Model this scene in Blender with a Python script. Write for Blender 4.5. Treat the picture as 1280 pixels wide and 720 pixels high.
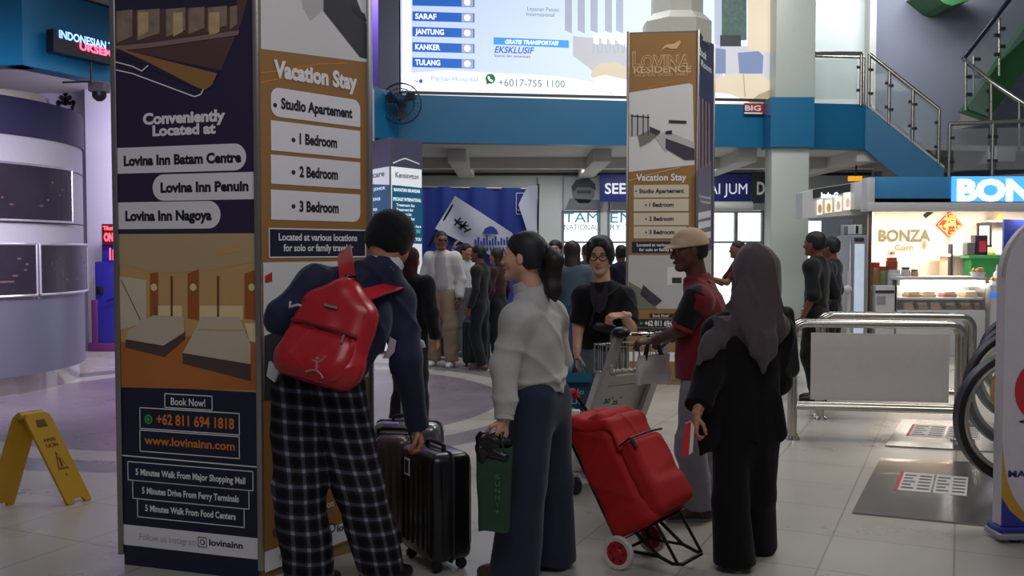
import bpy, bmesh, math, random
import numpy as np
from mathutils import Vector, Matrix
random.seed(7)
PI = math.pi
for o in list(bpy.data.objects): bpy.data.objects.remove(o)
S = bpy.context.scene
COL = S.collection

# ------------------------------------------------------------------ camera, sky, lights, exposure
F, CH, PITCH = 1200.0, 1.55, math.atan(48 / 1200.0)
cd = bpy.data.cameras.new('camera'); cam = bpy.data.objects.new('camera', cd); COL.objects.link(cam)
cam.location = (0, 0, CH); cam.rotation_euler = (PI / 2 - PITCH, 0, 0)
cd.sensor_width = 36; cd.lens = 36 * F / 1280; cd.clip_end = 200
S.camera = cam
S.view_settings.view_transform = 'Standard'; S.view_settings.look = 'None'
S.view_settings.gamma = 1; S.view_settings.use_curve_mapping = False
S.view_settings.exposure = 0.0

W = bpy.data.worlds.new('world'); S.world = W; W.use_nodes = True
W.node_tree.nodes['Background'].inputs[0].default_value = (0.72, 0.76, 0.88, 1)
W.node_tree.nodes['Background'].inputs[1].default_value = 0.12

def area(name, loc, target, sx, sy, power, col=(1, 1, 1)):
    l = bpy.data.lights.new(name, 'AREA'); l.shape = 'RECTANGLE'; l.size = sx; l.size_y = sy
    l.energy = power; l.color = col
    o = bpy.data.objects.new(name, l); COL.objects.link(o); o.location = loc
    o.rotation_euler = (Vector(target) - Vector(loc)).to_track_quat('-Z', 'Y').to_euler()
    return o
# unseen lights of the hall ceiling and added fill lights, the bright ones are over the right and the back
area('hall_light_right', (4.5, 7.5, 6.2), (4.2, 7.6, 0), 3, 3, 185, (1, .96, .90))
area('hall_light_middle', (0.5, 11.5, 6.2), (0.3, 11.5, 0), 4, 3, 150, (.97, .97, 1))
area('drum_fill', (-3.4, 6.6, 3.0), (-6.2, 10.2, 1.0), 1.6, 1.2, 88, (.86, .80, 1)).data.spread = math.radians(75)  # added fill aimed at the drum, spread narrowed to spare the blue edge
area('column_fill', (4.2, 13.2, 7.0), (4.6, 17.4, 3.4), 3, 1.5, 130, (.97, 1, .97))  # added fill to brighten the tiled column
area('hall_light_front', (0.6, 0.6, 5.0), (0.0, 4.5, 1.2), 4, 2, 75, (.95, .92, 1))
area('upper_stair_light', (7.9, 18.6, 7.2), (7.6, 22, 5.5), 2, .6, 80, (.92, .95, 1))
area('upper_hall_light', (5.8, 19.0, 7.0), (5.6, 20.5, 4.6), 1.2, 1, 30, (.95, 1, .96))
area('under_hall_fill', (2.4, 20.35, 3.36), (2.4, 20.2, 0), 5, .4, 80, (.95, .97, 1))  # added fill under the mezzanine, hidden behind the cross beam
area('purple_wall_light', (-2.3, 16.95, 6.4), (-2.7, 17.6, 5.2), .6, .3, 30, (.55, .42, 1))
area('terminal_light', (-4.6, 13.2, 3.7), (-5.6, 14.7, 1.6), 1.2, .5, 90, (.80, .72, 1))

# ------------------------------------------------------------------ pixel helpers (1280x720 frame)
_c, _s = math.cos(PITCH), math.sin(PITCH)
EYE = Vector((0, 0, CH))
def ray(px, py):
    a, b = (px - 640) / F, (360 - py) / F
    return Vector((a, _c + b * _s, -_s + b * _c))
def G(px, py, z=0.0):
    d = ray(px, py); return EYE + d * ((z - CH) / d.z)
def at(px, py, Y):
    d = ray(px, py); return EYE + d * (Y / d.y)
def hit(px, py, O, N):
    d = ray(px, py); return EYE + d * ((O - EYE).dot(N) / d.dot(N))

# ------------------------------------------------------------------ materials
def lin(c):
    return tuple(((v / 255) / 12.92 if v / 255 <= .04045 else ((v / 255 + .055) / 1.055) ** 2.4) for v in c)
MATS = {}
def mat(name, col, rough=.6, metal=0, emit=0, var=.06, scale=30, bump=0, coat=0, spec=None, sheen=0, ecol=None):
    if name in MATS: return MATS[name]
    m = bpy.data.materials.new(name); m.use_nodes = True; MATS[name] = m
    nt = m.node_tree; b = nt.nodes['Principled BSDF']
    c = lin(col)
    b.inputs['Roughness'].default_value = rough; b.inputs['Metallic'].default_value = metal
    if coat: b.inputs['Coat Weight'].default_value = coat; b.inputs['Coat Roughness'].default_value = .1
    if spec is not None: b.inputs['Specular IOR Level'].default_value = spec
    if sheen: b.inputs['Sheen Weight'].default_value = sheen
    tc = nt.nodes.new('ShaderNodeTexCoord'); n = nt.nodes.new('ShaderNodeTexNoise')
    n.inputs['Scale'].default_value = scale; n.inputs['Detail'].default_value = 3
    nt.links.new(tc.outputs['Object'], n.inputs['Vector'])
    mx = nt.nodes.new('ShaderNodeMix'); mx.data_type = 'RGBA'
    mx.inputs[6].default_value = tuple(v * (1 - var) for v in c) + (1,)
    mx.inputs[7].default_value = tuple(min(1, v * (1 + var)) for v in c) + (1,)
    nt.links.new(n.outputs['Fac'], mx.inputs[0]); nt.links.new(mx.outputs[2], b.inputs['Base Color'])
    if emit:
        b.inputs['Emission Strength'].default_value = emit
        if ecol: b.inputs['Emission Color'].default_value = lin(ecol) + (1,)
        else: nt.links.new(mx.outputs[2], b.inputs['Emission Color'])
    if bump:
        bp = nt.nodes.new('ShaderNodeBump'); bp.inputs['Strength'].default_value = bump; bp.inputs['Distance'].default_value = .01
        nt.links.new(n.outputs['Fac'], bp.inputs['Height']); nt.links.new(bp.outputs[0], b.inputs['Normal'])
    return m
def glass(name, tint=(235, 245, 240), alpha=.16, rough=.04):
    m = mat(name, tint, rough, var=.01); nt = m.node_tree; b = nt.nodes['Principled BSDF']
    out = nt.nodes['Material Output']; tr = nt.nodes.new('ShaderNodeBsdfTransparent'); ms = nt.nodes.new('ShaderNodeMixShader')
    ms.inputs[0].default_value = alpha
    nt.links.new(tr.outputs[0], ms.inputs[1]); nt.links.new(b.outputs[0], ms.inputs[2]); nt.links.new(ms.outputs[0], out.inputs[0])
    return m

# ------------------------------------------------------------------ mesh builder
class MB:
    def __init__(s): s.v, s.f, s.m, s.mats, s.sm = [], [], [], [], []
    def mi(s, m):
        if m not in s.mats: s.mats.append(m)
        return s.mats.index(m)
    def add(s, vs, fs, m, smooth=False):
        o = len(s.v); i = s.mi(m)
        s.v += [tuple(v) for v in vs]
        for f in fs:
            s.f.append([o + k for k in f]); s.m.append(i); s.sm.append(smooth)
        return s
    def quad(s, a, b, c, d, m): return s.add([a, b, c, d], [(0, 1, 2, 3)], m)
    def poly(s, pts, m): return s.add(pts, [tuple(range(len(pts)))], m)
    def slab(s, pts, vec, m):      # polygon extruded along vec
        n = len(pts); vec = Vector(vec); A = [Vector(p) for p in pts]; B = [p + vec for p in A]
        fs = [tuple(range(n))[::-1], tuple(range(n, 2 * n))] + [(i, (i + 1) % n, n + (i + 1) % n, n + i) for i in range(n)]
        return s.add(A + B, fs, m)
    def box(s, lo, hi, m, bev=0, rot=None, c=None):
        bm = bmesh.new(); bmesh.ops.create_cube(bm, size=1)
        lo, hi = Vector(lo), Vector(hi); ce = (lo + hi) / 2; d = hi - lo
        for v in bm.verts: v.co = Vector((v.co.x * d.x, v.co.y * d.y, v.co.z * d.z))
        if bev: bmesh.ops.bevel(bm, geom=bm.edges[:], offset=bev, segments=3, affect='EDGES', profile=.5)
        for v in bm.verts:
            co = v.co
            if rot is not None: co = rot @ co
            v.co = co + (Vector(c) if c is not None else ce)
        bm.verts.index_update()
        s.add([v.co.copy() for v in bm.verts], [[v.index for v in f.verts] for f in bm.faces], m, bool(bev)); bm.free(); return s
    def obox(s, c, ax, ay, az, m, bev=0):  # centre and three half-axes
        ax, ay, az = Vector(ax), Vector(ay), Vector(az)
        R = Matrix((ax.normalized(), ay.normalized(), az.normalized())).transposed()
        h = Vector((ax.length, ay.length, az.length))
        return s.box(-h, h, m, bev, R, c)
    def tube(s, pts, r, m, n=10, closed=False, cap=True, rad=None):
        pts = [Vector(p) for p in pts]; N = len(pts); rings = []
        up = Vector((0, 0, 1)); t0 = (pts[1] - pts[0]).normalized()
        if abs(t0.dot(up)) > .95: up = Vector((1, 0, 0))
        u = t0.cross(up).normalized()
        for i in range(N):
            a = pts[i - 1] if (i > 0 or closed) else pts[i]; b = pts[(i + 1) % N] if (i < N - 1 or closed) else pts[i]
            t = (b - a).normalized(); u = (u - t * u.dot(t)).normalized(); w = t.cross(u)
            rr = rad[i] if rad else r
            rings.append([pts[i] + (u * math.cos(2 * PI * k / n) + w * math.sin(2 * PI * k / n)) * rr for k in range(n)])
        vs = [p for q in rings for p in q]; fs = []
        for i in range(N if closed else N - 1):
            j = (i + 1) % N
            for k in range(n): fs.append((i * n + k, i * n + (k + 1) % n, j * n + (k + 1) % n, j * n + k))
        s.add(vs, fs, m, True)
        if cap and not closed:
            o = len(s.v) - len(vs); i = s.mi(m)
            s.f.append([o + k for k in range(n)][::-1]); s.m.append(i); s.sm.append(False)
            s.f.append([o + (N - 1) * n + k for k in range(n)]); s.m.append(i); s.sm.append(False)
        return s
    def lathe(s, prof, c, m, n=24, axis=(0, 0, 1), a0=0, a1=2 * PI):
        ax = Vector(axis).normalized(); t = Vector((1, 0, 0)) if abs(ax.x) < .9 else Vector((0, 1, 0))
        u = ax.cross(t).normalized(); w = ax.cross(u); c = Vector(c); full = abs(a1 - a0 - 2 * PI) < 1e-6
        N = n if full else n + 1
        vs = [c + ax * z + (u * math.cos(a0 + (a1 - a0) * k / n) + w * math.sin(a0 + (a1 - a0) * k / n)) * r for r, z in prof for k in range(N)]
        fs = []
        for i in range(len(prof) - 1):
            for k in range(n):
                k2 = (k + 1) % N; fs.append((i * N + k, i * N + k2, (i + 1) * N + k2, (i + 1) * N + k))
        return s.add(vs, fs, m, True)
    def ball(s, c, r, m, n=12, sc=(1, 1, 1)):
        prof = [(math.sin(PI * i / n) * r * 1 + 1e-5, -math.cos(PI * i / n) * r) for i in range(n + 1)]
        o = len(s.v); s.lathe(prof, (0, 0, 0), m, n * 2)
        c = Vector(c)
        for i in range(o, len(s.v)): x, y, z = s.v[i]; s.v[i] = (c.x + x * sc[0], c.y + y * sc[1], c.z + z * sc[2])
        return s
    def build(s, name, parent=None, loc=None, attr=None):
        if parent is not None: base = Vector(parent['_b'])
        else: base = Vector(loc) if loc is not None else Vector((0, 0, 0))
        me = bpy.data.meshes.new(name)
        V = [(a - base.x, b - base.y, c - base.z) for a, b, c in s.v]
        me.from_pydata(V, [], s.f)
        for m in s.mats: me.materials.append(m)
        me.polygons.foreach_set('material_index', s.m); me.polygons.foreach_set('use_smooth', s.sm)
        me.update()
        if any(s.sm): me.set_sharp_from_angle(angle=math.radians(42))
        o = bpy.data.objects.new(name, me); COL.objects.link(o)
        o['_b'] = tuple(base)
        if parent is not None: o.parent = parent
        else: o.location = base
        if attr is not None:
            a = me.attributes.new('cloth', 'FLOAT_VECTOR', 'POINT'); a.data.foreach_set('vector', np.asarray(attr, dtype=np.float32).ravel())
        return o
def tag(o, label=None, cat=None, group=None, kind=None):
    if label: o['label'] = label
    if cat: o['category'] = cat
    if group: o['group'] = group
    if kind: o['kind'] = kind
    return o
def thing(name, loc, label, cat, group=None):
    o = bpy.data.objects.new(name, None); COL.objects.link(o); o.location = Vector(loc); o['_b'] = tuple(Vector(loc))
    o.empty_display_size = .1
    return tag(o, label, cat, group)
def struct(name, mb, label=None):
    o = mb.build(name); o['kind'] = 'structure'
    if label: o['label'] = label
    return o
def copy_tree(o, parent=None):
    c = o.copy(); COL.objects.link(c)
    if parent is not None: c.parent = parent
    for ch in list(o.children): copy_tree(ch, c)
    return c

# ------------------------------------------------------------------ lettering
_TX = {}
def text_geo(t, bold=0.0):
    k = (t, bold)
    if k in _TX: return _TX[k]
    cu = bpy.data.curves.new('t', 'FONT'); cu.body = t; cu.size = 1; cu.resolution_u = 3; cu.offset = bold
    o = bpy.data.objects.new('t', cu); COL.objects.link(o)
    bpy.context.view_layer.update()
    me = bpy.data.meshes.new_from_object(o.evaluated_get(bpy.context.evaluated_depsgraph_get()))
    V = [(v.co.x, v.co.y) for v in me.vertices]; Fs = [tuple(p.vertices) for p in me.polygons]
    bpy.data.objects.remove(o); bpy.data.curves.remove(cu); bpy.data.meshes.remove(me)
    _TX[k] = (V, Fs); return _TX[k]
class Face:
    """A flat printed face: O = foot of its left edge, U = unit vector to the right, N = outward normal."""
    def __init__(s, O, R, up=None, step=.0008):
        s.O = Vector(O); d = Vector(R) - s.O; s.W = d.length; s.U = d.normalized()
        s.V = Vector(up).normalized() if up is not None else Vector((0, 0, 1))
        s.N = s.U.cross(s.V).normalized(); s.step = step; s.b = MB()
    def pt(s, u, z, l=0): return s.O + s.U * u + s.V * z + s.N * (s.step * l)
    def px(s, x, y):
        p = hit(x, y, s.O, s.N) - s.O; return (p.dot(s.U), p.dot(s.V))
    def poly(s, uv, m, l=1): s.b.poly([s.pt(u, z, l) for u, z in uv], m); return s
    def ppoly(s, pts, m, l=1): return s.poly([s.px(*p) for p in pts], m, l)
    def rect(s, u0, u1, z0, z1, m, l=1, r=0, corners=(1, 1, 1, 1)):
        r = min(r, abs(z1 - z0) * .499, abs(u1 - u0) * .499)
        if not r: return s.poly([(u0, z0), (u1, z0), (u1, z1), (u0, z1)], m, l)
        P = []
        for (cx, cz, a, on) in ((u0, z0, PI, corners[0]), (u1, z0, 1.5 * PI, corners[1]), (u1, z1, 0, corners[2]), (u0, z1, .5 * PI, corners[3])):
            if not on: P.append((cx, cz)); continue
            ox = cx + (r if cx == u0 else -r); oz = cz + (r if cz == z0 else -r)
            P += [(ox + r * math.cos(a + k * PI / 12), oz + r * math.sin(a + k * PI / 12)) for k in range(7)]
        return s.poly(P, m, l)
    def prect(s, x0, x1, y0, y1, m, l=1, r=0, corners=(1, 1, 1, 1)):   # y0/y1 at the middle of the span
        xm = (x0 + x1) / 2; u0 = s.px(x0, (y0 + y1) / 2)[0]; u1 = s.px(x1, (y0 + y1) / 2)[0]
        zt = s.px(xm, y0)[1]; zb = s.px(xm, y1)[1]
        return s.rect(u0, u1, zb, zt, m, l, r, corners)
    def frame(s, x0, x1, y0, y1, t, m, l=1):
        xm = (x0 + x1) / 2; u0 = s.px(x0, (y0 + y1) / 2)[0]; u1 = s.px(x1, (y0 + y1) / 2)[0]
        zt = s.px(xm, y0)[1]; zb = s.px(xm, y1)[1]
        s.rect(u0, u1, zt - t, zt, m, l); s.rect(u0, u1, zb, zb + t, m, l)
        s.rect(u0, u0 + t, zb, zt, m, l); return s.rect(u1 - t, u1, zb, zt, m, l)
    def line(s, pts, t, m, l=1):   # thin band along pixels
        q = [Vector(s.px(*p)) for p in pts]
        for a, b in zip(q, q[1:]):
            d = (b - a); n = Vector((-d.y, d.x)).normalized() * t / 2
            s.poly([a - n, b - n, b + n, a + n], m, l)
        return s
    def disc(s, x, y, rpx, m, l=1, sy=1):
        u, z = s.px(x, y); u2 = s.px(x + rpx, y)[0]; r = abs(u2 - u)
        return s.poly([(u + r * math.cos(k * PI / 10), z + r * sy * math.sin(k * PI / 10)) for k in range(20)], m, l)
    def text(s, t, x0, x1, ym, cap, m, l=2, bold=.02, slant=0):
        """t between pixels x0..x1, capitals cap pixels tall and centred on row ym (at the middle of the span)."""
        V, Fs = text_geo(t, bold); xs = [v[0] for v in V]; a, b = min(xs), max(xs)
        ch = max(v[1] for v in text_geo('H', bold)[0])
        u0, u1 = s.px(x0, ym)[0], s.px(x1, ym)[0]; xm = (x0 + x1) / 2
        zt, zb = s.px(xm, ym - cap / 2)[1], s.px(xm, ym + cap / 2)[1]
        kx, kz = (u1 - u0) / (b - a), (zt - zb) / ch
        s.b.add([s.pt(u0 + (x - a) * kx + slant * y * kz, zb + y * kz, l) for x, y in V], Fs, m); return s
    def build(s, name, parent=None, loc=None): return s.b.build(name, parent, loc)
# ------------------------------------------------------------------ palette
M_white = mat('white_paint', (200, 200, 196), .55); M_wallgrey = mat('grey_wall_paint', (124, 128, 142), .7)
M_pale = mat('pale_wall_paint', (205, 212, 210), .6); M_col = mat('column_tile', (196, 202, 194), .35)
M_blue = mat('fascia_blue', (20, 108, 152), .38, var=.08, scale=3); M_lav = mat('purple_lit_wall', (150, 135, 205), .5)
M_steel = mat('brushed_steel', (190, 186, 176), .24, 1, var=.08, scale=60); M_chrome = mat('chrome', (215, 212, 205), .12, 1)
M_alu = mat('aluminium_trim', (165, 160, 155), .3, 1); M_black = mat('black_plastic', (16, 16, 18), .45); M_rub = mat('black_rubber', (20, 20, 22), .38)
M_dkgrey = mat('dark_grey', (48, 50, 56), .6); M_navy = mat('print_navy', (24, 26, 56), .5, var=.03)
M_gold = mat('print_gold', (158, 116, 62), .5, var=.03); M_pill = mat('print_light_grey', (238, 236, 238), .5, var=.02)
M_ink = mat('print_ink', (24, 24, 40), .5); M_wtxt = mat('print_white', (242, 240, 238), .5); M_otxt = mat('print_orange', (222, 130, 40), .5)
M_plum = mat('print_plum', (48, 36, 68), .5, var=.03); M_green = mat('badge_green', (60, 170, 90), .5)
M_glass = glass('clear_glass', (170, 190, 185), .22); M_glassg = glass('green_glass', (200, 225, 215), .3)
M_conc = mat('concrete', (150, 148, 142), .8, scale=8, var=.1); M_soff = mat('soffit_paint', (206, 204, 200), .75)

# ------------------------------------------------------------------ floor
def floor_mat():
    m = bpy.data.materials.new('floor_tiles'); m.use_nodes = True; nt = m.node_tree; L = nt.links.new; N = nt.nodes.new
    b = nt.nodes['Principled BSDF']; tc = N('ShaderNodeTexCoord')
    mp = N('ShaderNodeMapping'); mp.inputs['Rotation'].default_value = (0, 0, math.radians(25)); L(tc.outputs['Object'], mp.inputs[0])
    br = N('ShaderNodeTexBrick'); br.offset = .0; br.inputs['Scale'].default_value = 1; br.inputs['Brick Width'].default_value = .6; br.inputs['Row Height'].default_value = .6
    br.inputs['Mortar Size'].default_value = .006; br.inputs['Mortar Smooth'].default_value = .3
    br.inputs['Color1'].default_value = (1, 1, 1, 1); br.inputs['Color2'].default_value = (.93, .93, .93, 1); br.inputs['Mortar'].default_value = (.6, .58, .55, 1)
    L(mp.outputs[0], br.inputs['Vector'])
    vs = N('ShaderNodeVectorMath'); vs.operation = 'DISTANCE'; L(tc.outputs['Object'], vs.inputs[0]); vs.inputs[1].default_value = (-2.75, 9.95, 0)
    dv = N('ShaderNodeMath'); dv.operation = 'DIVIDE'; L(vs.outputs['Value'], dv.inputs[0]); dv.inputs[1].default_value = 4
    cr = N('ShaderNodeValToRGB'); cr.color_ramp.interpolation = 'CONSTANT'; e = cr.color_ramp.elements
    beige, mauve, grey = lin((184, 178, 168)) + (1,), lin((136, 122, 134)) + (1,), lin((132, 128, 132)) + (1,)
    e[0].position = 0; e[0].color = mauve; e[1].position = .9; e[1].color = beige
    for p, c in ((.66, beige), (.74, grey), (.83, beige)):
        q = e.new(p); q.color = c
    L(dv.outputs[0], cr.inputs[0])
    no = N('ShaderNodeTexNoise'); no.inputs['Scale'].default_value = 2.2; no.inputs['Detail'].default_value = 6; L(tc.outputs['Object'], no.inputs['Vector'])
    mr = N('ShaderNodeMapRange'); mr.inputs[3].default_value = .86; mr.inputs[4].default_value = 1.1; L(no.outputs['Fac'], mr.inputs[0])
    m1 = N('ShaderNodeMix'); m1.data_type = 'RGBA'; m1.blend_type = 'MULTIPLY'; m1.inputs[0].default_value = 1; L(cr.outputs[0], m1.inputs[6]); L(br.outputs['Color'], m1.inputs[7])
    m2 = N('ShaderNodeMix'); m2.data_type = 'RGBA'; m2.blend_type = 'MULTIPLY'; m2.inputs[0].default_value = 1; L(m1.outputs[2], m2.inputs[6]); L(mr.outputs[0], m2.inputs[7])
    L(m2.outputs[2], b.inputs['Base Color'])
    m3 = N('ShaderNodeMapRange'); m3.inputs[3].default_value = .2; m3.inputs[4].default_value = .4; L(no.outputs['Fac'], m3.inputs[0]); L(m3.outputs[0], b.inputs['Roughness'])
    return m
fb = MB(); fb.box((-16, -2, -.1), (16, 30, 0), floor_mat()); struct('floor', fb)

# ------------------------------------------------------------------ building shell
ZB, ZT = 3.4, 4.22
FP = [(-12, 9.55), (-4.9, 9.7), (-1.94, 16.6), (6.62, 17.8)]      # line of the blue mezzanine edge
fs = MB()
for (a, b) in zip(FP, FP[1:]):
    d = Vector((b[0] - a[0], b[1] - a[1], 0)).normalized(); n = Vector((-d.y, d.x, 0)) * .25
    fs.slab([(a[0], a[1], ZB), (b[0], b[1], ZB), (b[0], b[1], ZT), (a[0], a[1], ZT)], n, M_blue)
cx0, cx1 = at(957, 300, 17.45).x, at(1003, 300, 17.45).x
fs.box((cx0 - .05, 17.0, ZB - .04), (cx1 + .05, 17.62, ZT + .01), M_blue)
struct('trim_1', fs)
sl = MB()
sl.slab([(-12, 9.85, ZT - .12), (-5.05, 9.95, ZT - .12), (-2.1, 16.9, ZT - .12), (6.5, 18.05, ZT - .12), (6.5, 23, ZT - .12), (-12, 23, ZT - .12)], (0, 0, .1), M_conc)
sl.slab([(-2.1, 16.9, ZB + .02), (13, 18.8, ZB + .02), (13, 22, ZB + .02), (-2.1, 22, ZB + .02)], (0, 0, .1), M_soff)
for x in (-1.2, 1.5, 4.2, 6.4, 9): sl.box((x, 17.9, ZB - .22), (x + .35, 21.9, ZB + .03), M_soff, .01)
sl.box((-2.1, 19.6, ZB - .2), (12, 19.9, ZB + .02), M_soff, .01)
struct('ceiling', sl)
cl = MB(); cl.slab([(-12, 9.9, 4.02), (-5.05, 9.98, 4.02), (-2.5, 15.9, 4.02), (-12, 15.9, 4.02)], (0, 0, .06), M_soff); struct('ceiling_left', cl)
# back wall under the mezzanine with bright glazed openings
wb = MB(); YB = 22.0
def bx(x, y): p = at(x, y, YB); return p.x, p.z
op = [(704, 750), (762, 836), (889, 957)]; zt = bx(700, 263)[1]
xs = [-4.5] + [bx(x, 300)[0] for o in op for x in o] + [12.5]
for i in range(0, len(xs), 2): wb.box((xs[i], YB, 0), (xs[i + 1], YB + .15, 3.42), M_pale)
for o in op: wb.box((bx(o[0], 0)[0], YB, zt), (bx(o[1], 0)[0], YB + .15, 3.42), M_pale)
wb.box((bx(671, 0)[0], YB - .02, 0), (bx(673, 0)[0], YB, 3.2), M_wallgrey)
wb.box((-4.5, YB - .06, 3.24), (12.5, YB, 3.3), M_dkgrey)
struct('wall_back', wb)
M_day = mat('window_daylight', (236, 242, 244), .5, emit=1.05, var=.05, scale=.8); M_wtext = mat('window_teal_print', (60, 140, 170), .5, emit=.25)
M_wtext2 = mat('window_grey_print', (120, 130, 135), .5, emit=.2)
M_mull = mat('mullion_grey', (120, 124, 128), .5)
words_ = [[('TAM', 705, 748, 272, 12, M_wtext), ('NATIONAL', 705, 748, 284, 7, M_wtext2)], [('ENTRE', 763, 835, 272, 13, M_wtext), ('RY TERMINAL', 763, 834, 284, 7, M_wtext2)], []]
for k, o in enumerate(op):
    x0, x1 = bx(o[0], 0)[0], bx(o[1], 0)[0]
    w = MB(); w.box((x0, YB + .12, 0), (x1, YB + .16, zt), M_day)
    for xx in np.linspace(x0, x1, 3 if k else 2): w.box((xx - .03, YB - .01, 0), (xx + .03, YB + .12, zt), M_mull)
    for z in (zt - .03, 1.72): w.box((x0, YB, z - .02), (x1, YB + .12, z + .02), M_mull)
    r = struct('window_%d' % (k + 1), w); r['_b'] = (0, 0, 0)
    f = Face((x0, YB - .012, 0), (x1, YB - .012, 0))
    for t, a, b, y, h, m in words_[k]: f.text(t, a, b, y, h, m, 1, .0)
    if words_[k]: f.build('window_lettering', r)
# upper storey walls
ub = MB(); ub.box((at(1000, 0, 20.6).x, 20.6, 4.1), (at(1092, 0, 20.6).x, 20.75, 8.5), M_pale)
ub.box((at(1088, 0, 20.3).x, 20.3, 4.1), (at(1096, 0, 20.3).x, 20.62, 8.5), M_white)
struct('wall_upper', ub)
ug = MB(); ug.box((at(1096, 0, 20.5).x, 20.5, .5), (16, 20.65, 8.5), M_wallgrey); struct('wall_right', ug)
lv = MB(); lv.box((-4.2, 17.6, 4.1), (-1.6, 17.75, 8), M_lav); struct('wall_upper_left', lv)  # lavender colour holds the purple light falling on this wall
# column above the mezzanine left of the billboard and the tiled column in front of it
co = MB(); p0, p1 = at(475, 90, 16.75).x, at(500, 90, 16.75).x
co.box((p0, 16.55, 4.2), (p1, 17.0, 8), M_wallgrey, .01); struct('column', co)
co = MB(); co.box((cx0, 17.1, 0), (cx1, 17.55, ZB), M_col, .015); co.box((cx0 + .06, 17.12, ZT), (cx1 + .09, 17.58, 8), M_col, .015)
struct('column_tiled', co)
co = MB(); x0, x1 = at(809, 40, 11.35).x, at(881, 40, 11.35).x; xm = (x0 + x1) / 2
co.lathe([(.21, 0), (.21, 3.95), (.41, 3.95), (.41, 4.20), (.31, 4.30), (.31, 8)], (xm + .02, 11.42, 0), mat('octagon_column_paint', (190, 192, 180), .5), 8, a0=PI / 8, a1=2 * PI + PI / 8)
for k in range(len(co.sm)): co.sm[k] = False
struct('column_octagonal', co)
# left hall: wall with emblem, white pier
wl = MB(); wl.box((-13, 15.3, 0), (-2.2, 15.45, 4.1), mat('left_wall_paint', (186, 180, 200), .6)); wl.box((-12.6, 9.95, 4.25), (-3.5, 15.9, 6.5), M_white)
struct('wall_left', wl)
co = MB(); co.box((at(108, 300, 14.9).x, 14.9, 0), (at(152, 300, 14.9).x, 15.3, 4.05), mat('white_pier_paint', (214, 210, 222), .45), .02); struct('column_white', co)
co = MB(); co.lathe([(.55, 0), (.55, 3.42)], (-6.25, 11.7, 0), mat('cream_column_paint', (205, 196, 178), .5), 32); struct('column_round', co)
f = Face((-9, 15.28, 0), (-3, 15.28, 0)); E = M_ink
def emb(l):
    f.disc(82, 127, 5, E); f.disc(77, 122, 3, E); f.disc(87, 122, 3, E); f.disc(82, 117, 3, E); f.line([(82, 132), (82, 117)], .04, E)
    f.line([(74, 136), (72, 126), (78, 130)], .05, E); f.line([(90, 136), (93, 126), (86, 130)], .05, E); f.line([(73, 138), (92, 138)], .05, E)
emb(0); f.text('ROYAL', 44, 63, 126, 6, mat('faint_letter_grey', (110, 105, 130), .6), 1, .01)
o = f.build('wall_emblem', loc=at(82, 127, 15.28)); tag(o, 'dark crown-like emblem mounted on the pale wall above the curved counter', 'emblem')

# ------------------------------------------------------------------ billboard
M_bb = mat('billboard_lit', (206, 220, 246), .5, emit=.72, var=.03, scale=.6)
M_bbw = mat('billboard_white', (250, 252, 255), .5, emit=.9, var=.01)
M_bbb = mat('billboard_blue', (40, 100, 190), .5, emit=.75, var=.08); M_bbc = mat('billboard_cyan', (70, 150, 215), .5, emit=.8)
M_bbt = mat('billboard_grey_text', (130, 140, 150), .5, emit=.6); M_bbi = mat('billboard_icon', (165, 180, 205), .5, emit=.7)
M_bbs = mat('billboard_chair_grey', (176, 182, 200), .5, emit=.55, var=.08, scale=2); M_bbe = mat('billboard_beige', (220, 204, 180), .5, emit=.55, var=.05, scale=2)
M_bbe2 = mat('billboard_beige_tan', (180, 160, 134), .5, emit=.45, var=.06, scale=2); M_bbg = mat('billboard_leaf', (72, 92, 88), .5, emit=.6, var=.5, scale=14)
M_bbl = mat('billboard_seat_blue', (120, 132, 168), .5, emit=.6); M_bbd = mat('billboard_dark', (60, 64, 70), .5, emit=.3); M_bbf = mat('billboard_floor', (196, 196, 204), .5, emit=.55, var=.04, scale=2)
d = Vector((8.56, 1.2, 0)).normalized(); A0 = Vector((-1.94, 16.6, 0)); nb = Vector((d.y, -d.x, 0)) * .12
def fx(x):   # point on the mezzanine edge seen in column x
    p = hit(x, 120, A0, Vector((d.y, -d.x, 0))); return Vector((p.x, p.y, 0))
L0, R0 = fx(501), fx(957)
root = thing('billboard', (L0 + R0) / 2 + Vector((0, 0, ZT)), 'large backlit advertising billboard standing on the blue mezzanine edge', 'billboard')
b = MB(); b.slab([L0 + Vector((0, 0, ZT)), R0 + Vector((0, 0, ZT)), R0 + Vector((0, 0, 7.2)), L0 + Vector((0, 0, 7.2))], -nb * 1.4, M_alu); b.build('light_box', root)
b = MB(); b.slab([L0 + nb * .3 + Vector((0, 0, ZT)), R0 + nb * .3 + Vector((0, 0, ZT)), R0 + nb * .3 + Vector((0, 0, ZT + .05)), L0 + nb * .3 + Vector((0, 0, ZT + .05))], -nb * .3, mat('billboard_rim', (70, 74, 80), .4, .6)); b.build('bottom_rim', root)
f = Face(L0 + nb * .05, R0 + nb * .05, step=.002); tp = -60
f.rect(0, f.W, ZT + .05, 7.15, M_bb, 0)
f.ppoly([(503, 92), (560, 88), (700, 96), (783, 110), (783, 126), (503, 118)], M_bbw, 1)
f.ppoly([(503, -40), (514, -40), (514, 110), (503, 110)], M_bbw, 1)
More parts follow.
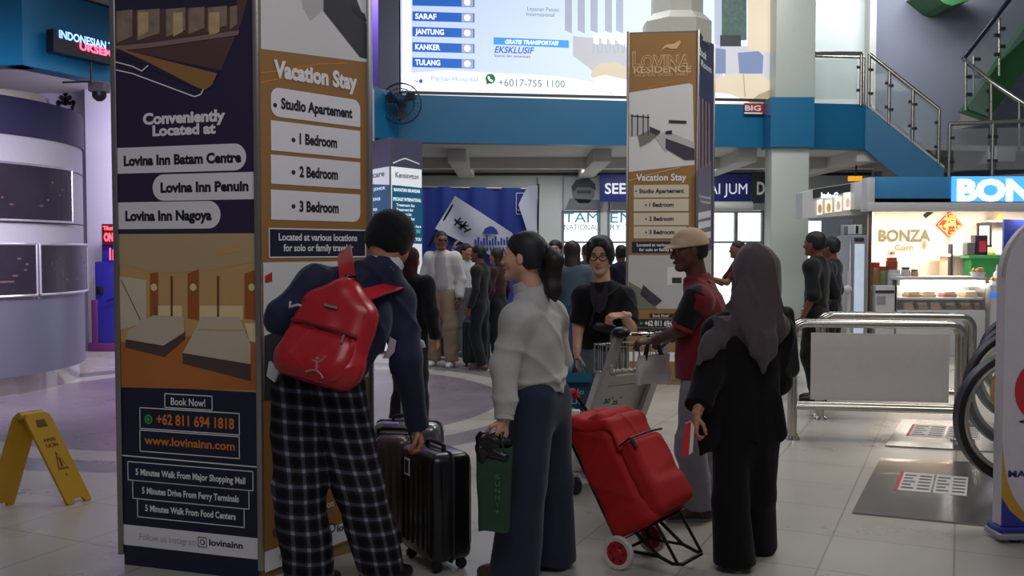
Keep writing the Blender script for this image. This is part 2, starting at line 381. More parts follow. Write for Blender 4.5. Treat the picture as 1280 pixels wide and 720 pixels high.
for i, t in enumerate(('', 'SARAF', 'JANTUNG', 'KANKER', 'TULANG')):
    y = -5 + 19.2 * i; f.ppoly([(515.5, y), (593, y + 2.5), (593, y + 14), (515.5, y + 12)], M_bbb, 2)
    f.ppoly([(577, y + 2.5), (591.5, y + 3), (591.5, y + 13.5), (577, y + 13)], M_bbi, 3); f.disc(584, y + 8, 4, M_bbw, 4)
    if t: f.text(t, 519, 519 + 4.7 * len(t) + 3, y + 6.3, 6.6, M_bbw, 4, .03)
f.text('Layanan Pasien', 659, 699, 11.5, 5, M_bbt, 2, .005, ); f.text('Internasional', 658, 693, 18, 5, M_bbt, 2, .005)
f.ppoly([(617, 46.5), (711, 50.5), (711, 60), (617, 55.5)], M_bbc, 2); f.text('GRATIS TRANSPORTASI', 631, 697, 53, 5, M_bbw, 3, .03, .2)
f.text('EKSKLUSIF', 618, 666, 62.5, 8, M_bbb, 2, .02, .25); f.text('Syarat dan ketentuan', 618, 663, 70, 3.2, M_bbt, 2)
f.disc(613, 98.5, 6.2, M_green, 2); f.ppoly([(607.6, 106), (608.5, 100), (612, 104)], M_green, 2)
f.line([(610.5, 95.5), (612, 100), (616, 101.5)], .035, M_bbw, 3)
f.text('Layanan Pasien Internasional', 623, 690, 94, 3.6, mat('billboard_faint_text', (196, 206, 214), .5, emit=.9), 2)
f.text('+6017-755 1100', 623, 706, 104, 9, mat('billboard_phone_text', (110, 140, 145), .5, emit=.5), 2, .008)
f.text('Pantai Hospital', 539, 597, 98.5, 5.5, mat('billboard_faint_text2', (150, 184, 212), .5, emit=.8), 2)
f.ppoly([(517, 99), (523, 102), (533, 94), (526, 100), (521, 103)], M_bbc, 2); f.disc(526, 101.5, 2.5, M_bbb, 3)
# the lounge pictured on the right half of the billboard
f.ppoly([(716, 45), (770, 50), (783, 60), (783, 112), (760, 108), (735, 84), (716, 70)], M_bbf, 2)
for x in (706, 722, 738, 756, 770): f.ppoly([(x, -40), (x + 9, -40), (x + 9, 42), (x, 38)], M_bbs, 3)
for x in (742, 752, 762, 772, 780): f.ppoly([(x, 41), (x + 6, 42), (x + 6, 56), (x, 54)], M_bbw, 4); f.line([(x + 1, 54), (x, 66)], .02, M_bbs, 4); f.line([(x + 5, 55), (x + 6, 67)], .02, M_bbs, 4)
f.ppoly([(738, 92), (748, 80), (770, 78), (783, 84), (783, 118), (760, 116), (742, 106)], M_bbe, 4); f.ppoly([(740, 98), (756, 94), (783, 100), (783, 118), (746, 112)], M_bbw, 5)
f.ppoly([(893, -60), (902, -60), (902, 62), (893, 66)], M_bbs, 2); f.ppoly([(893, 55), (963, 60), (963, 131), (893, 130)], M_bbf, 2)
f.ppoly([(902, -60), (933, -60), (933, 50), (902, 52)], M_bbg, 3); f.ppoly([(934, -60), (963, -60), (963, 66), (934, 62)], M_bbe, 3)
f.ppoly([(900, 44), (926, 44), (926, 58), (900, 58)], M_bbd, 4); f.ppoly([(893, 60), (907, 62), (907, 92), (893, 92)], M_bbl, 4)
f.ppoly([(922, 66), (948, 64), (954, 70), (953, 92), (924, 92)], M_bbl, 4); f.line([(905, 92), (901, 112)], .03, M_bbw, 4)
f.ppoly([(893, 100), (902, 95), (925, 92), (952, 94), (963, 102), (963, 131), (893, 130)], M_bbe, 5)
f.ppoly([(893, 116), (912, 118), (936, 128), (893, 130)], M_bbw, 6); f.ppoly([(936, 128), (948, 118), (963, 112), (963, 131)], M_bbe2, 6)
f.line([(929, 93), (931, 121)], .02, M_bbe2, 7)
f.build('printed_panel', root)

# small red and white plate hanging on the blue edge
f = Face(fx(928) + nb * .6, fx(955) + nb * .6, step=.003); g = MB(); w, mm = f.W, mat('sign_red', (170, 40, 48), .5)
z0, z1 = f.px(940, 142.5)[1], f.px(940, 129)[1]; g.slab([f.pt(.02, z0), f.pt(w - .02, z0), f.pt(w - .02, z1), f.pt(.02, z1)], nb * -.4, mm)
root = g.build('plate_sign', loc=f.pt(w / 2, z0)); tag(root, 'small red sign plate reading BIG fixed on the blue mezzanine edge', 'sign')
f.text('BIG', 931, 951, 135, 6.5, M_wtxt, 2, .03); f.prect(930, 953, 140.5, 142.5, M_wtxt, 2); f.build('lettering', root)

# ------------------------------------------------------------------ SEE YOU sign, dark sign, portrait poster, white roll
M_sign = mat('sign_navy', (34, 44, 112), .45, emit=.12); M_signw = mat('sign_letter_white', (225, 228, 235), .5, emit=.5)
def sign(name, label, x0, x1, y0, y1, Y, m, texts, cat='sign', t=.08):
    p, q = at(x0, y1, Y), at(x1, y0, Y); r = MB(); r.box((p.x, Y, p.z), (q.x, Y + t, q.z), m, .006)
    root = r.build(name, loc=((p.x + q.x) / 2, Y, p.z)); tag(root, label, cat)
    f = Face((p.x, Y, 0), (q.x, Y, 0), step=.004)
    for a in texts: f.text(*a)
    if texts: f.build('lettering', root)
    return root
sign('welcome_sign', 'long navy hanging sign with white SEE YOU SAMPAI JUMPA lettering on the back wall', 750, 939, 217.5, 252, 21.6, M_sign, [('SEE YOU', 756, 826, 235.5, 13, M_signw, 2, .02), ('SAMPAI JUM', 846, 934, 236, 13, M_signw, 2, .0)])
sign('dark_sign', 'dark square sign with a white letter D beside the tiled column', 940, 958, 215, 254, 21.5, M_dkgrey, [('D', 946, 956, 235, 16, M_wtxt, 2, .03)])
b = MB(); p, q = at(893, 258, 21.4), at(940, 258, 21.4); b.tube([p, q], .11, M_white, 16); tag(b.build('rolled_shutter', loc=(p + q) / 2), 'white rolled shutter tube beneath the navy sign by the column', 'shutter')
f = Face((bx(706, 0)[0], 21.93, 0), (bx(751, 0)[0], 21.93, 0), step=.004); g1, g2, g3 = [mat('portrait_grey_%s' % n, c, .6, emit=.06) for n, c in (('pale', (170, 172, 176)), ('mid', (112, 114, 120)), ('dark', (62, 64, 70)))]
f.prect(705, 751, 222, 263, g1, 0); f.ppoly([(716, 247), (714, 234), (722, 225), (735, 223), (743, 231), (743, 246), (736, 254), (724, 254)], g2, 1)
f.ppoly([(714, 234), (720, 225), (735, 222), (744, 230), (745, 238), (738, 234), (722, 234), (717, 240)], g3, 2); f.ppoly([(712, 248), (750, 250), (751, 263), (706, 263)], g2, 1)
f.ppoly([(721, 238), (739, 238), (739, 242), (721, 242)], g3, 3)
o = f.build('wall_poster', loc=at(728, 262, 21.93)); tag(o, 'grey portrait poster on the back wall left of the navy SEE YOU sign', 'poster')
# ------------------------------------------------------------------ printed column banners
def column_banner(L, C, R, Ht, label):
    L, C, R = [Vector((p.x, p.y, 0)) for p in (L, C, R)]; Bk = L + R - C
    root = thing('banner_column', (L + R) / 2, label, 'advertising column')
    b = MB(); z0 = .06; Z = lambda p, z: Vector((p.x, p.y, z))
    ctr = (L + R) / 2; ins = lambda p: p + (ctr - p).normalized() * .012
    q = [ins(p) for p in (L, C, R, Bk)]; b.slab([Z(p, z0) for p in q], (0, 0, Ht - z0), mat('banner_core', (120, 112, 100), .7)); b.build('core', root)
    b = MB(); b.slab([Z(p + (ctr - p) * .03, 0) for p in (L, C, R, Bk)], (0, 0, .065), mat('plinth_wood', (158, 128, 92), .5, var=.15, scale=8)); b.build('plinth', root)
    for p in (L, C, R, Bk):
        b = MB(); b.box((p.x - .014, p.y - .014, .05), (p.x + .014, p.y + .014, Ht + .01), M_alu, .004); b.build('corner_trim', root)
    return root, Face(L + (C - L) * .02, C + (L - C) * .02, step=.0009), Face(C + (R - C) * .02, R + (C - R) * .02, step=.0009)

M_p = {n: mat('photo_' + n, c, .5, var=v, scale=s) for n, c, v, s in (
    ('wall', (206, 164, 104), .1, 3), ('ceil', (196, 168, 124), .08, 2), ('orange', (168, 92, 38), .15, 3), ('floor', (190, 112, 52), .15, 2), ('bed', (206, 192, 164), .06, 5),
    ('bedside', (84, 68, 62), .1, 5), ('glow', (240, 214, 160), .05, 4), ('rail', (122, 66, 40), .1, 4), ('window', (214, 200, 170), .1, 4), ('night', (44, 38, 62), .5, 12), ('shop', (150, 128, 110), .55, 18),
    ('brown', (96, 68, 62), .2, 5), ('lounge', (222, 222, 218), .05, 3), ('lounge2', (190, 190, 188), .06, 3), ('sofa', (58, 58, 70), .1, 6), ('sofa2', (120, 122, 110), .12, 5), ('wood', (150, 112, 66), .15, 6))}
M_cream = mat('print_cream', (216, 206, 180), .5, var=.02)
# near column ---------------------------------------------------
near, fl, fr = column_banner(G(152.5, 705), G(327, 726), G(465, 683), 4.03, 'tall navy and gold printed advertising column standing nearest, behind the red backpack')
f = fl
f.rect(0, f.W, .06, 4.0, M_plum, 0)
f.rect(0, f.W, f.px(240, 717)[1], f.px(240, 486)[1], M_navy, 1)
# shop-front picture on top, slanted gold strip and white hair lines
f.ppoly([(143, -330), (318, -330), (315, -20), (301, 30), (276, 88), (240, 100), (143, 62)], M_p['brown'], 1)
f.ppoly([(143, -40), (300, -40), (296, 8), (143, 14)], M_p['night'], 2)
for a, b_ in ((146, 166), (172, 200), (208, 232), (236, 256), (260, 284), (288, 297)): f.ppoly([(a, 14 - (a - 146) * .04), (b_, 13 - (b_ - 146) * .04), (b_, 48 - (b_ - 146) * .12), (a, 54 - (a - 146) * .12)], M_p['shop'], 3)
for a, b_ in ((173, 186), (217, 229), (262, 275)): f.ppoly([(a, 16), (b_, 15), (b_, 40), (a, 46)], mat('photo_lit_window', (206, 178, 130), .5, var=.3, scale=20), 4)
f.ppoly([(143, 58), (186, 54), (300, 38), (298, 44), (186, 60), (143, 64)], mat('photo_pale_step', (150, 118, 112), .5), 4)
f.ppoly([(143, 60), (276, 88), (262, 112), (240, 108), (143, 66)], M_plum, 4); f.ppoly([(146, 60), (272, 92), (266, 106), (258, 112), (250, 111), (186, 78)], M_gold, 5)
f.line([(143, 77), (166, 83), (178, 89), (186, 82)], .006, M_wtxt, 5); f.line([(143, 87), (166, 92), (244, 121), (252, 118), (255, 111)], .006, M_wtxt, 5)
f.text('Conveniently', 179, 282, 146, 14, M_wtxt, 3, .048); f.text('Located at', 191, 270, 161.5, 13, M_wtxt, 3, .048)
f.prect(146, 308, 182, 215, M_pill, 2, .075, (0, 1, 1, 0)); f.text('Lovina Inn Batam Centre', 155, 302, 198.5, 12.5, M_ink, 3, .048)
f.prect(191, 325, 216.5, 250, M_pill, 2, .075, (1, 0, 0, 1)); f.text('Lovina Inn Penuin', 201, 311, 233, 12.5, M_ink, 3, .048)
f.prect(146, 276, 252, 286, M_pill, 2, .075, (0, 1, 1, 0)); f.text('Lovina Inn Nagoya', 157, 265, 269, 12.5, M_ink, 3, .048)
# twin-bed room picture
f.rect(0, f.W, f.px(240, 487)[1], f.px(240, 292)[1], M_p['wall'], 1)
f.ppoly([(148, 293), (324, 292), (324, 326), (262, 338), (200, 342), (148, 330)], M_p['ceil'], 2); f.ppoly([(268, 312), (302, 306), (302, 314), (272, 320)], M_p['wall'], 3)
f.ppoly([(148, 345), (183, 350), (183, 404), (150, 412)], M_p['window'], 2); f.line([(152, 350), (176, 400)], .006, M_p['wood'], 3)
f.ppoly([(149, 428), (324, 412), (326, 488), (150, 484)], M_p['floor'], 2)
for a, b_ in ((188, 198), (235, 249), (306, 324)): f.ppoly([(a, 342), (b_, 336 if a > 200 else 340), (b_, 400), (a, 398)], M_p['orange'], 3); f.disc((a + b_) / 2, 359, 4, M_p['glow'], 4)
for a in (215, 273): f.line([(a, 345), (a, 408)], .012, M_p['rail'], 3)
for a, b_ in ((193, 228), (250, 304)): f.ppoly([(a, 382), (b_, 382), (b_, 400), (a, 400)], M_p['glow'], 3)
f.ppoly([(158, 424), (205, 432), (232, 414), (232, 424), (206, 446), (157, 434)], M_p['bedside'], 4); f.ppoly([(160, 414), (192, 394), (230, 396), (231, 416), (206, 434), (158, 425)], M_p['bed'], 4)
f.ppoly([(229, 440), (314, 454), (314, 476), (229, 454)], M_p['bedside'], 4); f.ppoly([(229, 441), (246, 410), (252, 396), (300, 396), (314, 430), (314, 455)], M_p['bed'], 5)
f.line([(249, 412), (306, 413)], .006, M_p['wall'], 6); f.ppoly([(306, 404), (324, 404), (324, 430), (312, 426)], M_p['glow'], 3)
# booking block
f.frame(206, 266, 493, 511.5, .0045, M_wtxt, 3); f.text('Book Now!', 214, 257, 502.5, 9, M_wtxt, 3, .015)
f.frame(175, 300, 512.5, 540, .0045, M_wtxt, 3); f.text('+62 811 694 1818', 196, 293, 526.5, 13, M_otxt, 3, .03)
f.disc(186, 524, 5, M_green, 3); f.disc(186, 524, 3.2, M_navy, 4); f.disc(186, 524, 2.2, M_green, 5)
f.frame(175, 300, 541, 569, .0045, M_wtxt, 3); f.text('www.lovinainn.com', 181, 294, 553.5, 10.5, M_otxt, 3, .025)
f.line([(153, 569), (326, 584)], .006, M_pill, 3)
f.frame(160, 317, 582.5, 607, .0045, M_wtxt, 3); f.text('5 Minutes Walk From Major Shopping Mall', 170, 307, 595, 8, M_wtxt, 3, .03)
f.frame(166, 312, 606, 630, .0045, M_wtxt, 3); f.text('5 Minutes Drive From Ferry Terminals', 178, 299, 618, 8, M_wtxt, 3, .03)
f.frame(172, 306, 629, 653, .0045, M_wtxt, 3); f.text('5 Minutes Walk From Food Centers', 182, 295, 640, 8, M_wtxt, 3, .03)
zt_, zb_ = f.px(240, 663)[1], f.px(240, 688)[1]; zt2, zb2 = f.px(240, 664)[1], f.px(240, 690)[1]
f.rect(0, f.W, zb2, zt2, M_pill, 3); f.text('Follow us Instagram', 175, 246, 674, 8, mat('print_faint', (168, 166, 168), .5), 4, .0)
f.frame(248, 259, 671, 684, .004, M_ink, 4); f.disc(253.5, 677.5, 3.2, M_ink, 4); f.disc(253.5, 677.5, 2, M_pill, 5); f.text('lovinainn', 262, 304, 679.5, 8, M_ink, 4, .03)
f.build('printed_panel', near)
f = fr
f.rect(0, f.W, .06, 4.0, M_gold, 0)
f.ppoly([(324, -300), (460, -300), (460, 78), (326, 61)], M_p['lounge'], 1); f.ppoly([(404, -30), (430, -40), (460, 36), (460, 74), (450, 72), (404, 14)], M_p['sofa'], 2)
f.ppoly([(376, -40), (406, -40), (404, 12), (388, 26), (378, 8)], M_p['lounge2'], 2); f.ppoly([(440, 6), (456, 18), (458, 28), (440, 14)], M_dkgrey, 3)
f.line([(326, 91), (352, 88), (398, 80), (434, 79)], .006, M_otxt, 1); f.line([(326, 103), (360, 96), (390, 88)], .006, M_otxt, 1)
f.text('Vacation Stay', 342, 446, 93.5, 20, M_wtxt, 3, .048)
for (y0, y1, t, a, b_, cr) in ((117, 152, 'Studio Apartement', 351, 440, (1, 0, 1, 1)), (157, 193, '1 Bedroom', 374, 421, (0, 0, 0, 0)), (198, 233, '2 Bedroom', 374, 422, (0, 0, 0, 0)), (240, 276, '3 Bedroom', 374, 423, (0, 1, 0, 0))):
    f.prect(338.5, 450, y0, y1, M_pill, 2, .045, cr); ym = (y0 + y1) / 2 + 1
    f.text(t, a, b_, ym - .5, 13, M_ink, 3, .045); f.disc(a - 7.5, ym - (4 if a < 360 else 1), 2.4, M_ink, 3)
f.prect(335.5, 457, 286, 322, M_navy, 2); f.frame(335.5, 457, 286, 322, .006, M_wtxt, 3)
f.text('Located at various locations', 348, 446, 296.5, 8.5, M_wtxt, 3, .025); f.text('for solo or family traveler', 354, 441, 309.5, 8.5, M_wtxt, 3, .025)
f.ppoly([(329, 328), (463, 326), (465, 470), (330, 490)], M_p['lounge'], 1); f.ppoly([(331, 345), (340, 340), (340, 352), (331, 354)], mat('photo_red_lamp', (180, 50, 40), .5), 2)
f.ppoly([(330, 420), (358, 410), (372, 440), (372, 500), (330, 500)], M_p['sofa'], 2)
f.text('- Swimming Pool', 345, 402, 598, 9, M_wtxt, 2, .01); f.text('- Gym', 378, 400, 618, 9, M_wtxt, 2, .01); f.text('- Meeting Room', 372, 417, 634, 9, M_wtxt, 2, .01)
f.ppoly([(331, 690), (465, 640), (466, 662), (331, 716)], M_pill, 2); f.text('Follow us', 349, 372, 692, 8, mat('print_faint', (168, 166, 168), .5), 4); f.disc(414, 660, 5, M_ink, 3); f.disc(414, 660, 3.4, M_pill, 4); f.text('lovina', 421, 446, 657, 8, M_ink, 4, .02)
f.disc(347, 664, 6, mat('print_gold_dark', (120, 72, 26), .5), 2)
f.build('printed_panel', near)
# far column ----------------------------------------------------
far, ff, fs2 = column_banner(G(783, 480), G(869.5, 481.5), G(889.5, 470.5), 4.02, 'tall gold printed residence column with open logo top, standing behind the luggage cart')
f = ff; f.step = .002
f.rect(0, f.W, .06, 4.0, M_gold, 0)
mlog = mat('print_logo_cream', (222, 186, 140), .5)
f.text('L', 790.5, 800.5, 74, 19.5, mlog, 2, .05); f.text('L', 791.6, 799.6, 74, 17.6, M_gold, 3, .0); f.text('OVINA', 801, 864, 76, 15.5, mlog, 2, .05); f.text('OVINA', 802, 863, 76, 13.6, M_gold, 3, .0); f.text('RESIDENCE', 792, 864, 86.5, 8.5, mlog, 2, .03); f.text('VACATION  STUDIO  FAMILY', 793, 861, 93.5, 3.6, mlog, 2, .01)
f.ppoly([(826, 63), (832, 56), (843, 54.5), (850, 50), (851, 53), (846, 61), (838, 61), (833, 59)], mlog, 2)
f.line([(810, 110), (834, 103), (842, 103)], .008, M_otxt, 1)
f.ppoly([(785, 116), (862, 104), (866, 107), (868, 206), (786, 215)], M_p['lounge'], 1); f.ppoly([(786, 142), (812, 146), (812, 164), (787, 172)], M_p['lounge2'], 2)
for a in (790, 797, 804, 810): f.line([(a, 143), (a, 170)], .012, M_ink, 3)
f.line([(789, 145), (812, 147)], .012, M_ink, 3); f.ppoly([(797, 170), (813, 162), (826, 166), (812, 178), (800, 184)], M_p['sofa2'], 3); f.ppoly([(812, 158), (826, 164), (822, 170), (812, 166)], M_p['sofa'], 3)
f.ppoly([(818, 170), (834, 164), (868, 178), (868, 196), (833, 184), (833, 192)], M_p['lounge2'], 3); f.ppoly([(832, 173), (868, 186), (868, 200), (856, 200), (832, 186)], M_p['sofa'], 4)
f.ppoly([(832, 164), (840, 163), (840, 168), (832, 168)], M_ink, 5); f.ppoly([(836, 150), (858, 151), (858, 155), (836, 154)], M_dkgrey, 3)
f.line([(786, 226), (812, 218), (850, 209)], .008, mlog, 2)
f.text('Vacation Stay', 795, 858, 221.5, 8.5, M_wtxt, 3, .025)
for (y0, y1, t, a, b_) in ((231, 247, 'Studio Apartement', 799, 855), (248.5, 264, '1 Bedroom', 811.5, 842), (266, 281.5, '2 Bedroom', 811.5, 842), (283, 298, '3 Bedroom', 811.5, 843)):
    f.prect(792, 861, y0, y1, M_cream, 2); f.text(t, a, b_, (y0 + y1) / 2 - .5, 5.2, M_ink, 3, .03); f.disc(a - 4, (y0 + y1) / 2, 1.1, M_ink, 3)
f.prect(790, 864, 302, 316, M_navy, 2); f.text('Located at various locations', 796, 858, 306, 3.8, M_wtxt, 3, .02); f.text('for solo or family traveler', 799, 855, 312, 3.8, M_wtxt, 3, .02)
f.prect(785, 868, 319, 386, M_p['lounge2'], 1); f.ppoly([(786, 352), (800, 360), (822, 386), (786, 386)], M_p['sofa2'], 2); f.ppoly([(804, 356), (828, 376), (818, 384), (800, 368)], M_p['sofa'], 2)
f.ppoly([(834, 334), (860, 333), (860, 354), (834, 357)], M_p['lounge'], 2); f.prect(840, 852, 347, 354, M_dkgrey, 3)
f.prect(812, 846, 392, 397, M_navy, 2); f.text('Book Now!', 816, 836, 394.5, 3.4, M_wtxt, 3, .01); f.prect(797, 858, 399, 409, M_navy, 2); f.text('+62 811 694 1818', 806, 855, 404, 6.5, M_wtxt, 3, .03); f.disc(801.5, 404, 1.8, M_green, 3)
f.prect(797, 858, 410.5, 420, M_navy, 2); f.text('www.lovinainn.com', 799, 855, 415, 5, M_wtxt, 3, .02)
f.prect(786, 868, 440, 452, M_pill, 2)
f.build('printed_panel', far)
f = fs2; f.step = .002; f.rect(0, f.W, .06, 4.0, mat('print_slate', (58, 66, 104), .5, var=.1, scale=2), 0)
mv = mat('print_mauve', (116, 108, 132), .5, var=.15, scale=3); f.ppoly([(870, 215), (889, 200), (889, 300), (870, 318)], mv, 1)
f.text('Book', 874, 883, 67, 10, M_wtxt, 2, .03); f.text('Room', 876, 889, 83, 8, M_wtxt, 2, .03)
for k, x in enumerate((873, 877, 881, 885)): f.ppoly([(x, 120 + k * 3), (x + 1.8, 121 + k * 3), (x + 1.8, 212 - k * 2), (x, 214 - k * 2)], mat('print_bars', (168, 130, 130), .5, var=.3, scale=8), 2)
f.ppoly([(870, 322), (889, 312), (889, 420), (870, 440)], M_p['lounge2'], 1)
for y in (266, 278, 292): f.ppoly([(872, y), (888, y - 3), (888, y + 5), (872, y + 9)], M_pill, 2)
f.text('Conveniently', 873, 888, 246, 4, M_wtxt, 3, .02); f.text('Located', 875, 887, 252, 4, M_wtxt, 3, .02)
f.build('printed_panel', far)

# ------------------------------------------------------------------ lit health column
hc, hl, hr = None, None, None
L, C, R = [Vector((p.x, p.y, 0)) for p in (at(459, 440, 14.75), at(489, 440, 14.0), at(529, 440, 14.6))]
hc = thing('lit_column', (L + R) / 2, 'teal and white backlit information column under the mezzanine beside the blue backdrop', 'advertising column')
b = MB(); Bk = L + R - C; ctr = (L + R) / 2; b.slab([p + (ctr - p) * .03 for p in (L, C, R, Bk)], (0, 0, 3.16), mat('lit_column_core', (90, 88, 100), .5)); b.build('core', hc)
b = MB(); b.slab([p + Vector((0, 0, 2.76)) for p in (L, C, R, Bk)], (0, 0, .42), mat('smoked_cap', (84, 82, 104), .15, var=.1, scale=4)); b.build('cap', hc)
M_teal = mat('lit_teal', (24, 82, 112), .4, emit=.45, var=.05); M_litw = mat('lit_white', (225, 228, 232), .4, emit=.45, var=.03); M_litt = mat('lit_letter', (210, 225, 230), .4, emit=.7)
for i, (p, q) in enumerate(((L, C), (C, R))):
    f = Face(p, q, step=.003); n = i
    f.rect(.02, f.W - .02, .05, 2.76, M_litw, 0)
    if i == 0:
        f.ppoly([(460, 230), (487, 231), (487, 306), (460, 304)], M_teal, 1); f.text('hcare', 462, 481, 218, 7, mat('lit_grey_text', (120, 120, 126), .5), 2)
        for y, a in ((236, 482), (249, 476), (262, 472)): f.text('DI JOHOR', 463, a, y, 3.6, M_litt, 2, .03)
    else:
        f.ppoly([(490, 231), (528, 235), (528, 305), (490, 303)], M_teal, 1); f.text('Kensington', 494, 523, 219.5, 6.5, mat('lit_grey_text', (120, 120, 126), .5), 2)
        f.text('RAWATAN ISKANDAR', 492, 525, 238, 4, M_litt, 2, .04); f.text('SPECIALIST INTERNATIONAL', 491, 526, 249.5, 4, M_litt, 2, .04)
        for k in range(4): f.text('Treatment list', 495, 518 - 2 * (k % 3), 256.5 + 5.6 * k, 3.6, M_litt, 2, .02)
        f.text('Scan here', 512, 526, 283, 3.4, M_litt, 2, .02); f.text('021 000', 514, 525, 289, 4.5, mat('lit_mint', (90, 200, 180), .5, emit=.5), 2, .02); f.text('FOR YOU', 512, 526, 299, 4, M_litt, 2, .03)
    f.build('lit_panel', hc)
b = MB(); b.box((C.x - .012, C.y - .012, .05), (C.x + .012, C.y + .012, 3.18), M_chrome); b.build('corner_trim', hc)
f = Face(C, R, step=.004); f.line([(491, 204), (500, 200), (506, 198), (514, 201), (524, 205)], .02, M_wtxt, 1); f.build('cap_line', hc)

# ------------------------------------------------------------------ blue backdrop, white flags
YD = 15.4; p, q = at(524, 340, YD), at(663, 340, YD); ztp = at(600, 233, YD).z
root = thing('backdrop_stand', ((p.x + q.x) / 2, YD, 0), 'wide blue fabric backdrop standing behind the waiting travellers', 'backdrop')
M_bk = mat('backdrop_blue', (36, 60, 150), .6, var=.12, scale=3); f = Face((p.x, YD, 0), (q.x, YD, 0), step=.003); b = MB()
n = 30; vs = []
for i in range(n + 1):
    u = i / n; x = p.x + (q.x - p.x) * u; y = YD + .025 * math.sin(u * 21) + .012 * math.sin(u * 47)
    vs += [(x, y, .05), (x, y, ztp - .03 * u)]
b.add(vs, [(2 * i, 2 * i + 2, 2 * i + 3, 2 * i + 1) for i in range(n)], M_bk, True); b.add([(v[0], v[1] + .03, v[2]) for v in vs], [(2 * i, 2 * i + 1, 2 * i + 3, 2 * i + 2) for i in range(n)], M_bk, True); b.build('fabric', root)
for x in (p.x, q.x):
    b = MB(); b.tube([(x, YD + .02, 0), (x, YD + .02, ztp)], .02, M_alu, 10); b.box((x - .03, YD - .25, 0), (x + .03, YD + .3, .02), M_alu); b.build('pole', root)
b = MB(); b.tube([(p.x, YD + .02, ztp - .01), (q.x, YD + .02, ztp - .04)], .02, M_alu, 10); b.build('top_bar', root)
f = Face((p.x, YD - .06, 0), (q.x, YD - .06, 0), step=.002); f.frame(645, 658, 241, 268, .008, M_wtxt, 1); f.text('visit', 647, 656, 262, 3.5, M_wtxt, 1); f.build('printed_box', root)
def flag(name, pts, Y, label, marks=None, pole=None):
    root = thing(name, at(*pole[-1], Y) if pole else at(*pts[0], Y), label, 'flag')
    b = MB(); O = Vector((0, Y, 0)); P = [at(x, y, Y) for x, y in pts]; c = sum(P, Vector()) / len(P)
    bm = bmesh.new(); bm.faces.new([bm.verts.new(v) for v in P]); bmesh.ops.triangulate(bm, faces=bm.faces[:]); bmesh.ops.subdivide_edges(bm, edges=bm.edges[:], cuts=5, use_grid_fill=True); bmesh.ops.triangulate(bm, faces=bm.faces[:])
    for v in bm.verts: v.co.y += .03 * math.sin(v.co.x * 9 + v.co.z * 5) - .03
    bm.verts.index_update(); vs = [v.co.copy() for v in bm.verts]; fc = [[v.index for v in g.verts] for g in bm.faces]; bm.free()
    m = mat('flag_white', (196, 200, 214), .8, var=.05, scale=5)
    b.add(vs, fc, m, True); b.add([v + Vector((0, .012, 0)) for v in vs], fc, m, True); b.build('cloth', root)
    if pole:
        b = MB(); b.tube([at(x, y, Y) + Vector((0, -.01, 0)) for x, y in pole], .016, M_black, 8); b.build('pole', root)
    if marks:
        f = Face((-4, Y - .09, 0), (4, Y - .09, 0), step=.002); marks(f); f.build('printed_marks', root)
def fm(f):
    k = mat('flag_ink', (40, 42, 66), .7); bl = mat('flag_blue_print', (44, 62, 150), .7)
    for dx, dy in ((0, 0), (7, 5)):
        f.line([(568 + dx, 274 + dy), (577 + dx, 283 + dy)], .035, k); f.line([(576 + dx, 272 + dy), (568 + dx, 282 + dy)], .03, k); f.line([(570 + dx, 278 + dy), (579 + dx, 277 + dy)], .025, k); f.line([(573 + dx, 285 + dy), (582 + dx, 281 + dy)], .03, k)
    f.ppoly([(603, 292), (606, 286), (611, 283), (616, 283), (621, 287), (623, 293)], bl)
    for i in range(12):
        x = 593 + 3.6 * i; h = (7, 10, 5, 9, 12, 6, 8, 11, 5, 9, 7, 10)[i]; f.ppoly([(x, 306), (x, 306 - h), (x + 2.6, 306 - h + .6), (x + 2.6, 307)], bl, 1)
    for i in range(9): f.ppoly([(596 + 4 * i, 309), (598.5 + 4 * i, 309.4), (598.5 + 4 * i, 314), (596 + 4 * i, 313.5)], bl)
flag('tour_flag', [(544, 286), (569, 245), (640, 291), (654, 318), (620, 322), (580, 304)], 15.31, 'white flag with blue printed figures raised in front of the blue backdrop', fm, [(572, 246), (547, 288), (536, 308)])
flag('pennant_flag', [(659, 233), (672, 232), (673, 296), (662, 300), (656, 280), (648, 256)], 15.33, 'plain white pennant hanging at the right edge of the blue backdrop', None, [(673, 230), (672, 312)])
# ------------------------------------------------------------------ upper gallery rail and stairs
def rail_run(root, posts, h, tops=True, r=.03, glassm=None, clamps=True):
    """posts: foot points; a handrail through their tops, a glass pane between each two."""
    tp = [p + Vector((0, 0, h)) for p in posts]
    b = MB(); b.tube(tp, r * 1.25, M_steel, 12); b.build('handrail', root)
    for p in posts:
        b = MB(); b.tube([p, p + Vector((0, 0, h))], r, M_steel, 10)
        b.build('post', root)
    for a, c in zip(posts, posts[1:]):
        d = (c - a).normalized() * .07; n = Vector((-(c - a).y, (c - a).x, 0)).normalized() * .01
        b = MB(); z1, z2 = Vector((0, 0, .12)), Vector((0, 0, h - .1)); b.slab([a + d + z1, c - d + z1, c - d + z2, a + d + z2], n, glassm or M_glass); g = b.build('glass_panel', root)
        if clamps:
            for e, s in ((a, 1), (c, -1)):
                for z in (.28, .7):
                    b = MB(); b.box(*[e + d * s * .55 + Vector((q * .045, q * .02, z * h / .95 + q * .025)) for q in (-1, 1)], M_dkgrey, .005); b.build('glass_clamp', root)
def at2(x, y, Y): return at(x, y, Y)
YR = 17.75
P0 = [at(1007, 132, YR), at(1076, 132, YR)]
root = thing('gallery_railing', (P0[0] + P0[1]) / 2, 'short steel and glass railing on the blue mezzanine edge beside the tiled column', 'railing')
rail_run(root, P0, .95, glassm=M_glassg)
root = thing('gallery_railing', at(1044, 130, 19.4), 'rear steel rail seen through the glass railing on the mezzanine', 'railing')
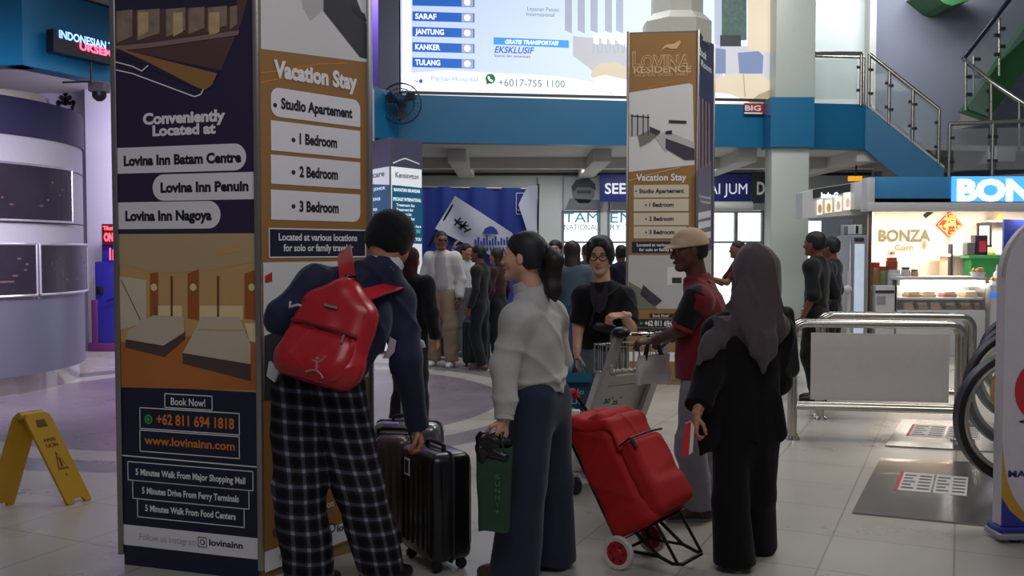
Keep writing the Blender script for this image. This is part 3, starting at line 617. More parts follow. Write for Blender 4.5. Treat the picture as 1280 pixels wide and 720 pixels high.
b = MB(); a, c = at(1006, 70, 19.4), at(1080, 72, 19.4); b.tube([a, c], .03, M_steel); b.build('handrail', root)
for e in (a, c):
    b = MB(); b.tube([Vector((e.x, e.y, 4.2)), e], .028, M_steel); b.build('post', root)
# blue stair flight running down to the right
ST = [at(1082, 132, YR), at(1180, 211, YR - .45)]
root = thing('blue_staircase', ST[1], 'blue sided staircase flight descending to the right with steel and glass rail', 'staircase')
dv = ST[1] - ST[0]; b = MB(); dz = Vector((0, 0, -.80)); b.slab([ST[0] + Vector((0, 0, 0)), ST[1], ST[1] + dz, ST[0] + dz], (0.06, .16, 0), M_blue)
b.build('stringer', root)
b = MB(); nst = 8
for i in range(nst):
    p = ST[0] + dv * (i / nst); x0, x1 = p.x, p.x + dv.x / nst; b.box((x0, p.y + .18, p.z - .5), (x1, p.y + 1.5, p.z - .12), M_conc)
b.build('steps', root)
b = MB(); b.slab([ST[0] + Vector((0, -.02, 0)), ST[1] + Vector((0, -.02, 0)), ST[1] + Vector((0, -.02, .05)), ST[0] + Vector((0, -.02, .05))], (0, .2, 0), mat('stair_nosing_grey', (170, 172, 176), .5)); b.build('nosing_strip', root)
fr_ = [0.03, .32, .60, .93]
rail_run(root, [ST[0] + dv * t for t in (.04, .30, .60, .93)], .98, glassm=M_glass)
# landing rail with grey glass
LP = [at(1186, 222, 17.1), at(1240, 220, 16.9), at(1300, 214, 16.7)]
root = thing('landing_railing', LP[1], 'steel railing with grey glass panes on the landing above the stall', 'railing')
b = MB(); lz = [p.z for p in LP]; b.slab([LP[0] + Vector((0, 0, -.02)), LP[2] + Vector((0, 0, -.02)), LP[2] + Vector((0, 2.4, -.02)), LP[0] + Vector((0, 2.4, -.02))], (0, 0, -.3), M_wallgrey); b.build('landing_slab', root)
for p in LP: p.z = LP[0].z
rail_run(root, LP, .95, glassm=glass('grey_glass', (150, 152, 155), .35))
# green-sided upper flight
YG = 18.8
root = thing('green_staircase', at(1225, 146, YG), 'green sided upper staircase climbing to the right against the grey wall', 'staircase')
M_grn = mat('stair_green', (38, 92, 46), .45, var=.08); b = MB()
gp = [at(1206, 138, YG), at(1236, 148, YG), at(1330, 22, YG), at(1300, 8, YG)]
b.slab(gp, (0, .3, 0), M_grn); b.build('stringer', root)
b = MB(); dvg = gp[2] - gp[1]
for i in range(10):
    p = gp[1] + dvg * (i / 10); b.box((p.x, YG + .3, p.z - .05), (p.x + dvg.x / 10, YG + 1.5, p.z + .12), M_conc)
b.build('steps', root)
hp = [at(1204, 74, 18.4), at(1266, -6, 18.6), at(1300, -50, 18.8)]
b = MB(); b.tube(hp, .045, mat('dark_handrail', (60, 64, 74), .3, .7), 10); b.build('handrail', root)
b = MB(); b.tube([hp[0], at(1240, 103, 17.9), at(1290, 136, 17.5)], .045, M_steel, 10); b.build('handrail', root)
for x, y0, y1, Y in ((1207, 78, 138, 18.3), (1217, 70, 118, 18.5), (1249, 22, 95, 18.6), (1239, 103, 190, 17.9), (1274, 126, 190, 17.6)):
    b = MB(); b.tube([at(x, y1, Y), at(x, y0, Y)], .026, M_steel, 10); b.build('post', root)
for a in (((1222, 62), (1246, 30), (1246, 74), (1222, 112), 18.5), ((1253, 24), (1290, -20), (1290, 40), (1253, 74), 18.6), ((1211, 84), (1236, 100), (1236, 146), (1211, 136), 18.1)):
    b = MB(); b.slab([at(x, y, a[4]) for x, y in a[:4]], (0, .012, 0), M_glass); b.build('glass_panel', root)
    for k in (0, 1):
        for x, y in ((a[0][0], a[0][1] + 12 + 22 * k), (a[1][0], a[1][1] + 14 + 24 * k)):
            p = at(x, y, a[4]); b = MB(); b.box(p - Vector((.05, .03, .03)), p + Vector((.05, .03, .03)), M_dkgrey, .005); b.build('glass_clamp', root)
b = MB(); q = [at(1158, -14, 19.5), at(1180, 4, 19.5), at(1190, 7, 19.5), at(1212, 0, 19.5), at(1225, -14, 19.5)]; b.slab(q, (0, 1.0, 0), M_grn)
tag(b.build('green_soffit', loc=q[2]), 'small green corner of the flight above, at the top edge over the grey wall', 'staircase')
# pendant lamp at the upper left
root = thing('pendant_lamp', at(125, 10, 12.5), 'small glowing white lamp above the blue mezzanine edge by the near column', 'lamp')
p = at(125, 14, 12.5); b = MB(); b.lathe([(.02, .32), (.03, .1), (.07, 0), (.05, -.06), (.001, -.08)], p, mat('lamp_glow', (255, 250, 240), .4, emit=3, var=0), 14); b.build('bulb', root)
b = MB(); b.tube([p + Vector((0, 0, .3)), p + Vector((0, 0, 1.4))], .012, M_white, 6); b.build('cord', root)

# ------------------------------------------------------------------ pushing on: LED sign, camera, fan
_n = Vector((.919, -.394, 0)); p, q = [hit(x, 60, Vector((-4.9, 9.7, 0)) + _n * .16, _n) for x in (67, 152)]; d = Vector((q.x - p.x, q.y - p.y, 0)); nn = Vector((d.y, -d.x, 0)).normalized()
zl0, zl1 = hit(67, 64, p, _n).z, hit(67, 36, p, _n).z
b = MB(); b.slab([(p.x, p.y, zl0), (q.x, q.y, zl0), (q.x, q.y, zl1), (p.x, p.y, zl1)], _n * -.1, mat('led_case', (14, 12, 34), .4))
root = b.build('led_sign', loc=((p.x + q.x) / 2, (p.y + q.y) / 2, zl0)); tag(root, 'scrolling light sign with glowing blue and red letters on the blue edge', 'sign')
f = Face((p.x, p.y, 0), (q.x, q.y, 0), step=.006); M_ledb = mat('led_blue', (150, 190, 255), .4, emit=3.2, var=0, ecol=(120, 160, 255)); M_ledr = mat('led_red', (255, 120, 150), .4, emit=3.0, var=0, ecol=(255, 80, 110))
f.text('INDONESIAN T', 73, 140, 50.5, 9.5, M_ledb, 2, .025); f.text('UKSEM', 98, 138, 62, 9, M_ledr, 3, .04); f.build('lettering', root)
b = MB(); c0 = at(114, 72, 10.4); b.tube([c0, at(114, 102, 10.4), at(79, 103, 9.9)], .012, M_black, 6); tag(b.build('hanging_bracket', loc=at(114, 102, 10.4)), 'thin black bracket hanging under the glowing letter sign', 'bracket')
root = thing('dome_camera', at(124, 112, 10.6), 'dark dome security camera mounted under the blue edge by the white pier', 'camera')
c0 = at(124, 112, 10.6); b = MB(); b.box(c0 + Vector((-.09, -.08, -.03)), c0 + Vector((.09, .08, .07)), mat('camera_grey', (96, 84, 96), .5), .01); b.build('housing', root)
b = MB(); b.lathe([(.075, -.03), (.075, -.07), (.06, -.1), (.03, -.125), (.001, -.13)], c0, M_black, 20); b.build('dome', root)
c0 = at(501, 129, 16.2); root = thing('wall_fan', c0 + Vector((0, .3, 0)), 'dark wire wall fan on the blue mezzanine edge below the billboard', 'fan')
M_fan = mat('fan_dark', (38, 46, 60), .4); b = MB(); Rf = 25 * 16.2 / F
for rr, yy in ((Rf, 0), (Rf * .7, -.07), (Rf * .35, -.1), (Rf, .08), (Rf * .6, .13)): b.tube([c0 + Vector((rr * math.cos(a), yy, rr * math.sin(a))) for a in np.linspace(0, 2 * PI, 33)[:-1]], .008, M_fan, 5, True)
for k in range(28):
    a = 2 * PI * k / 28; e = Vector((math.cos(a), 0, math.sin(a))); b.tube([c0 + Vector((0, -.11, 0)), c0 + e * Rf * .6 + Vector((0, -.085, 0)), c0 + e * Rf, c0 + e * Rf + Vector((0, .08, 0))], .004, M_fan, 4)
b.build('cage', root)
for k in range(3):
    b = MB(); a = 2 * PI * k / 3 + .3; pts = [c0 + Vector((r * math.cos(a + t), -.02 + .05 * t, r * math.sin(a + t))) for r, t in ((.04, 0), (Rf * .8, -.1), (Rf * .86, .35), (Rf * .6, .75), (.05, .6))]; b.slab(pts, (0, .008, 0), M_fan); b.build('blade', root)
b = MB(); b.lathe([(.001, -.06), (.06, -.05), (.07, .05), (.07, .2), (.05, .24)], c0, M_fan, 16, (0, 1, 0)); b.tube([c0 + Vector((0, .2, 0)), c0 + Vector((-.05, .36, -.2)), c0 + Vector((-.05, .5, -.2))], .03, M_fan); b.build('motor', root)
b = MB(); b.box((c0.x - .46, c0.y + .2, ZB - .15), (c0.x - .40, c0.y + .28, ZT + .1), M_alu); tag(b.build('conduit', loc=(c0.x - .43, c0.y + .24, ZB - .15)), 'grey conduit running down the blue edge left of the wire fan', 'conduit')

# ------------------------------------------------------------------ curved counter on the left
cc = Vector((-7.2, 11.0, 0)); RC = 2.1
root = thing('curved_counter', cc, 'tall curved steel-clad counter drum at the left edge with dark panels', 'counter')
M_cw = mat('drum_silver', (122, 122, 138), .32, .6, var=.05, scale=4); M_cl = mat('drum_pale', (166, 163, 170), .4, .2); M_cn = mat('drum_navy', (30, 26, 58), .45, var=.15, scale=6)
M_plq = mat('drum_plaque', (40, 34, 44), .25, var=.35, scale=3); M_gleam = mat('drum_edge', (220, 216, 225), .2, .8)
aa0, aa1 = math.radians(-120), math.radians(60)
def drum(r0, z0, z1, m, n=48, t=0): 
    b = MB(); b.lathe([(r0 - .05, z0), (r0, z0), (r0, z1), (r0 - .05, z1)], cc, m, n * 2); return b
drum(RC - .06, .0, .2, M_chrome).build('kick_base', root); drum(RC, .2, 1.02, M_cw).build('lower_body', root); drum(RC, 1.02, 2.78, M_cl).build('upper_body', root)
drum(RC + .02, 2.76, 3.16, M_cn).build('sign_band', root); b = MB(); b.lathe([(.01, 3.16), (RC, 3.16)], cc, M_cl, 64); b.build('roof', root)
def patch(r, px0, px1, z0, z1, m, name, par, edge=True, tx=None):
    def ang(px):     # angle at which column px meets the drum
        d = ray(px, 312); d = Vector((d.x, d.y, 0)); A = d.dot(d); B = -2 * d.dot(cc); Cq = cc.dot(cc) - r * r; D = max(0, B * B - 4 * A * Cq); t = (-B - math.sqrt(D)) / (2 * A); p = d * t - cc; return math.atan2(p.y, p.x)
    a0, a1 = ang(px0), ang(px1); b = MB(); n = 14
    P = lambda a, z, rr: cc + Vector((math.cos(a) * rr, math.sin(a) * rr, z))
    vs = [P(a0 + (a1 - a0) * i / n, z, rr) for i in range(n + 1) for z, rr in ((z0, r + .004), (z0, r + .05), (z1, r + .05), (z1, r + .004))]
    fs = [(4 * i + k, 4 * i + 4 + k, 4 * i + 5 + k, 4 * i + 1 + k) for i in range(n) for k in range(3)] + [(0, 1, 2, 3), (4 * n + 3, 4 * n + 2, 4 * n + 1, 4 * n)]
    b.add(vs, fs, m); o = b.build(name, par)
    if edge:
        e = MB()
        for z in (z0, z1): e.tube([P(a0 + (a1 - a0) * i / n, z, r + .05) for i in range(n + 1)], .014, M_gleam, 6)
        for a in (a0, a1): e.tube([P(a, z0, r + .05), P(a, z1, r + .05)], .014, M_gleam, 6)
        e.build('plaque_edge', o)
        e = MB(); am = (a0 + a1) / 2; ww = (a1 - a0)
        for k, w in enumerate((.5, .72, .66, .4, .28)): 
            zz = z1 - (z1 - z0) * (.3 + .11 * k); q = [(am - ww * w / 2, zz), (am + ww * w / 2, zz), (am + ww * w / 2, zz + .02), (am - ww * w / 2, zz + .02)]
            e.poly([P(a, z, r + .054) for a, z in q], mat('plaque_letter', (92, 66, 70), .4, var=.5, scale=40))
        e.build('plaque_lines', o)
patch(RC, -60, 86, 1.86, 2.46, M_plq, 'plaque', root); patch(RC, -50, 41, 1.06, 1.61, M_plq, 'plaque', root); patch(RC, 45, 103, 1.06, 1.61, M_plq, 'plaque', root)
b = MB()
for z in (1.84, 2.44): b.lathe([(RC + .003, z), (RC + .003, z + .012)], cc, M_dkgrey, 96)
b.build('panel_seam', root)

# ------------------------------------------------------------------ blue kiosk by the pier
root = thing('blue_kiosk', at(130, 437, 14.6), 'blue and purple kiosk with glowing red display in front of the white pier', 'kiosk')
M_kb = mat('kiosk_blue', (46, 44, 150), .4, var=.1); M_kp = mat('kiosk_plum', (104, 44, 104), .5)
p, q = at(114, 327, 14.6), at(158, 437, 14.6); b = MB(); b.box((p.x + .05, 14.6, .12), (q.x, 14.85, p.z), M_kb, .02); b.build('cabinet', root)
b = MB(); b.box((p.x - .05, 14.55, 0), (q.x, 14.85, .13), M_kp, .01); b.box((p.x, 14.57, .1), (p.x + .09, 14.84, at(114, 375, 14.6).z), M_kp, .01); b.build('plinth', root)
p2, q2 = at(126, 305, 14.6), at(158, 330, 14.6); b = MB(); b.box((p2.x, 14.62, q2.z - .05), (q2.x, 14.82, p2.z), M_kb, .02); b.build('top_box', root)
b = MB(); c0 = at(125, 363, 14.6); b.box(c0 + Vector((-.05, -.03, -.06)), c0 + Vector((.05, .02, .06)), M_black, .01); b.tube([c0 + Vector((.35, -.04, .1)), c0 + Vector((.3, -.06, -.1)), c0 + Vector((.12, -.05, -.16))], .012, M_black, 6); b.build('handset', root)
f = Face((at(120, 300, 14.55).x, 14.55, 0), (at(160, 300, 14.55).x, 14.55, 0), step=.004); M_kr = mat('display_red', (255, 90, 100), .4, emit=3.5, var=0, ecol=(255, 60, 75))
bb = MB(); p3, q3 = at(127, 280, 14.56), at(158, 306, 14.56); bb.box((p3.x, 14.56, q3.z), (q3.x, 14.64, p3.z), mat('display_case', (90, 14, 22), .5)); o = bb.build('display', root)
f.text('Tiketin', 129, 146, 285, 5, M_kr, 2, .04); f.text('ONE', 130, 146, 296, 10, M_kr, 2, .06); f.prect(137, 139, 310, 325, M_kr, 2); f.prect(141, 143, 312, 325, M_kr, 2); f.build('lettering', o)
# ------------------------------------------------------------------ wet floor sign
top = at(38, 517, 5.75); root = thing('wet_floor_sign', G(55, 638), 'yellow folding wet floor sign standing open on the tiles at the left', 'floor sign')
M_y = mat('sign_yellow', (196, 152, 34), .42, var=.06); M_yb = mat('sign_brown_print', (110, 62, 20), .5); M_y2 = mat('sign_yellow_inner', (206, 158, 30), .5)
def board(A, B, w, name, depth):  # A top centre, B bottom centre, w half-width vector
    n = (B - A).cross(w).normalized(); b = MB(); L = (B - A)
    P = lambda t, s, o=0: A + L * t + w * s + n * o
    out = [(0, -.75), (.03, -.95), (.08, -1), (.97, -1), (1.0, -.95), (1, -.5), (.95, -.35), (.95, .35), (1, .5), (1, .95), (.97, 1), (.08, 1), (.03, .95), (0, .75)]
    hole = [(.07, -.3), (.07, .3), (.125, .35), (.125, -.35)]
    b.slab([P(t, s, -depth / 2) for t, s in out], n * depth, M_y)
    return b, P, n
hw = Vector((.10, -.05, 0)); A1 = top + Vector((.03, 0, 0)); B1 = G(99, 628); A2 = top + Vector((-.03, .02, 0)); B2 = G(0, 634)
w1 = Vector((.042, .07, 0)); b, Pf, n1 = board(A1, B1, w1, 'front', .022); b.build('front_board', root)
b, Pb, n2 = board(A2, B2, w1, 'rear', .022); b.build('rear_board', root)
sg = 1 if n1.z > 0 else -1
b = MB(); o_ = sg * .0125
for hl in [[(.07, -.34), (.07, .34), (.15, .4), (.15, -.4)]]: b.poly([Pf(t, s, o_) for t, s in hl], mat('handle_hole_shade', (96, 66, 24), .6))  # dark patch paints the shade inside the handle hole
b.poly([Pf(t, s, o_) for t, s in ((.42, 0), (.62, -.42), (.62, .42))], M_yb); b.poly([Pf(t, s, o_ * 1.08) for t, s in ((.455, 0), (.605, -.33), (.605, .33))], M_y); b.poly([Pf(t, s, o_ * 1.15) for t, s in ((.49, -.05), (.49, .06), (.55, .12), (.595, .02), (.595, -.16), (.55, -.08))], M_yb)
for t0 in (.27, .33):
    V, Fs = text_geo('AWAS LANTAI'[0:4] if t0 < .3 else 'LICIN', .03); wmax = max(v[0] for v in V)
    b.add([Pf(t0 + .04 - v[1] * .055, (v[0] / wmax - .5) * .95, o_) for v in V], Fs, M_yb)
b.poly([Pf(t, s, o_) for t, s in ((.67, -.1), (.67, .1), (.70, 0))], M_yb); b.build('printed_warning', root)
b = MB(); b.tube([A1 + w1 * .9 + Vector((-.03, 0, -.005)), A1 - w1 * .9 + Vector((-.03, 0, -.005))], .022, M_y, 12); b.build('hinge', root)
# ------------------------------------------------------------------ steel crowd barriers
def barrier(x0, x1, yt, yb, ft, Y0, Y1, label, board=None):
    A, B = G(x0, ft[0]), G(x1, ft[1]); h = .95; A = Vector((A.x, A.y, 0)); B = Vector((B.x, B.y, 0)); d = (B - A).normalized(); n = Vector((-d.y, d.x, 0)); Z = Vector((0, 0, 1)); r = .1
    root = thing('steel_barrier', (A + B) / 2, label, 'barrier')
    def bend(off, hh): # an arch
        a, c = A + n * off, B + n * off; pts = [a]
        for k in range(7): t = PI - k * PI / 12; pts.append(a + d * r + Z * (hh - r) + (d * math.cos(t) + Z * math.sin(t)) * r)
        for k in range(7): t = PI / 2 - k * PI / 12; pts.append(c - d * r + Z * (hh - r) + (d * math.cos(t) + Z * math.sin(t)) * r)
        return pts + [c]
    for off in (0, .14):
        b = MB(); b.tube(bend(off, h), .031, M_steel, 14); b.build('arch_tube', root)
    for off in (0, .14):
        b = MB(); b.tube([A + n * off + Z * .27, B + n * off + Z * .27], .026, M_steel, 12); b.build('lower_rail', root)
    for e in (A, B):
        for off in (0, .14): b = MB(); b.lathe([(.031, .03), (.055, .02), (.06, 0)], e + n * off, M_chrome, 16); b.build('foot_flange', root)
    if board:
        u0, u1 = board; L = (B - A).length; b = MB(); p, q = A + d * L * u0 + n * .07, A + d * L * u1 + n * .07
        b.slab([p + Z * .32, q + Z * .32, q + Z * .87, p + Z * .87], n * .008, mat('board_grey_white', (228, 223, 217), .45)); b.build('infill_board', root)
barrier(991, 1203, 405, 0, (549, 556), 0, 0, 'nearer of two steel tube barriers, its infill board grey white', (.11, .93))
barrier(1026, 1214, 388, 0, (524, 529), 0, 0, 'farther steel tube barrier standing behind the one with the grey board')
# ------------------------------------------------------------------ escalator landings, handrails
M_plate = mat('landing_plate', (150, 150, 150), .22, .85, var=.1, scale=14)
def landing(q, label, note):
    pts = [G(*p) for p in q]; b = MB(); b.slab([p + Vector((0, 0, .002)) for p in pts], (0, 0, .008), M_plate); c = sum(pts, Vector()) / 4
    root = b.build('landing_plate', loc=c); tag(root, label, 'floor plate')
    if note:
        e1, e2 = (pts[1] - pts[0]), (pts[3] - pts[0]); P = lambda u, v, o=0: pts[0] + e1 * u + e2 * v + Vector((0, 0, .0112 + o)); b = MB()
        for k in (0, 1):
            u0 = note[0] + k * (note[1] - note[0]) * .5; u1 = u0 + (note[1] - note[0]) * .47
            b.poly([P(u0, note[2]), P(u1, note[2]), P(u1, note[3]), P(u0, note[3])], mat('sticker_white', (205, 200, 195), .5))
            for j in range(5):
                va = note[2] + (note[3] - note[2]) * (.12 + .17 * j); vb = va + (note[3] - note[2]) * .08
                b.poly([P(u0 + .012, va, .0004), P(u0 + (u1 - u0) * (.35 if j % 2 else .45), va, .0004), P(u0 + (u1 - u0) * (.35 if j % 2 else .45), vb, .0004), P(u0 + .012, vb, .0004)], mat('sticker_print', (90, 88, 92), .5))
                b.poly([P(u0 + (u1 - u0) * .55, va, .0004), P(u1 - .012, va, .0004), P(u1 - .012, vb, .0004), P(u0 + (u1 - u0) * .55, vb, .0004)], mat('sticker_print', (90, 88, 92), .5))
        b.poly([P(note[0] - .02, note[2], 0), P(note[0], note[2], 0), P(note[0], note[3], 0), P(note[0] - .02, note[3], 0)], mat('sticker_red', (190, 60, 70), .5)); b.build('warning_sticker', root)
landing([(1065, 642), (1330, 668), (1310, 583), (1100, 574)], 'brushed metal escalator landing plate with white warning sticker, in front of the barriers', (.18, .56, .40, .74))
landing([(1106, 558), (1300, 569), (1290, 531), (1128, 525)], 'metal escalator landing plate on the floor behind the nearer barrier', (.12, .62, .35, .8))
def handrail(cxp, cyp, rpx, Y, label):
    c = at(cxp, cyp, Y); R = rpx * Y / F; pts = []; L = 2.2
    pts = [c + Vector((L, 0, R))] + [c + Vector((R * math.cos(t), 0, R * math.sin(t))) for t in np.linspace(PI / 2, 1.5 * PI, 25)] + [c + Vector((L, 0, -R))]
    root = thing('escalator_handrail', Vector((c.x + .4, c.y, 0)), label, 'escalator handrail')
    b = MB(); prof = [(-.04, .012), (-.034, .024), (.034, .024), (.04, .012), (.04, -.008), (-.04, -.008)]; vs = []; N = len(pts)
    for i, p in enumerate(pts):
        a = pts[max(0, i - 1)]; e = pts[min(N - 1, i + 1)]; t = (e - a).normalized(); nrm = Vector((t.z, 0, -t.x)); nrm = -nrm if nrm.dot(p - (c + Vector((max(0, p.x - c.x), 0, 0)))) < 0 else nrm
        vs += [p + Vector((0, yy, 0)) + nrm * oo for yy, oo in prof]
    k = len(prof); b.add(vs, [(i * k + j, i * k + (j + 1) % k, (i + 1) * k + (j + 1) % k, (i + 1) * k + j) for i in range(N - 1) for j in range(k)], M_rub, True); b.build('rubber_belt', root)
    b = MB(); b.tube([p + (c + Vector((max(0, p.x - c.x), 0, 0)) - p).normalized() * .03 for p in pts], .02, M_steel, 8); b.build('guide_rail', root)
    b = MB(); z0 = .02; b.slab([c + Vector((L, 0, R - .05)), c + Vector((.02, 0, R - .05))] + [c + Vector(((R - .05) * math.cos(t), 0, (R - .05) * math.sin(t))) for t in np.linspace(PI / 2, 1.5 * PI, 17)] + [c + Vector((L, 0, -R + .05))], (0, .012, 0), glass('balustrade_glass', (190, 200, 196), .10)); b.build('balustrade_glass', root)
    b = MB(); b.box((c.x + .02, c.y - .09, 0), (c.x + L, c.y + .09, c.z - R - .01), M_steel, .02); b.build('skirt', root)
    return root, c
r1, c1 = handrail(1279, 522, 80, 5.30, 'nearest black escalator handrail loop, beside the white standing sign')
b = MB(); cy = at(1277, 488, 5.34); b.lathe([(.001, 0), (.17, 0), (.175, .006), (.17, .012), (.001, .012)], cy, mat('disc_yellow', (206, 160, 50), .5), 32, (0, 1, 0)); b.build('round_sticker', r1)
handrail(1281, 487, 72, 6.55, 'second black escalator handrail loop, just behind the nearest one')
handrail(1280, 465, 60, 7.55, 'third black escalator handrail loop, counted from the standing sign')
handrail(1279, 446, 52, 8.55, 'farthest black escalator handrail loop, by the farther steel barrier')
# ------------------------------------------------------------------ standing sign at the right edge
YS = 5.05; root = thing('standing_sign', G(1290, 681), 'white rounded standing sign with red ball on a blue base at the right edge', 'sign')
s_ = YS / F; X = lambda px: at(px, 480, YS).x; Zp = lambda py: at(1270, py, YS).z
b = MB(); x0 = X(1248); b.box((x0 - .005, YS - .06, .02), (x0 + .75, YS + .12, Zp(664)), mat('sign_silver_foot', (160, 158, 162), .4, .4), .01); b.lathe([(.03, 0), (.03, .03)], (x0 + .1, YS, 0), M_dkgrey, 12); b.build('foot', root)
b = MB(); b.box((x0, YS - .04, Zp(664)), (x0 + .72, YS + .1, Zp(657)), mat('sign_royal_blue', (44, 52, 150), .45), .01); b.build('base', root)
pts = [(X(1252), Zp(600)), (X(1252), Zp(345))] ; cxr = X(1252) + .36; top_z = Zp(262)
pts = [(X(1252), Zp(656))] + [(cxr + .36 * math.cos(t), Zp(345) + (top_z - Zp(345)) * math.sin(t)) for t in np.linspace(PI, 0, 25)] + [(X(1252) + .72, Zp(656))]
b = MB(); b.slab([(x, YS - .02, z) for x, z in pts], (0, .09, 0), mat('sign_panel_white', (206, 200, 204), .5)); b.build('panel', root)
b = MB(); b.tube([(x, YS - .0, z) for x, z in pts[1:-1]], .012, mat('sign_panel_edge', (168, 160, 150), .4), 8); b.build('edge_trim', root)
f = Face((X(1252), YS - .021, 0), (X(1252) + .72, YS - .021, 0), step=.0012); u = lambda px: X(px) - X(1252)
gm = mat('sign_gold', (196, 150, 52), .5); q_ = lambda *P: [(u(x), Zp(y)) for x, y in P]
f.poly(q_((1252, 656), (1252, 552), (1254, 575), (1259, 600), (1267, 620), (1280, 638), (1300, 650), (1330, 656)), gm, 2)
f.poly(q_((1252, 656), (1252, 620), (1262, 636), (1278, 650), (1296, 656)), mat('sign_royal_blue', (44, 52, 150), .45), 3)
cr_ = (u(1300), Zp(488)); f.poly([(cr_[0] + .145 * math.cos(t), cr_[1] + .165 * math.sin(t)) for t in np.linspace(0, 2 * PI, 33)[:-1]], mat('sign_red_ball', (196, 40, 48), .45), 2)
f.poly([(cr_[0] + .12 * math.cos(t), Zp(526) + .012 * math.sin(t)) for t in np.linspace(0, 2 * PI, 17)[:-1]], M_ink, 3); f.poly([(cr_[0] + .05 * math.cos(t), Zp(490) + .06 * math.sin(t)) for t in np.linspace(0, 2 * PI, 25)[:-1]], M_wtxt, 3)  # ink ellipse paints the thin shadow below the red ball
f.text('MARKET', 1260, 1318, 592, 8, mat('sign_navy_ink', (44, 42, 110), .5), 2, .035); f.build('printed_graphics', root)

# ------------------------------------------------------------------ food stall
YK = 14.0; p_ = lambda x, y, Y=YK: at(x, y, Y)
M_kw = mat('stall_white', (206, 206, 208), .45); M_kcream = mat('stall_cream_wall', (236, 220, 200), .6)
M_fas = mat('stall_blue', (58, 136, 190), .45)
root = thing('food_stall', p_(1190, 430), 'white food stall with blue fascia and glowing sign at the right, behind the barriers', 'stall')
def pb(x0, x1, y0, y1, Y, dep, m, bev=.006, z0=None):
    a, c = at(x0, y1, Y), at(x1, y0, Y); b = MB(); b.box((a.x, Y, a.z if z0 is None else z0), (c.x, Y + dep, c.z), m, bev); return b
pb(1087, 1420, 221, 254, YK, .3, M_fas).build('fascia', root)
pb(1085, 1420, 253, 264, YK - .03, .3, M_kw).build('header_beam', root)
pb(1086, 1091, 222, 440, YK + .02, .12, mat('stall_post', (120, 92, 92), .5), z0=0).build('post', root)
pb(1084, 1094, 222, 262, YK - .02, .2, M_kw).build('post_cap', root)
b = pb(1089, 1420, 225, 440, 15.7, .1, M_kcream, 0, 0); b.build('back_wall', root)
b = MB(); a = p_(1087, 300); q = at(1089, 300, 15.72); b.slab([(a.x, YK + .1, 0), (a.x + .05, YK + .1, 0), (q.x + .05, 15.72, 0), (q.x, 15.72, 0)], (0, 0, p_(1087, 256).z), M_kcream); b.build('side_wall', root)
zk = p_(640, 255).z + .02; b = MB(); b.slab([(p_(1087, 0).x, YK, zk), (p_(1420, 0).x, YK, zk), (p_(1420, 0).x, 15.8, zk), (at(1089, 0, 15.8).x, 15.8, zk)], (0, 0, .06), M_kw); cei = b.build('stall_ceiling', root)
M_lampw = mat('downlight', (255, 236, 205), .4, emit=5, var=0)
for x in (1133, 1213, 1290):
    area('stall_lamp', (at(x, 262, 14.8).x, 14.9, p_(640, 255).z - .03), (at(x, 262, 14.8).x, 15.1, 0), .4, .3, 25, (1, .91, .80))
    c0 = at(x, 262, 14.8); b = MB(); b.lathe([(.001, 0), (.09, 0), (.1, .02)], (c0.x, 14.9, p_(640, 255).z - .005), M_lampw, 20); b.build('downlight', root)
f = Face((p_(1087, 0).x, YK - .012, 0), (p_(1420, 0).x, YK - .012, 0), step=.004)
M_lb = mat('lightbox_blue', (70, 150, 240), .4, emit=1.5, var=.05); M_lw = mat('lightbox_white', (255, 255, 255), .4, emit=2.2, var=0)
f.prect(1189, 1400, 220.5, 252, M_lb, 1); f.text('BONZA', 1196, 1352, 237, 26, M_lw, 3, .05); f.build('light_box', root)
f = Face((at(1095, 300, 15.69).x, 15.69, 0), (at(1420, 300, 15.69).x, 15.69, 0), step=.006)
M_let = mat('wall_letter_bronze', (128, 116, 92), .4, .3); M_corn = mat('wall_letter_brown', (168, 120, 72), .4)
f.text('BONZA', 1098, 1163, 294, 14, M_let, 2, .03); f.text('Corn', 1118, 1141, 309, 6.5, M_corn, 2, .02); f.poly([(lambda q: (q[0] + a * .035, q[1] + b_ * .09))(f.px(1155, 306)) for a, b_ in ((0, -1), (1, -.1), (0, 1), (-1, -.1))], M_corn, 2)
f.build('wall_lettering', root)
pts4 = [(1170, 281), (1187, 264), (1204, 281), (1187, 297)]; f = Face((at(1165, 300, 15.66).x, 15.66, 0), (at(1220, 300, 15.66).x, 15.66, 0), step=.006)
b = MB(); b.slab([at(x, y, 15.66) for x, y in pts4], (0, .02, 0), mat('festive_red', (200, 44, 34), .5)); r = b.build('festive_diamond', loc=at(1187, 297, 15.66)); tag(r, 'red diamond paper decoration with gold character on the stall wall', 'decoration')
M_goldp = mat('festive_gold', (230, 184, 100), .5); f.text('福', 1179, 1195, 280, 17, M_goldp, 2, .03)
f.line([(1172, 281), (1187, 266), (1202, 281), (1187, 295), (1172, 281)], .012, M_goldp, 1); f.disc(1176, 283, 1.8, M_goldp, 2); f.disc(1198, 283, 1.8, M_goldp, 2); f.build('printed_character', r)
b = MB(); b.tube([at(1187, 297, 15.65), at(1187, 303, 15.65)], .025, M_goldp, 8, rad=[.03, .015]); b.build('tassel', r)
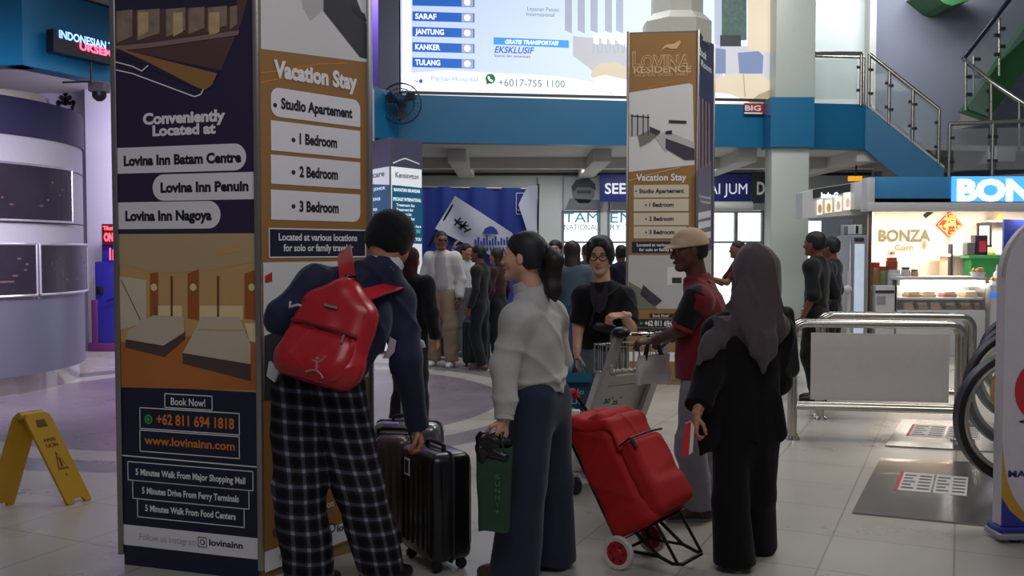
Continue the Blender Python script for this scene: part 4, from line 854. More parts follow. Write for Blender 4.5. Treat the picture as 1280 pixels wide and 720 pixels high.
# counter, display case, side fridge
def stall_thing(name, label, cat, x, y, Y=YK): return thing(name, at(x, y, Y), label, cat)
r = stall_thing('display_case', 'brightly lit glass display case of packed pastries on the stall counter', 'display case', 1175, 395)
zc = p_(1150, 400).z; b = pb(1120, 1232, 388, 440, YK - .1, .6, M_kw, .01, 0); b.build('cabinet', r)
b = pb(1119, 1233, 346, 350, YK - .1, .6, M_kw); b.build('top_slab', r)
b = pb(1121, 1231, 350.5, 358, YK + .1, .1, mat('case_tube', (255, 250, 240), .4, emit=7, var=0)); b.build('lamp_tube', r)
b = pb(1101, 1215, 347, 390, YK + .42, .06, M_kw); b.build('back_panel', r)
for y in (372, 388):
    b = pb(1121, 1231, y, y + 2.5, YK - .05, .45, M_kw, .002); b.build('shelf', r)
for x in (1120, 1231):
    b = pb(x, x + 1.6, 348, 390, YK - .1, .5, M_alu, .002); b.build('corner_post', r)
b = pb(1121, 1232, 350, 388, YK - .105, .008, glass('case_glass', (220, 225, 225), .08), 0); b.build('front_glass', r)
mp = [mat('pastry_' + n, c, .5, var=.2, scale=25) for n, c in (('golden', (190, 140, 80)), ('brown', (150, 100, 60)), ('red', (170, 90, 70)), ('tan', (205, 165, 110)), ('green', (110, 120, 70)))]
M_bag = mat('clear_pack', (226, 214, 196), .25, var=.1, scale=20)
def pack(x, y, w, h, m, label, group=None):
    a, c = at(x - w / 2, y + h / 2, YK + .12), at(x + w / 2, y - h / 2, YK + .12); b = MB(); cx = (a.x + c.x) / 2
    b.box((a.x, YK + .05, a.z), (c.x, YK + .28, a.z + (c.z - a.z) * .55), m, .02); r = b.build('snack_pack', loc=(cx, YK + .16, a.z)); tag(r, label, 'snack', group)
    b = MB(); b.box((a.x + .01, YK + .07, a.z + (c.z - a.z) * .5), (c.x - .01, YK + .26, c.z), M_bag, .025); b.build('pack_top', r)
for i, (x, m, t) in enumerate(((1141, 0, 'leftmost'), (1160, 3, 'second from the left'), (1186, 2, 'third from the left'), (1212, 3, 'rightmost'))): pack(x, 367.5, 17, 8, mp[m], 'golden pastry pack on the upper shelf of the lit case, %s' % t, 'pastry packs on the upper case shelf')
for i, (x, m, t) in enumerate(((1134, 3, 'leftmost'), (1152, 0, 'second from the left'), (1168, 3, 'third from the left'), (1187, 4, 'fourth, with greenish filling'), (1206, 2, 'fifth, reddish'), (1223, 1, 'rightmost, brown'))): pack(x, 382.5, 14, 10, mp[m], 'pastry bag on the lower shelf of the lit case, %s' % t, 'pastry bags on the lower case shelf')
r = stall_thing('side_counter', 'white counter cabinet with a dark slot at the left end of the food stall', 'counter', 1104, 440)
pb(1094, 1119, 357, 440, YK - .1, .7, M_kw, .01, 0).build('cabinet', r); pb(1095, 1118, 363, 366.5, YK - .11, .02, M_dkgrey, .002).build('dark_slot', r); pb(1096, 1107, 370, 380, YK - .115, .02, mat('counter_notice', (150, 152, 158), .5, var=.3, scale=40), .002).build('notice', r)
r = stall_thing('till_counter', 'white till counter with a small blue display at the right of the stall', 'counter', 1245, 440)
pb(1237, 1320, 356, 440, YK - .05, .7, M_kw, .01, 0).build('cabinet', r); pb(1238, 1256, 366, 371.5, YK - .06, .02, mat('till_display', (40, 120, 230), .4, emit=.8), .002).build('display', r)
r = stall_thing('display_fridge', 'upright glass-door fridge with lit inside standing left of the food stall', 'fridge', 1072, 440)
pb(1064, 1085, 294, 440, YK - .1, .7, mat('fridge_grey', (150, 152, 160), .4), .015, 0).build('body', r); pb(1067, 1081, 305, 420, YK - .115, .02, mat('fridge_lit', (190, 205, 225), .3, emit=.45, var=.15, scale=6), .01).build('door', r)
pb(1068, 1080, 297, 301.5, YK - .118, .02, M_dkgrey, .002).build('badge', r); pb(1062.5, 1064.5, 300, 400, YK - .14, .05, M_chrome, .004).build('handle', r)
# goods on the counters
def jar(x, y0, y1, w, cap, body, label, Y=YK + .15, group='goods on the stall counter'):
    a, c = at(x, y1, Y), at(x, y0, Y); R = w / 2 * Y / F; h = c.z - a.z; b = MB(); b.lathe([(.001, 0), (R * .95, 0), (R, h * .08), (R, h * .72), (R * .8, h * .8)], a, body, 20); r = b.build('snack_jar', loc=a); tag(r, label, 'jar', group)
    b = MB(); b.lathe([(R * .86, h * .78), (R * .86, h), (.001, h)], a, cap, 20); b.build('lid', r)
mr, mg2, mc = mat('lid_red', (190, 60, 50), .4), mat('jar_green', (110, 126, 90), .35, var=.3, scale=30), mat('jar_pale', (190, 196, 206), .3, var=.3, scale=25)
jar(1093, 328, 357, 14, mr, mat('jar_amber', (150, 110, 70), .35, var=.4, scale=25), 'red-lidded amber jar at the left end of the stall counter')
jar(1103, 333, 357, 13, mat('lid_brown', (140, 80, 50), .4), mg2, 'brown-lidded greenish jar beside the red-lidded jar')
jar(1114.5, 322, 337, 14, mr, mat('jar_red', (160, 80, 60), .35, var=.4, scale=25), 'reddish jar stacked on the pale patterned jar')
jar(1116, 337, 357, 19, mat('lid_pale', (200, 200, 205), .4), mc, 'wide pale patterned jar under the reddish jar')
jar(1132, 334, 346.5, 11, mat('lid_dark', (70, 66, 60), .4), mc, 'small dark-lidded jar left on top of the lit case')
jar(1143, 337, 346.5, 9, mat('lid_dark', (70, 66, 60), .4), mat('jar_tan', (180, 150, 110), .4), 'small tan jar right on top of the lit case')
r = thing('hand_fan', at(1114, 321, YK + .3), 'small round desk fan on the stacked jars of the stall', 'fan'); b = MB(); c0 = at(1114, 316.5, YK + .3)
for rr in (.06, .04, .02): b.tube([c0 + Vector((rr * math.cos(a), 0, rr * math.sin(a))) for a in np.linspace(0, 2 * PI, 17)[:-1]], .004, M_alu, 5, True)
for a in np.linspace(0, PI, 7)[:-1]: b.tube([c0 + Vector((.06 * math.cos(a), 0, .06 * math.sin(a))), c0 - Vector((.06 * math.cos(a), 0, .06 * math.sin(a)))], .003, M_alu, 4)
b.build('cage', r); b = MB(); b.tube([c0 - Vector((0, 0, .06)), at(1114, 322.5, YK + .3)], .01, M_alu, 6); b.build('stem', r)
# back of the stall on the right: frame, shelf, green bin, boxes
r = thing('picture_frame', at(1231, 306, 15.5), 'black picture frame leaning on the stall back wall', 'picture frame'); b = MB()
for e in ((1222, 1224.5, 279, 309), (1237.5, 1240, 279, 309), (1222, 1240, 279, 281.5), (1222, 1240, 306, 309)): b.box(at(e[0], e[3], 15.45), at(e[1], e[2], 15.45) + Vector((0, .04, 0)), M_black)
b.build('frame', r); pb(1224, 1238, 281, 307, 15.47, .015, M_kw, 0).build('sheet', r)
r = thing('back_counter', at(1240, 440, 15.0), 'white back counter cupboard with a dark edge at the rear of the stall', 'counter'); pb(1190, 1260, 320, 440, 15.05, .5, mat('back_counter_beige', (214, 198, 180), .5), .01, 0).build('cabinet', r); pb(1188, 1262, 317, 321, 15.0, .6, M_kw).build('top', r); pb(1188, 1191.5, 305, 345, 15.0, .1, M_dkgrey, .004).build('edge_post', r)
r = thing('green_crate', at(1235, 347, 14.7), 'green plastic crate on the back counter of the stall', 'crate'); b = pb(1213, 1254, 320, 347, 14.75, .22, mat('crate_green', (40, 130, 70), .45), .01); b.build('body', r); pb(1211, 1256, 319, 323, 14.72, .28, mat('crate_green_rim', (80, 160, 100), .45), .005).build('rim', r)
def cart_box(x0, x1, y0, y1, Y, m, label, extra=None):
    b = pb(x0, x1, y0, y1, Y, .16, m, .006); a = at((x0 + x1) / 2, y1, Y); r = b.build('carton', loc=(a.x, Y + .08, a.z)); tag(r, label, 'box')
    if extra: pb(*extra, Y - .005, .006, mat('carton_pink', (210, 60, 100), .5), 0).build('printed_front', r)
cart_box(1209, 1219, 303, 319, 14.75, mat('carton_grey', (110, 110, 112), .6, var=.4, scale=30), 'grey cluttered box left of the dark pink carton on the crate')
cart_box(1219, 1235, 294, 319, 14.78, mat('carton_dark', (44, 40, 50), .6), 'dark carton with pink print standing on the green crate', (1224, 1233, 301, 315))
b = MB(); c0 = at(1239.5, 317, 14.75); b.ball(c0, .05, mat('lemon_yellow', (200, 214, 70), .4), 8, (1.1, 1, .75)); tag(b.build('yellow_fruit', loc=c0), 'small yellow-green fruit on the green crate beside the carton', 'fruit')
r = thing('figurine', at(1246, 275, 15.5), 'small golden figurine on the top shelf at the right of the stall', 'figurine'); b = MB(); c0 = at(1248, 275, 15.5); b.lathe([(.001, 0), (.06, .0), (.07, .05), (.04, .1), (.055, .14), (.03, .18), (.001, .19)], c0, M_goldp, 14); b.build('body', r); b = MB(); b.ball(c0 + Vector((.0, 0, .21)), .035, M_goldp, 8); b.build('head', r)
pb(1236, 1300, 275, 277.5, 15.4, .3, M_kw).build('upper_shelf', root)
pb(1254, 1330, 274, 330, 14.9, .05, mat('stall_navy_panel', (26, 42, 120), .45), .004).build('navy_panel', root)
def bowl(x, y, label):
    a = at(x, y, YK + .1); b = MB(); b.lathe([(.001, 0), (.08, 0), (.11, .07), (.1, .07), (.001, .03)], a, M_kw, 18); r = b.build('snack_bowl', loc=a); tag(r, label, 'bowl')
    b = MB()
    for k in range(9): b.ball(a + Vector((.06 * math.cos(k * 2.4), .05 * math.sin(k * 2.4), .08 + .015 * (k % 3))), .03, mp[(k % 2) * 3], 5)
    b.build('snacks', r)
bowl(1222, 346, 'white bowl heaped with golden snacks at the right end of the lit case'); bowl(1246, 356.5, 'white bowl of golden snacks on the till counter')
r = thing('squeeze_bottle', at(1247, 345, YK + .25), 'white squeeze bottle behind the snack bowl on the till counter', 'bottle'); a = at(1246, 352, YK + .3); b = MB(); b.lathe([(.001, 0), (.05, 0), (.05, .12), (.02, .16)], a, M_kw, 14); b.build('body', r); b = MB(); b.lathe([(.018, .155), (.006, .25), (.001, .25)], a, M_kw, 10); b.build('nozzle', r)
b = MB(); c0 = at(1160, 267, 15.3); b.tube([c0 + Vector((-.06, 0, -.05)), c0 + Vector((.05, -.05, .05))], .035, M_black, 12); tag(b.build('spotlight', loc=c0), 'black tube spotlight under the stall header above the wall letters', 'lamp')
# side shop board left of the stall
YQ = 15.2; root = thing('menu_board', at(1045, 270, YQ), 'white hanging shop board with four lit drink pictures left of the stall', 'menu board')
b = MB(); b.slab([at(1003, 273, YQ), at(1080, 268, YQ), at(1080, 226, YQ), at(1018, 236, YQ), at(1003, 241, YQ)], (0, .35, 0), M_kw); b.build('board', root)
f = Face((at(1003, 0, YQ - .01).x, YQ - .01, 0), (at(1090, 0, YQ - .01).x, YQ - .01, 0), step=.005)
for x0, x1, y0, y1, c in ((1021, 1028, 249, 269, (190, 150, 90)), (1031, 1040, 249, 266.5, (200, 160, 80)), (1043, 1052, 245, 265, (214, 190, 170)), (1054, 1064.5, 240, 263, (222, 196, 170))):
    f.ppoly([(x0, y0 + 1), (x1, y0), (x1, y1 - 1), (x0, y1)], mat('menu_%d' % x0, (235, 225, 210), .4, emit=.8), 2); f.disc((x0 + x1) / 2, (y0 + y1) / 2 + 2, 2.6, mat('menu_food_%d' % x0, c, .4, emit=.45), 3, 2.2)
f.ppoly([(1016, 237), (1066, 229), (1066, 239), (1016, 248)], M_dkgrey, 1); f.text('Inda-G', 1026, 1047, 244, 6.5, M_lw, 4, .02); f.build('picture_panel', root)
b = pb(1068, 1087, 228, 262, YQ - .2, .3, M_kw); b.build('end_box', root)
b = MB(); b.box(at(1062, 226, 18.6), at(1078, 220, 18.6) + Vector((0, .1, 0)), mat('amber_light', (230, 160, 40), .4, emit=1)); r = b.build('amber_sign', loc=at(1070, 226, 18.6)); b = MB(); q = at(1070, 221, 18.65); b.tube([q, Vector((q.x, q.y, 3.44))], .015, M_dkgrey, 6); b.build('added_rod', r); tag(r, 'amber glowing strip sign under the blue staircase', 'sign')  # rod added as a support to hold the amber sign up to the soffit
# shop fronts behind the pillar
pb(1002, 1030, 276, 430, 19.5, .1, mat('lit_shop', (240, 240, 232), .5, emit=.9), 0, 0); b = pb(1002, 1027, 276, 430, 19.5, .1, M_day, 0, 0); o = struct('window_4', b)
b = pb(1027, 1066, 274, 440, 16.4, .1, M_wallgrey, 0, 0); struct('wall_shop', b)
r = thing('electric_cabinet', at(1058, 300, 16.3), 'small white wall cabinet above the fridge beside the stall', 'cabinet'); pb(1054, 1061, 281, 296, 16.2, .15, M_kw).build('body', r); pb(1055, 1060, 283, 294, 16.18, .02, M_wallgrey).build('door', r)
for x0, x1, y0, t in ((1063, 1078, 275, 'white cup box on top of the fridge'),): 
    b = pb(1067, 1078, 281, 293, YK + .1, .25, M_kw, .01); r = b.build('carton', loc=at(1072, 293, YK + .2)); tag(r, t, 'box'); pb(1070, 1073, 282, 292, YK + .09, .012, M_black, .002).build('dark_stripe', r)
# crowd posts behind the barriers (seen over the far one)
for k, (x, y, t) in enumerate(((1060, 330, 'thin white pole with small knob standing left of the fridge'),)):
    r = thing('queue_pole', G(1060, 452), t, 'pole'); a = G(1060, 452); b = MB(); b.tube([a, a + Vector((0, 0, 1.25))], .025, M_white, 10); b.build('pole', r); b = MB(); b.ball(a + Vector((-.02, 0, 1.0)), .06, M_white, 8); b.build('knob', r); b = MB(); b.lathe([(.16, 0), (.16, .02), (.03, .04)], a, M_white, 18); b.build('base', r)
# ------------------------------------------------------------------ people: blended-volume surfaces
def V3(v): return np.array((v[0], v[1], v[2]), dtype=np.float64)
def unit(v): v = V3(v); return v / np.linalg.norm(v)
class Field:
    def __init__(s): s.p = []; s.subs = []; s.cuts = []
    def cone(s, a, b, ra, rb=None, k=.03, ax=None, fl=1, ca=0, cb=0):
        """tapered limb a->b; fl flattens it along ax; ca/cb: flat cut at that end"""
        s.p.append(('c', V3(a), V3(b), ra, ra if rb is None else rb, k, None if ax is None else unit(ax), fl, ca, cb)); return s
    def ell(s, c, r, M=None, k=.02): s.p.append(('e', V3(c), np.array(r, float), np.eye(3) if M is None else M, k)); return s
    def rbox(s, c, half, M, r=.03, k=.03): s.p.append(('b', V3(c), np.array(half, float), np.array(M, float), k, r)); return s     # rounded box, M rows = its axes
    def sub(s, c, r, M=None, k=.008): s.subs.append((V3(c), np.array(r, float), np.eye(3) if M is None else M, k)); return s
    def cut(s, p, n): s.cuts.append((V3(p), unit(n))); return s       # removes the side n points to
    def mesh(s, h, noise=None):
        lo, hi = np.full(3, 1e9), np.full(3, -1e9); bb = []
        for p in s.p:
            if p[0] == 'c': m = max(p[3], p[4]); a = np.minimum(p[1], p[2]) - m; b = np.maximum(p[1], p[2]) + m
            elif p[0] == 'b': m = np.abs(p[3]).T @ p[2]; a = p[1] - m; b = p[1] + m
            else: m = p[2].max(); a = p[1] - m; b = p[1] + m
            bb.append((a, b)); lo = np.minimum(lo, a); hi = np.maximum(hi, b)
        lo -= 3 * h + .012; hi += 3 * h + .012; n = np.ceil((hi - lo) / h).astype(int) + 1; D = np.full(n, .5, np.float32)
        ax = [lo[i] + h * np.arange(n[i]) for i in range(3)]
        for p, (a, b) in zip(s.p, bb):
            k = p[5] if p[0] == 'c' else p[4]; pad = max(k * 1.3, 3 * h) + .01
            i0 = np.maximum(0, np.floor((a - pad - lo) / h).astype(int)); i1 = np.minimum(n, np.ceil((b + pad - lo) / h).astype(int) + 1)
            sl = tuple(slice(i0[i], i1[i]) for i in range(3)); X, Y, Z = np.meshgrid(*[ax[i][sl[i]] for i in range(3)], indexing='ij')
            if p[0] == 'c':
                _, A, B, ra, rb, k, fx_, fl, ca, cb = p; d = B - A; L2 = max(d @ d, 1e-9); qx, qy, qz = X - A[0], Y - A[1], Z - A[2]
                t = (qx * d[0] + qy * d[1] + qz * d[2]) / L2; tc = np.clip(t, 0, 1)
                vx, vy, vz = qx - tc * d[0], qy - tc * d[1], qz - tc * d[2]
                if fx_ is not None and fl != 1:
                    va = (vx * fx_[0] + vy * fx_[1] + vz * fx_[2]) * (1 / fl - 1); vx = vx + va * fx_[0]; vy = vy + va * fx_[1]; vz = vz + va * fx_[2]
                d_ = np.sqrt(vx * vx + vy * vy + vz * vz) - (ra + (rb - ra) * tc)
                if fl < 1: d_ = d_ * (fl ** .5)
                L = math.sqrt(L2)
                if ca: d_ = np.maximum(d_, -t * L)
                if cb: d_ = np.maximum(d_, (t - 1) * L)
            elif p[0] == 'b':
                _, c, hf, M, k, rr = p; q = np.abs(np.stack([X - c[0], Y - c[1], Z - c[2]], -1) @ M.T) - (hf - rr); d_ = np.sqrt((np.maximum(q, 0) ** 2).sum(-1)) + np.minimum(q.max(-1), 0) - rr
            else:
                _, c, r, M, k = p; q = np.stack([X - c[0], Y - c[1], Z - c[2]], -1) @ M.T; q = q / r
                d_ = (np.sqrt((q * q).sum(-1)) - 1) * r.min()
            o = D[sl]; hh = np.clip(.5 + .5 * (d_ - o) / k, 0, 1); D[sl] = d_ + (o - d_) * hh - k * hh * (1 - hh)
        for c, r, M, k in s.subs:
            m = r.max() + .03; i0 = np.maximum(0, np.floor((c - m - lo) / h).astype(int)); i1 = np.minimum(n, np.ceil((c + m - lo) / h).astype(int) + 1)
            sl = tuple(slice(i0[i], i1[i]) for i in range(3)); X, Y, Z = np.meshgrid(*[ax[i][sl[i]] for i in range(3)], indexing='ij')
            q = np.stack([X - c[0], Y - c[1], Z - c[2]], -1) @ M.T; d_ = -(np.sqrt(((q / r) ** 2).sum(-1)) - 1) * r.min(); o = D[sl]
            hh = np.clip(.5 - .5 * (d_ - o) / k, 0, 1); D[sl] = d_ + (o - d_) * hh + k * hh * (1 - hh)
        if noise or s.cuts:
            X, Y, Z = np.meshgrid(*ax, indexing='ij')
            if noise: D += noise(X, Y, Z)
            for p, nn in s.cuts: D = np.maximum(D, (X - p[0]) * nn[0] + (Y - p[1]) * nn[1] + (Z - p[2]) * nn[2])
        return nets(D, lo, h)
def nets(D, lo, h):
    S = D < 0; n = np.array(D.shape) - 1; cnt = np.zeros(n, np.int8)
    for dx in (0, 1):
        for dy in (0, 1):
            for dz in (0, 1): cnt += S[dx:dx + n[0], dy:dy + n[1], dz:dz + n[2]]
    act = np.argwhere((cnt > 0) & (cnt < 8)); idx = np.full(n, -1, np.int64); idx[tuple(act.T)] = np.arange(len(act))
    cs = np.array([(a, b, c) for a in (0, 1) for b in (0, 1) for c in (0, 1)])
    val = np.stack([D[act[:, 0] + c[0], act[:, 1] + c[1], act[:, 2] + c[2]] for c in cs], 1)
    acc = np.zeros((len(act), 3)); w = np.zeros(len(act))
    for i in range(8):
        for j in range(i + 1, 8):
            if np.abs(cs[i] - cs[j]).sum() != 1: continue
            m = (val[:, i] < 0) != (val[:, j] < 0); a, b = val[m, i], val[m, j]; t = (a / (a - b))[:, None]
            acc[m] += cs[i] + (cs[j] - cs[i]) * t; w[m] += 1
    Vt = lo + h * (act + acc / w[:, None]); Fq = []
    for a in range(3):
        b, c = (a + 1) % 3, (a + 2) % 3; s0 = [slice(None)] * 3; s1 = [slice(None)] * 3; s0[a] = slice(0, -1); s1[a] = slice(1, None)
        ch = np.argwhere(S[tuple(s0)] != S[tuple(s1)]); ch = ch[(ch[:, b] > 0) & (ch[:, c] > 0) & (ch[:, b] < n[b]) & (ch[:, c] < n[c])]
        inside = S[tuple(ch.T)]; q = []
        for ob, oc in ((-1, -1), (0, -1), (0, 0), (-1, 0)):
            e = ch.copy(); e[:, b] += ob; e[:, c] += oc; q.append(idx[tuple(e.T)])
        q = np.stack(q, 1); q[~inside] = q[~inside][:, ::-1]; Fq.append(q)
    return Vt, np.concatenate(Fq)
def smooth_obj(name, parts, m, parent, attr=None, relax=0):
    vs, fs, o = [], [], 0
    for Vt, Fq in parts: vs.append(Vt); fs.append(Fq + o); o += len(Vt)
    Vt = np.concatenate(vs); Fq = np.concatenate(fs); base = V3(parent['_b'])
    me = bpy.data.meshes.new(name); me.vertices.add(len(Vt)); me.vertices.foreach_set('co', (Vt - base).astype(np.float32).ravel())
    me.loops.add(len(Fq) * 4); me.polygons.add(len(Fq)); me.loops.foreach_set('vertex_index', Fq.astype(np.int32).ravel()); me.polygons.foreach_set('loop_start', np.arange(0, len(Fq) * 4, 4, dtype=np.int32))
    me.polygons.foreach_set('use_smooth', np.ones(len(Fq), bool)); me.update(); me.validate(); me.materials.append(m)
    if attr is not None:
        a = me.attributes.new('cloth', 'FLOAT_VECTOR', 'POINT'); a.data.foreach_set('vector', attr(Vt).astype(np.float32).ravel())
    ob = bpy.data.objects.new(name, me); COL.objects.link(ob); ob.parent = parent; ob['_b'] = tuple(base); return ob
def folds(amp, f, seed=0, zs=1.0):
    def fn(X, Y, Z):
        Z = Z * zs; s = seed
        a = np.sin(f * (X * .8 + Z * .6) + 1.9 * np.sin(f * .45 * (Y + Z * .7) + s) + s); b = np.sin(f * .62 * (Y * .9 - Z * .9 + X * .3) + 1.6 * np.sin(f * .4 * X + 2 + s) + 2 * s)
        c = np.sin(f * 1.7 * (Z * .8 + Y * .5 - X * .5) + 1.2 * np.sin(f * .8 * X + s))
        r1 = 1 - np.abs(np.sin(f * .55 * (Z * .9 + X * .55 + Y * .2) + 2.1 * np.sin(f * .22 * (X * 1.1 + Y) + s) + 1.2 * np.sin(f * .3 * Z + s))); r2 = 1 - np.abs(np.sin(f * .5 * (Z * .8 - X * .7 + Y * .4) + 1.8 * np.sin(f * .25 * (Y - X) + 2 * s) + s))
        return (-amp * (.95 * r1 ** 3 + .8 * r2 ** 3) + amp * (.45 * a * b + .3 * a + .15 * c + .35)).astype(np.float32)
    return fn
# ---- head and hands
def frame_of(face, tilt=(0, 0, 1)):
    f = unit(face); u = V3(tilt); u = unit(u - f * (u @ f)); r = np.cross(f, u); return np.stack([r, f, u])   # rows: right, front, up
def head_field(c, M, female=False, k=1.0):
    F_ = Field(); P = lambda x, y, z: V3(c) + (M[0] * x + M[1] * y + M[2] * z) * k
    e = lambda x, y, z, r, kk=.02: F_.ell(P(x, y, z), np.array(r) * k, M, kk * k)
    j = .93 if female else 1.0
    e(0, -.014, .038, (.073, .093, .082)); e(0, .018, -.005, (.064 * j, .07, .075), .03)
    F_.cone(P(0, .02, -.02), P(0, .05, -.082), .058 * k * j, .031 * k * j, .03 * k)
    for s in (-1, 1):
        F_.cone(P(s * .050 * j, .0, -.045), P(s * .016, .066, -.094), .022 * k, .014 * k, .025 * k)
        e(s * .036, .056, -.022, (.026, .024, .026), .02); F_.cone(P(s * .012, .084, .026), P(s * .045, .070, .024), .0095 * k, .007 * k, .014 * k)
        e(s * .0765, -.008, -.004, (.009, .018, .031), .008); e(s * .0095, .094, -.032, (.0085, .010, .007), .008)
        F_.sub(P(s * .031, .099, .006), np.array((.017, .017, .010)) * k, M, .010 * k)
    F_.cone(P(0, .083, .014), P(0, .104, -.026), .0075 * k, .0105 * k, .010 * k)
    e(0, .083, -.054, (.022, .011, .006), .006); e(0, .081, -.064, (.018, .011, .0065), .006); e(0, .072, -.092, (.02, .017, .014), .014)
    return F_, P
def hand_field(w, d, n, t, curl=.5, spread=1.0, k=.92, thumb=.5):
    """w wrist, d pointing to the knuckles, n the way the palm looks, t the thumb's side"""
    F_ = Field(); w = V3(w); d = unit(d); n = unit(V3(n) - d * (V3(n) @ d)); t0 = np.cross(d, n); t = t0 if t0 @ V3(t) > 0 else -t0; tip = []
    F_.cone(w - d * .03, w + d * .015, .027 * k, .026 * k, .012, n, .75)
    F_.cone(w + d * .02 * k, w + d * .082 * k, .030 * k, .037 * k, .012, n, .40); F_.cone(w + d * .035 * k + t * .012, w + d * .075 * k + t * .022, .017 * k, .013 * k, .012)
    for off, L in ((.029, .074), (.0095, .082), (-.0095, .076), (-.028, .060)):
        p = w + (d * (.090 - abs(off - .005) * .25) + t * off) * k; a = curl * .55
        for fr_, r0, r1 in ((.45, .0092, .0082), (.31, .0082, .0074), (.24, .0074, .0064)):
            dd = d * math.cos(a) + n * math.sin(a) + t * off * 1.5 * spread * max(0, 1 - curl); dd = unit(dd); q = p + dd * L * fr_ * k
            F_.cone(p, q, r0 * k, r1 * k, .004); p = q; a += curl * .95
        tip.append(p)
    p = w + (d * .030 + t * .026 + n * .006) * k
    for (a, b_, c_), L, r0, r1 in (((.55, .75, .30), .038, .0125, .0105), ((.80, .35 - .4 * thumb, .35 + .3 * thumb), .030, .0105, .0092), ((.85, .1 - .5 * thumb, .40 + .3 * thumb), .024, .0092, .0072)):
        q = p + unit(d * a + t * b_ + n * c_) * L * k; F_.cone(p, q, r0 * k, r1 * k, .005); p = q
    return F_
SK = {n: mat('skin_' + n, c, .5, var=.07, scale=18, spec=.35) for n, c in (('light', (206, 158, 130)), ('tan', (176, 124, 96)), ('brown', (128, 84, 62)), ('deep', (92, 58, 44)))}
M_hair = mat('hair_black', (20, 17, 17), .58, var=.3, scale=60); M_hairb = mat('hair_dark_brown', (38, 27, 23), .58, var=.3, scale=60); M_lip = mat('lip_tone', (150, 82, 78), .45); M_eyew = mat('eye_white', (215, 210, 205), .25); M_eyed = mat('eye_dark', (26, 18, 16), .2)
def joints(o, H=1.7, ang=0, arms='down', lean=0, seed=0):
    """standing joints for a figure of height H at ground point o facing ang (0 = towards +Y)"""
    o = V3(o); f = np.array((-math.sin(ang), math.cos(ang), 0)); r = np.array((math.cos(ang), math.sin(ang), 0)); s = H / 1.7
    P = lambda x, y, z: o + (r * x + f * y) * s + np.array((0, 0, z * s)); J = dict(front=f, face=f, tilt=(0, 0, 1), k=s)
    J.update(head=P(0, .03, 1.585), neck=P(0, -.01, 1.43), pel=P(0, 0, .95))
    for c, q in (('l', -1), ('r', 1)):
        J['s' + c] = P(q * .175, -.01, 1.385); J['e' + c] = P(q * .235, -.03, 1.10); J['w' + c] = P(q * .245, .05, .86)
        J['h' + c] = P(q * .088, 0, .90); J['k' + c] = P(q * .10, .02 + .02 * math.sin(seed + q), .49); J['a' + c] = P(q * .11, -.03 + .05 * math.sin(seed * 2 + q), .085)
    J['P'] = P; return J
def plaid_mat():
    m = bpy.data.materials.new('plaid_cloth'); m.use_nodes = True; nt = m.node_tree; L = nt.links.new; N = nt.nodes.new; b = nt.nodes['Principled BSDF']; b.inputs['Roughness'].default_value = .85; b.inputs['Specular IOR Level'].default_value = .2
    at_ = N('ShaderNodeAttribute'); at_.attribute_name = 'cloth'; sp = N('ShaderNodeSeparateXYZ'); L(at_.outputs['Vector'], sp.inputs[0])
    def band(out, per, ph, w):
        a = N('ShaderNodeMath'); a.operation = 'MULTIPLY_ADD'; a.inputs[1].default_value = 1 / per; a.inputs[2].default_value = ph; L(out, a.inputs[0])
        c = N('ShaderNodeMath'); c.operation = 'PINGPONG'; c.inputs[1].default_value = .5; L(a.outputs[0], c.inputs[0])
        d = N('ShaderNodeMapRange'); d.inputs[1].default_value = w; d.inputs[2].default_value = w * .6; L(c.outputs[0], d.inputs[0]); return d.outputs[0]
    def mx(a, f, c, bl='MIX'):
        q = N('ShaderNodeMix'); q.data_type = 'RGBA'; q.blend_type = bl; L(f, q.inputs[0]); (L(a, q.inputs[6]) if not isinstance(a, tuple) else setattr(q.inputs[6], 'default_value', a)); q.inputs[7].default_value = c; return q.outputs[2]
    u, v = sp.outputs[0], sp.outputs[1]; K = lambda c: lin(c) + (1,)
    def half(f, s):
        q = N('ShaderNodeMath'); q.operation = 'MULTIPLY'; q.inputs[1].default_value = s; L(f, q.inputs[0]); return q.outputs[0]
    c = mx(K((38, 38, 46)), half(band(u, .068, 0, .24), .75), K((12, 12, 18))); c = mx(c, half(band(v, .072, 0, .24), .75), K((12, 12, 18)))
    bu, bv = band(u, .068, .5, .15), band(v, .072, .5, .15)
    c = mx(c, half(bu, .30), K((112, 112, 126))); c = mx(c, half(bv, .30), K((112, 112, 126)))
    pr = N('ShaderNodeMath'); pr.operation = 'MULTIPLY'; L(bu, pr.inputs[0]); L(bv, pr.inputs[1]); c = mx(c, half(pr.outputs[0], .6), K((160, 160, 172)))
    no = N('ShaderNodeTexNoise'); no.inputs['Scale'].default_value = 120; tc = N('ShaderNodeTexCoord'); L(tc.outputs['Object'], no.inputs['Vector']); bp = N('ShaderNodeBump'); bp.inputs['Strength'].default_value = .2; bp.inputs['Distance'].default_value = .003; L(no.outputs['Fac'], bp.inputs['Height']); L(bp.outputs[0], b.inputs['Normal'])
    L(c, b.inputs['Base Color']); return m
def cloth(n, c, **k): return mat('cloth_' + n, c, k.pop('rough', .85), var=k.pop('var', .08), scale=k.pop('scale', 14), bump=k.pop('bump', .15), spec=.25, sheen=k.pop('sheen', .15))
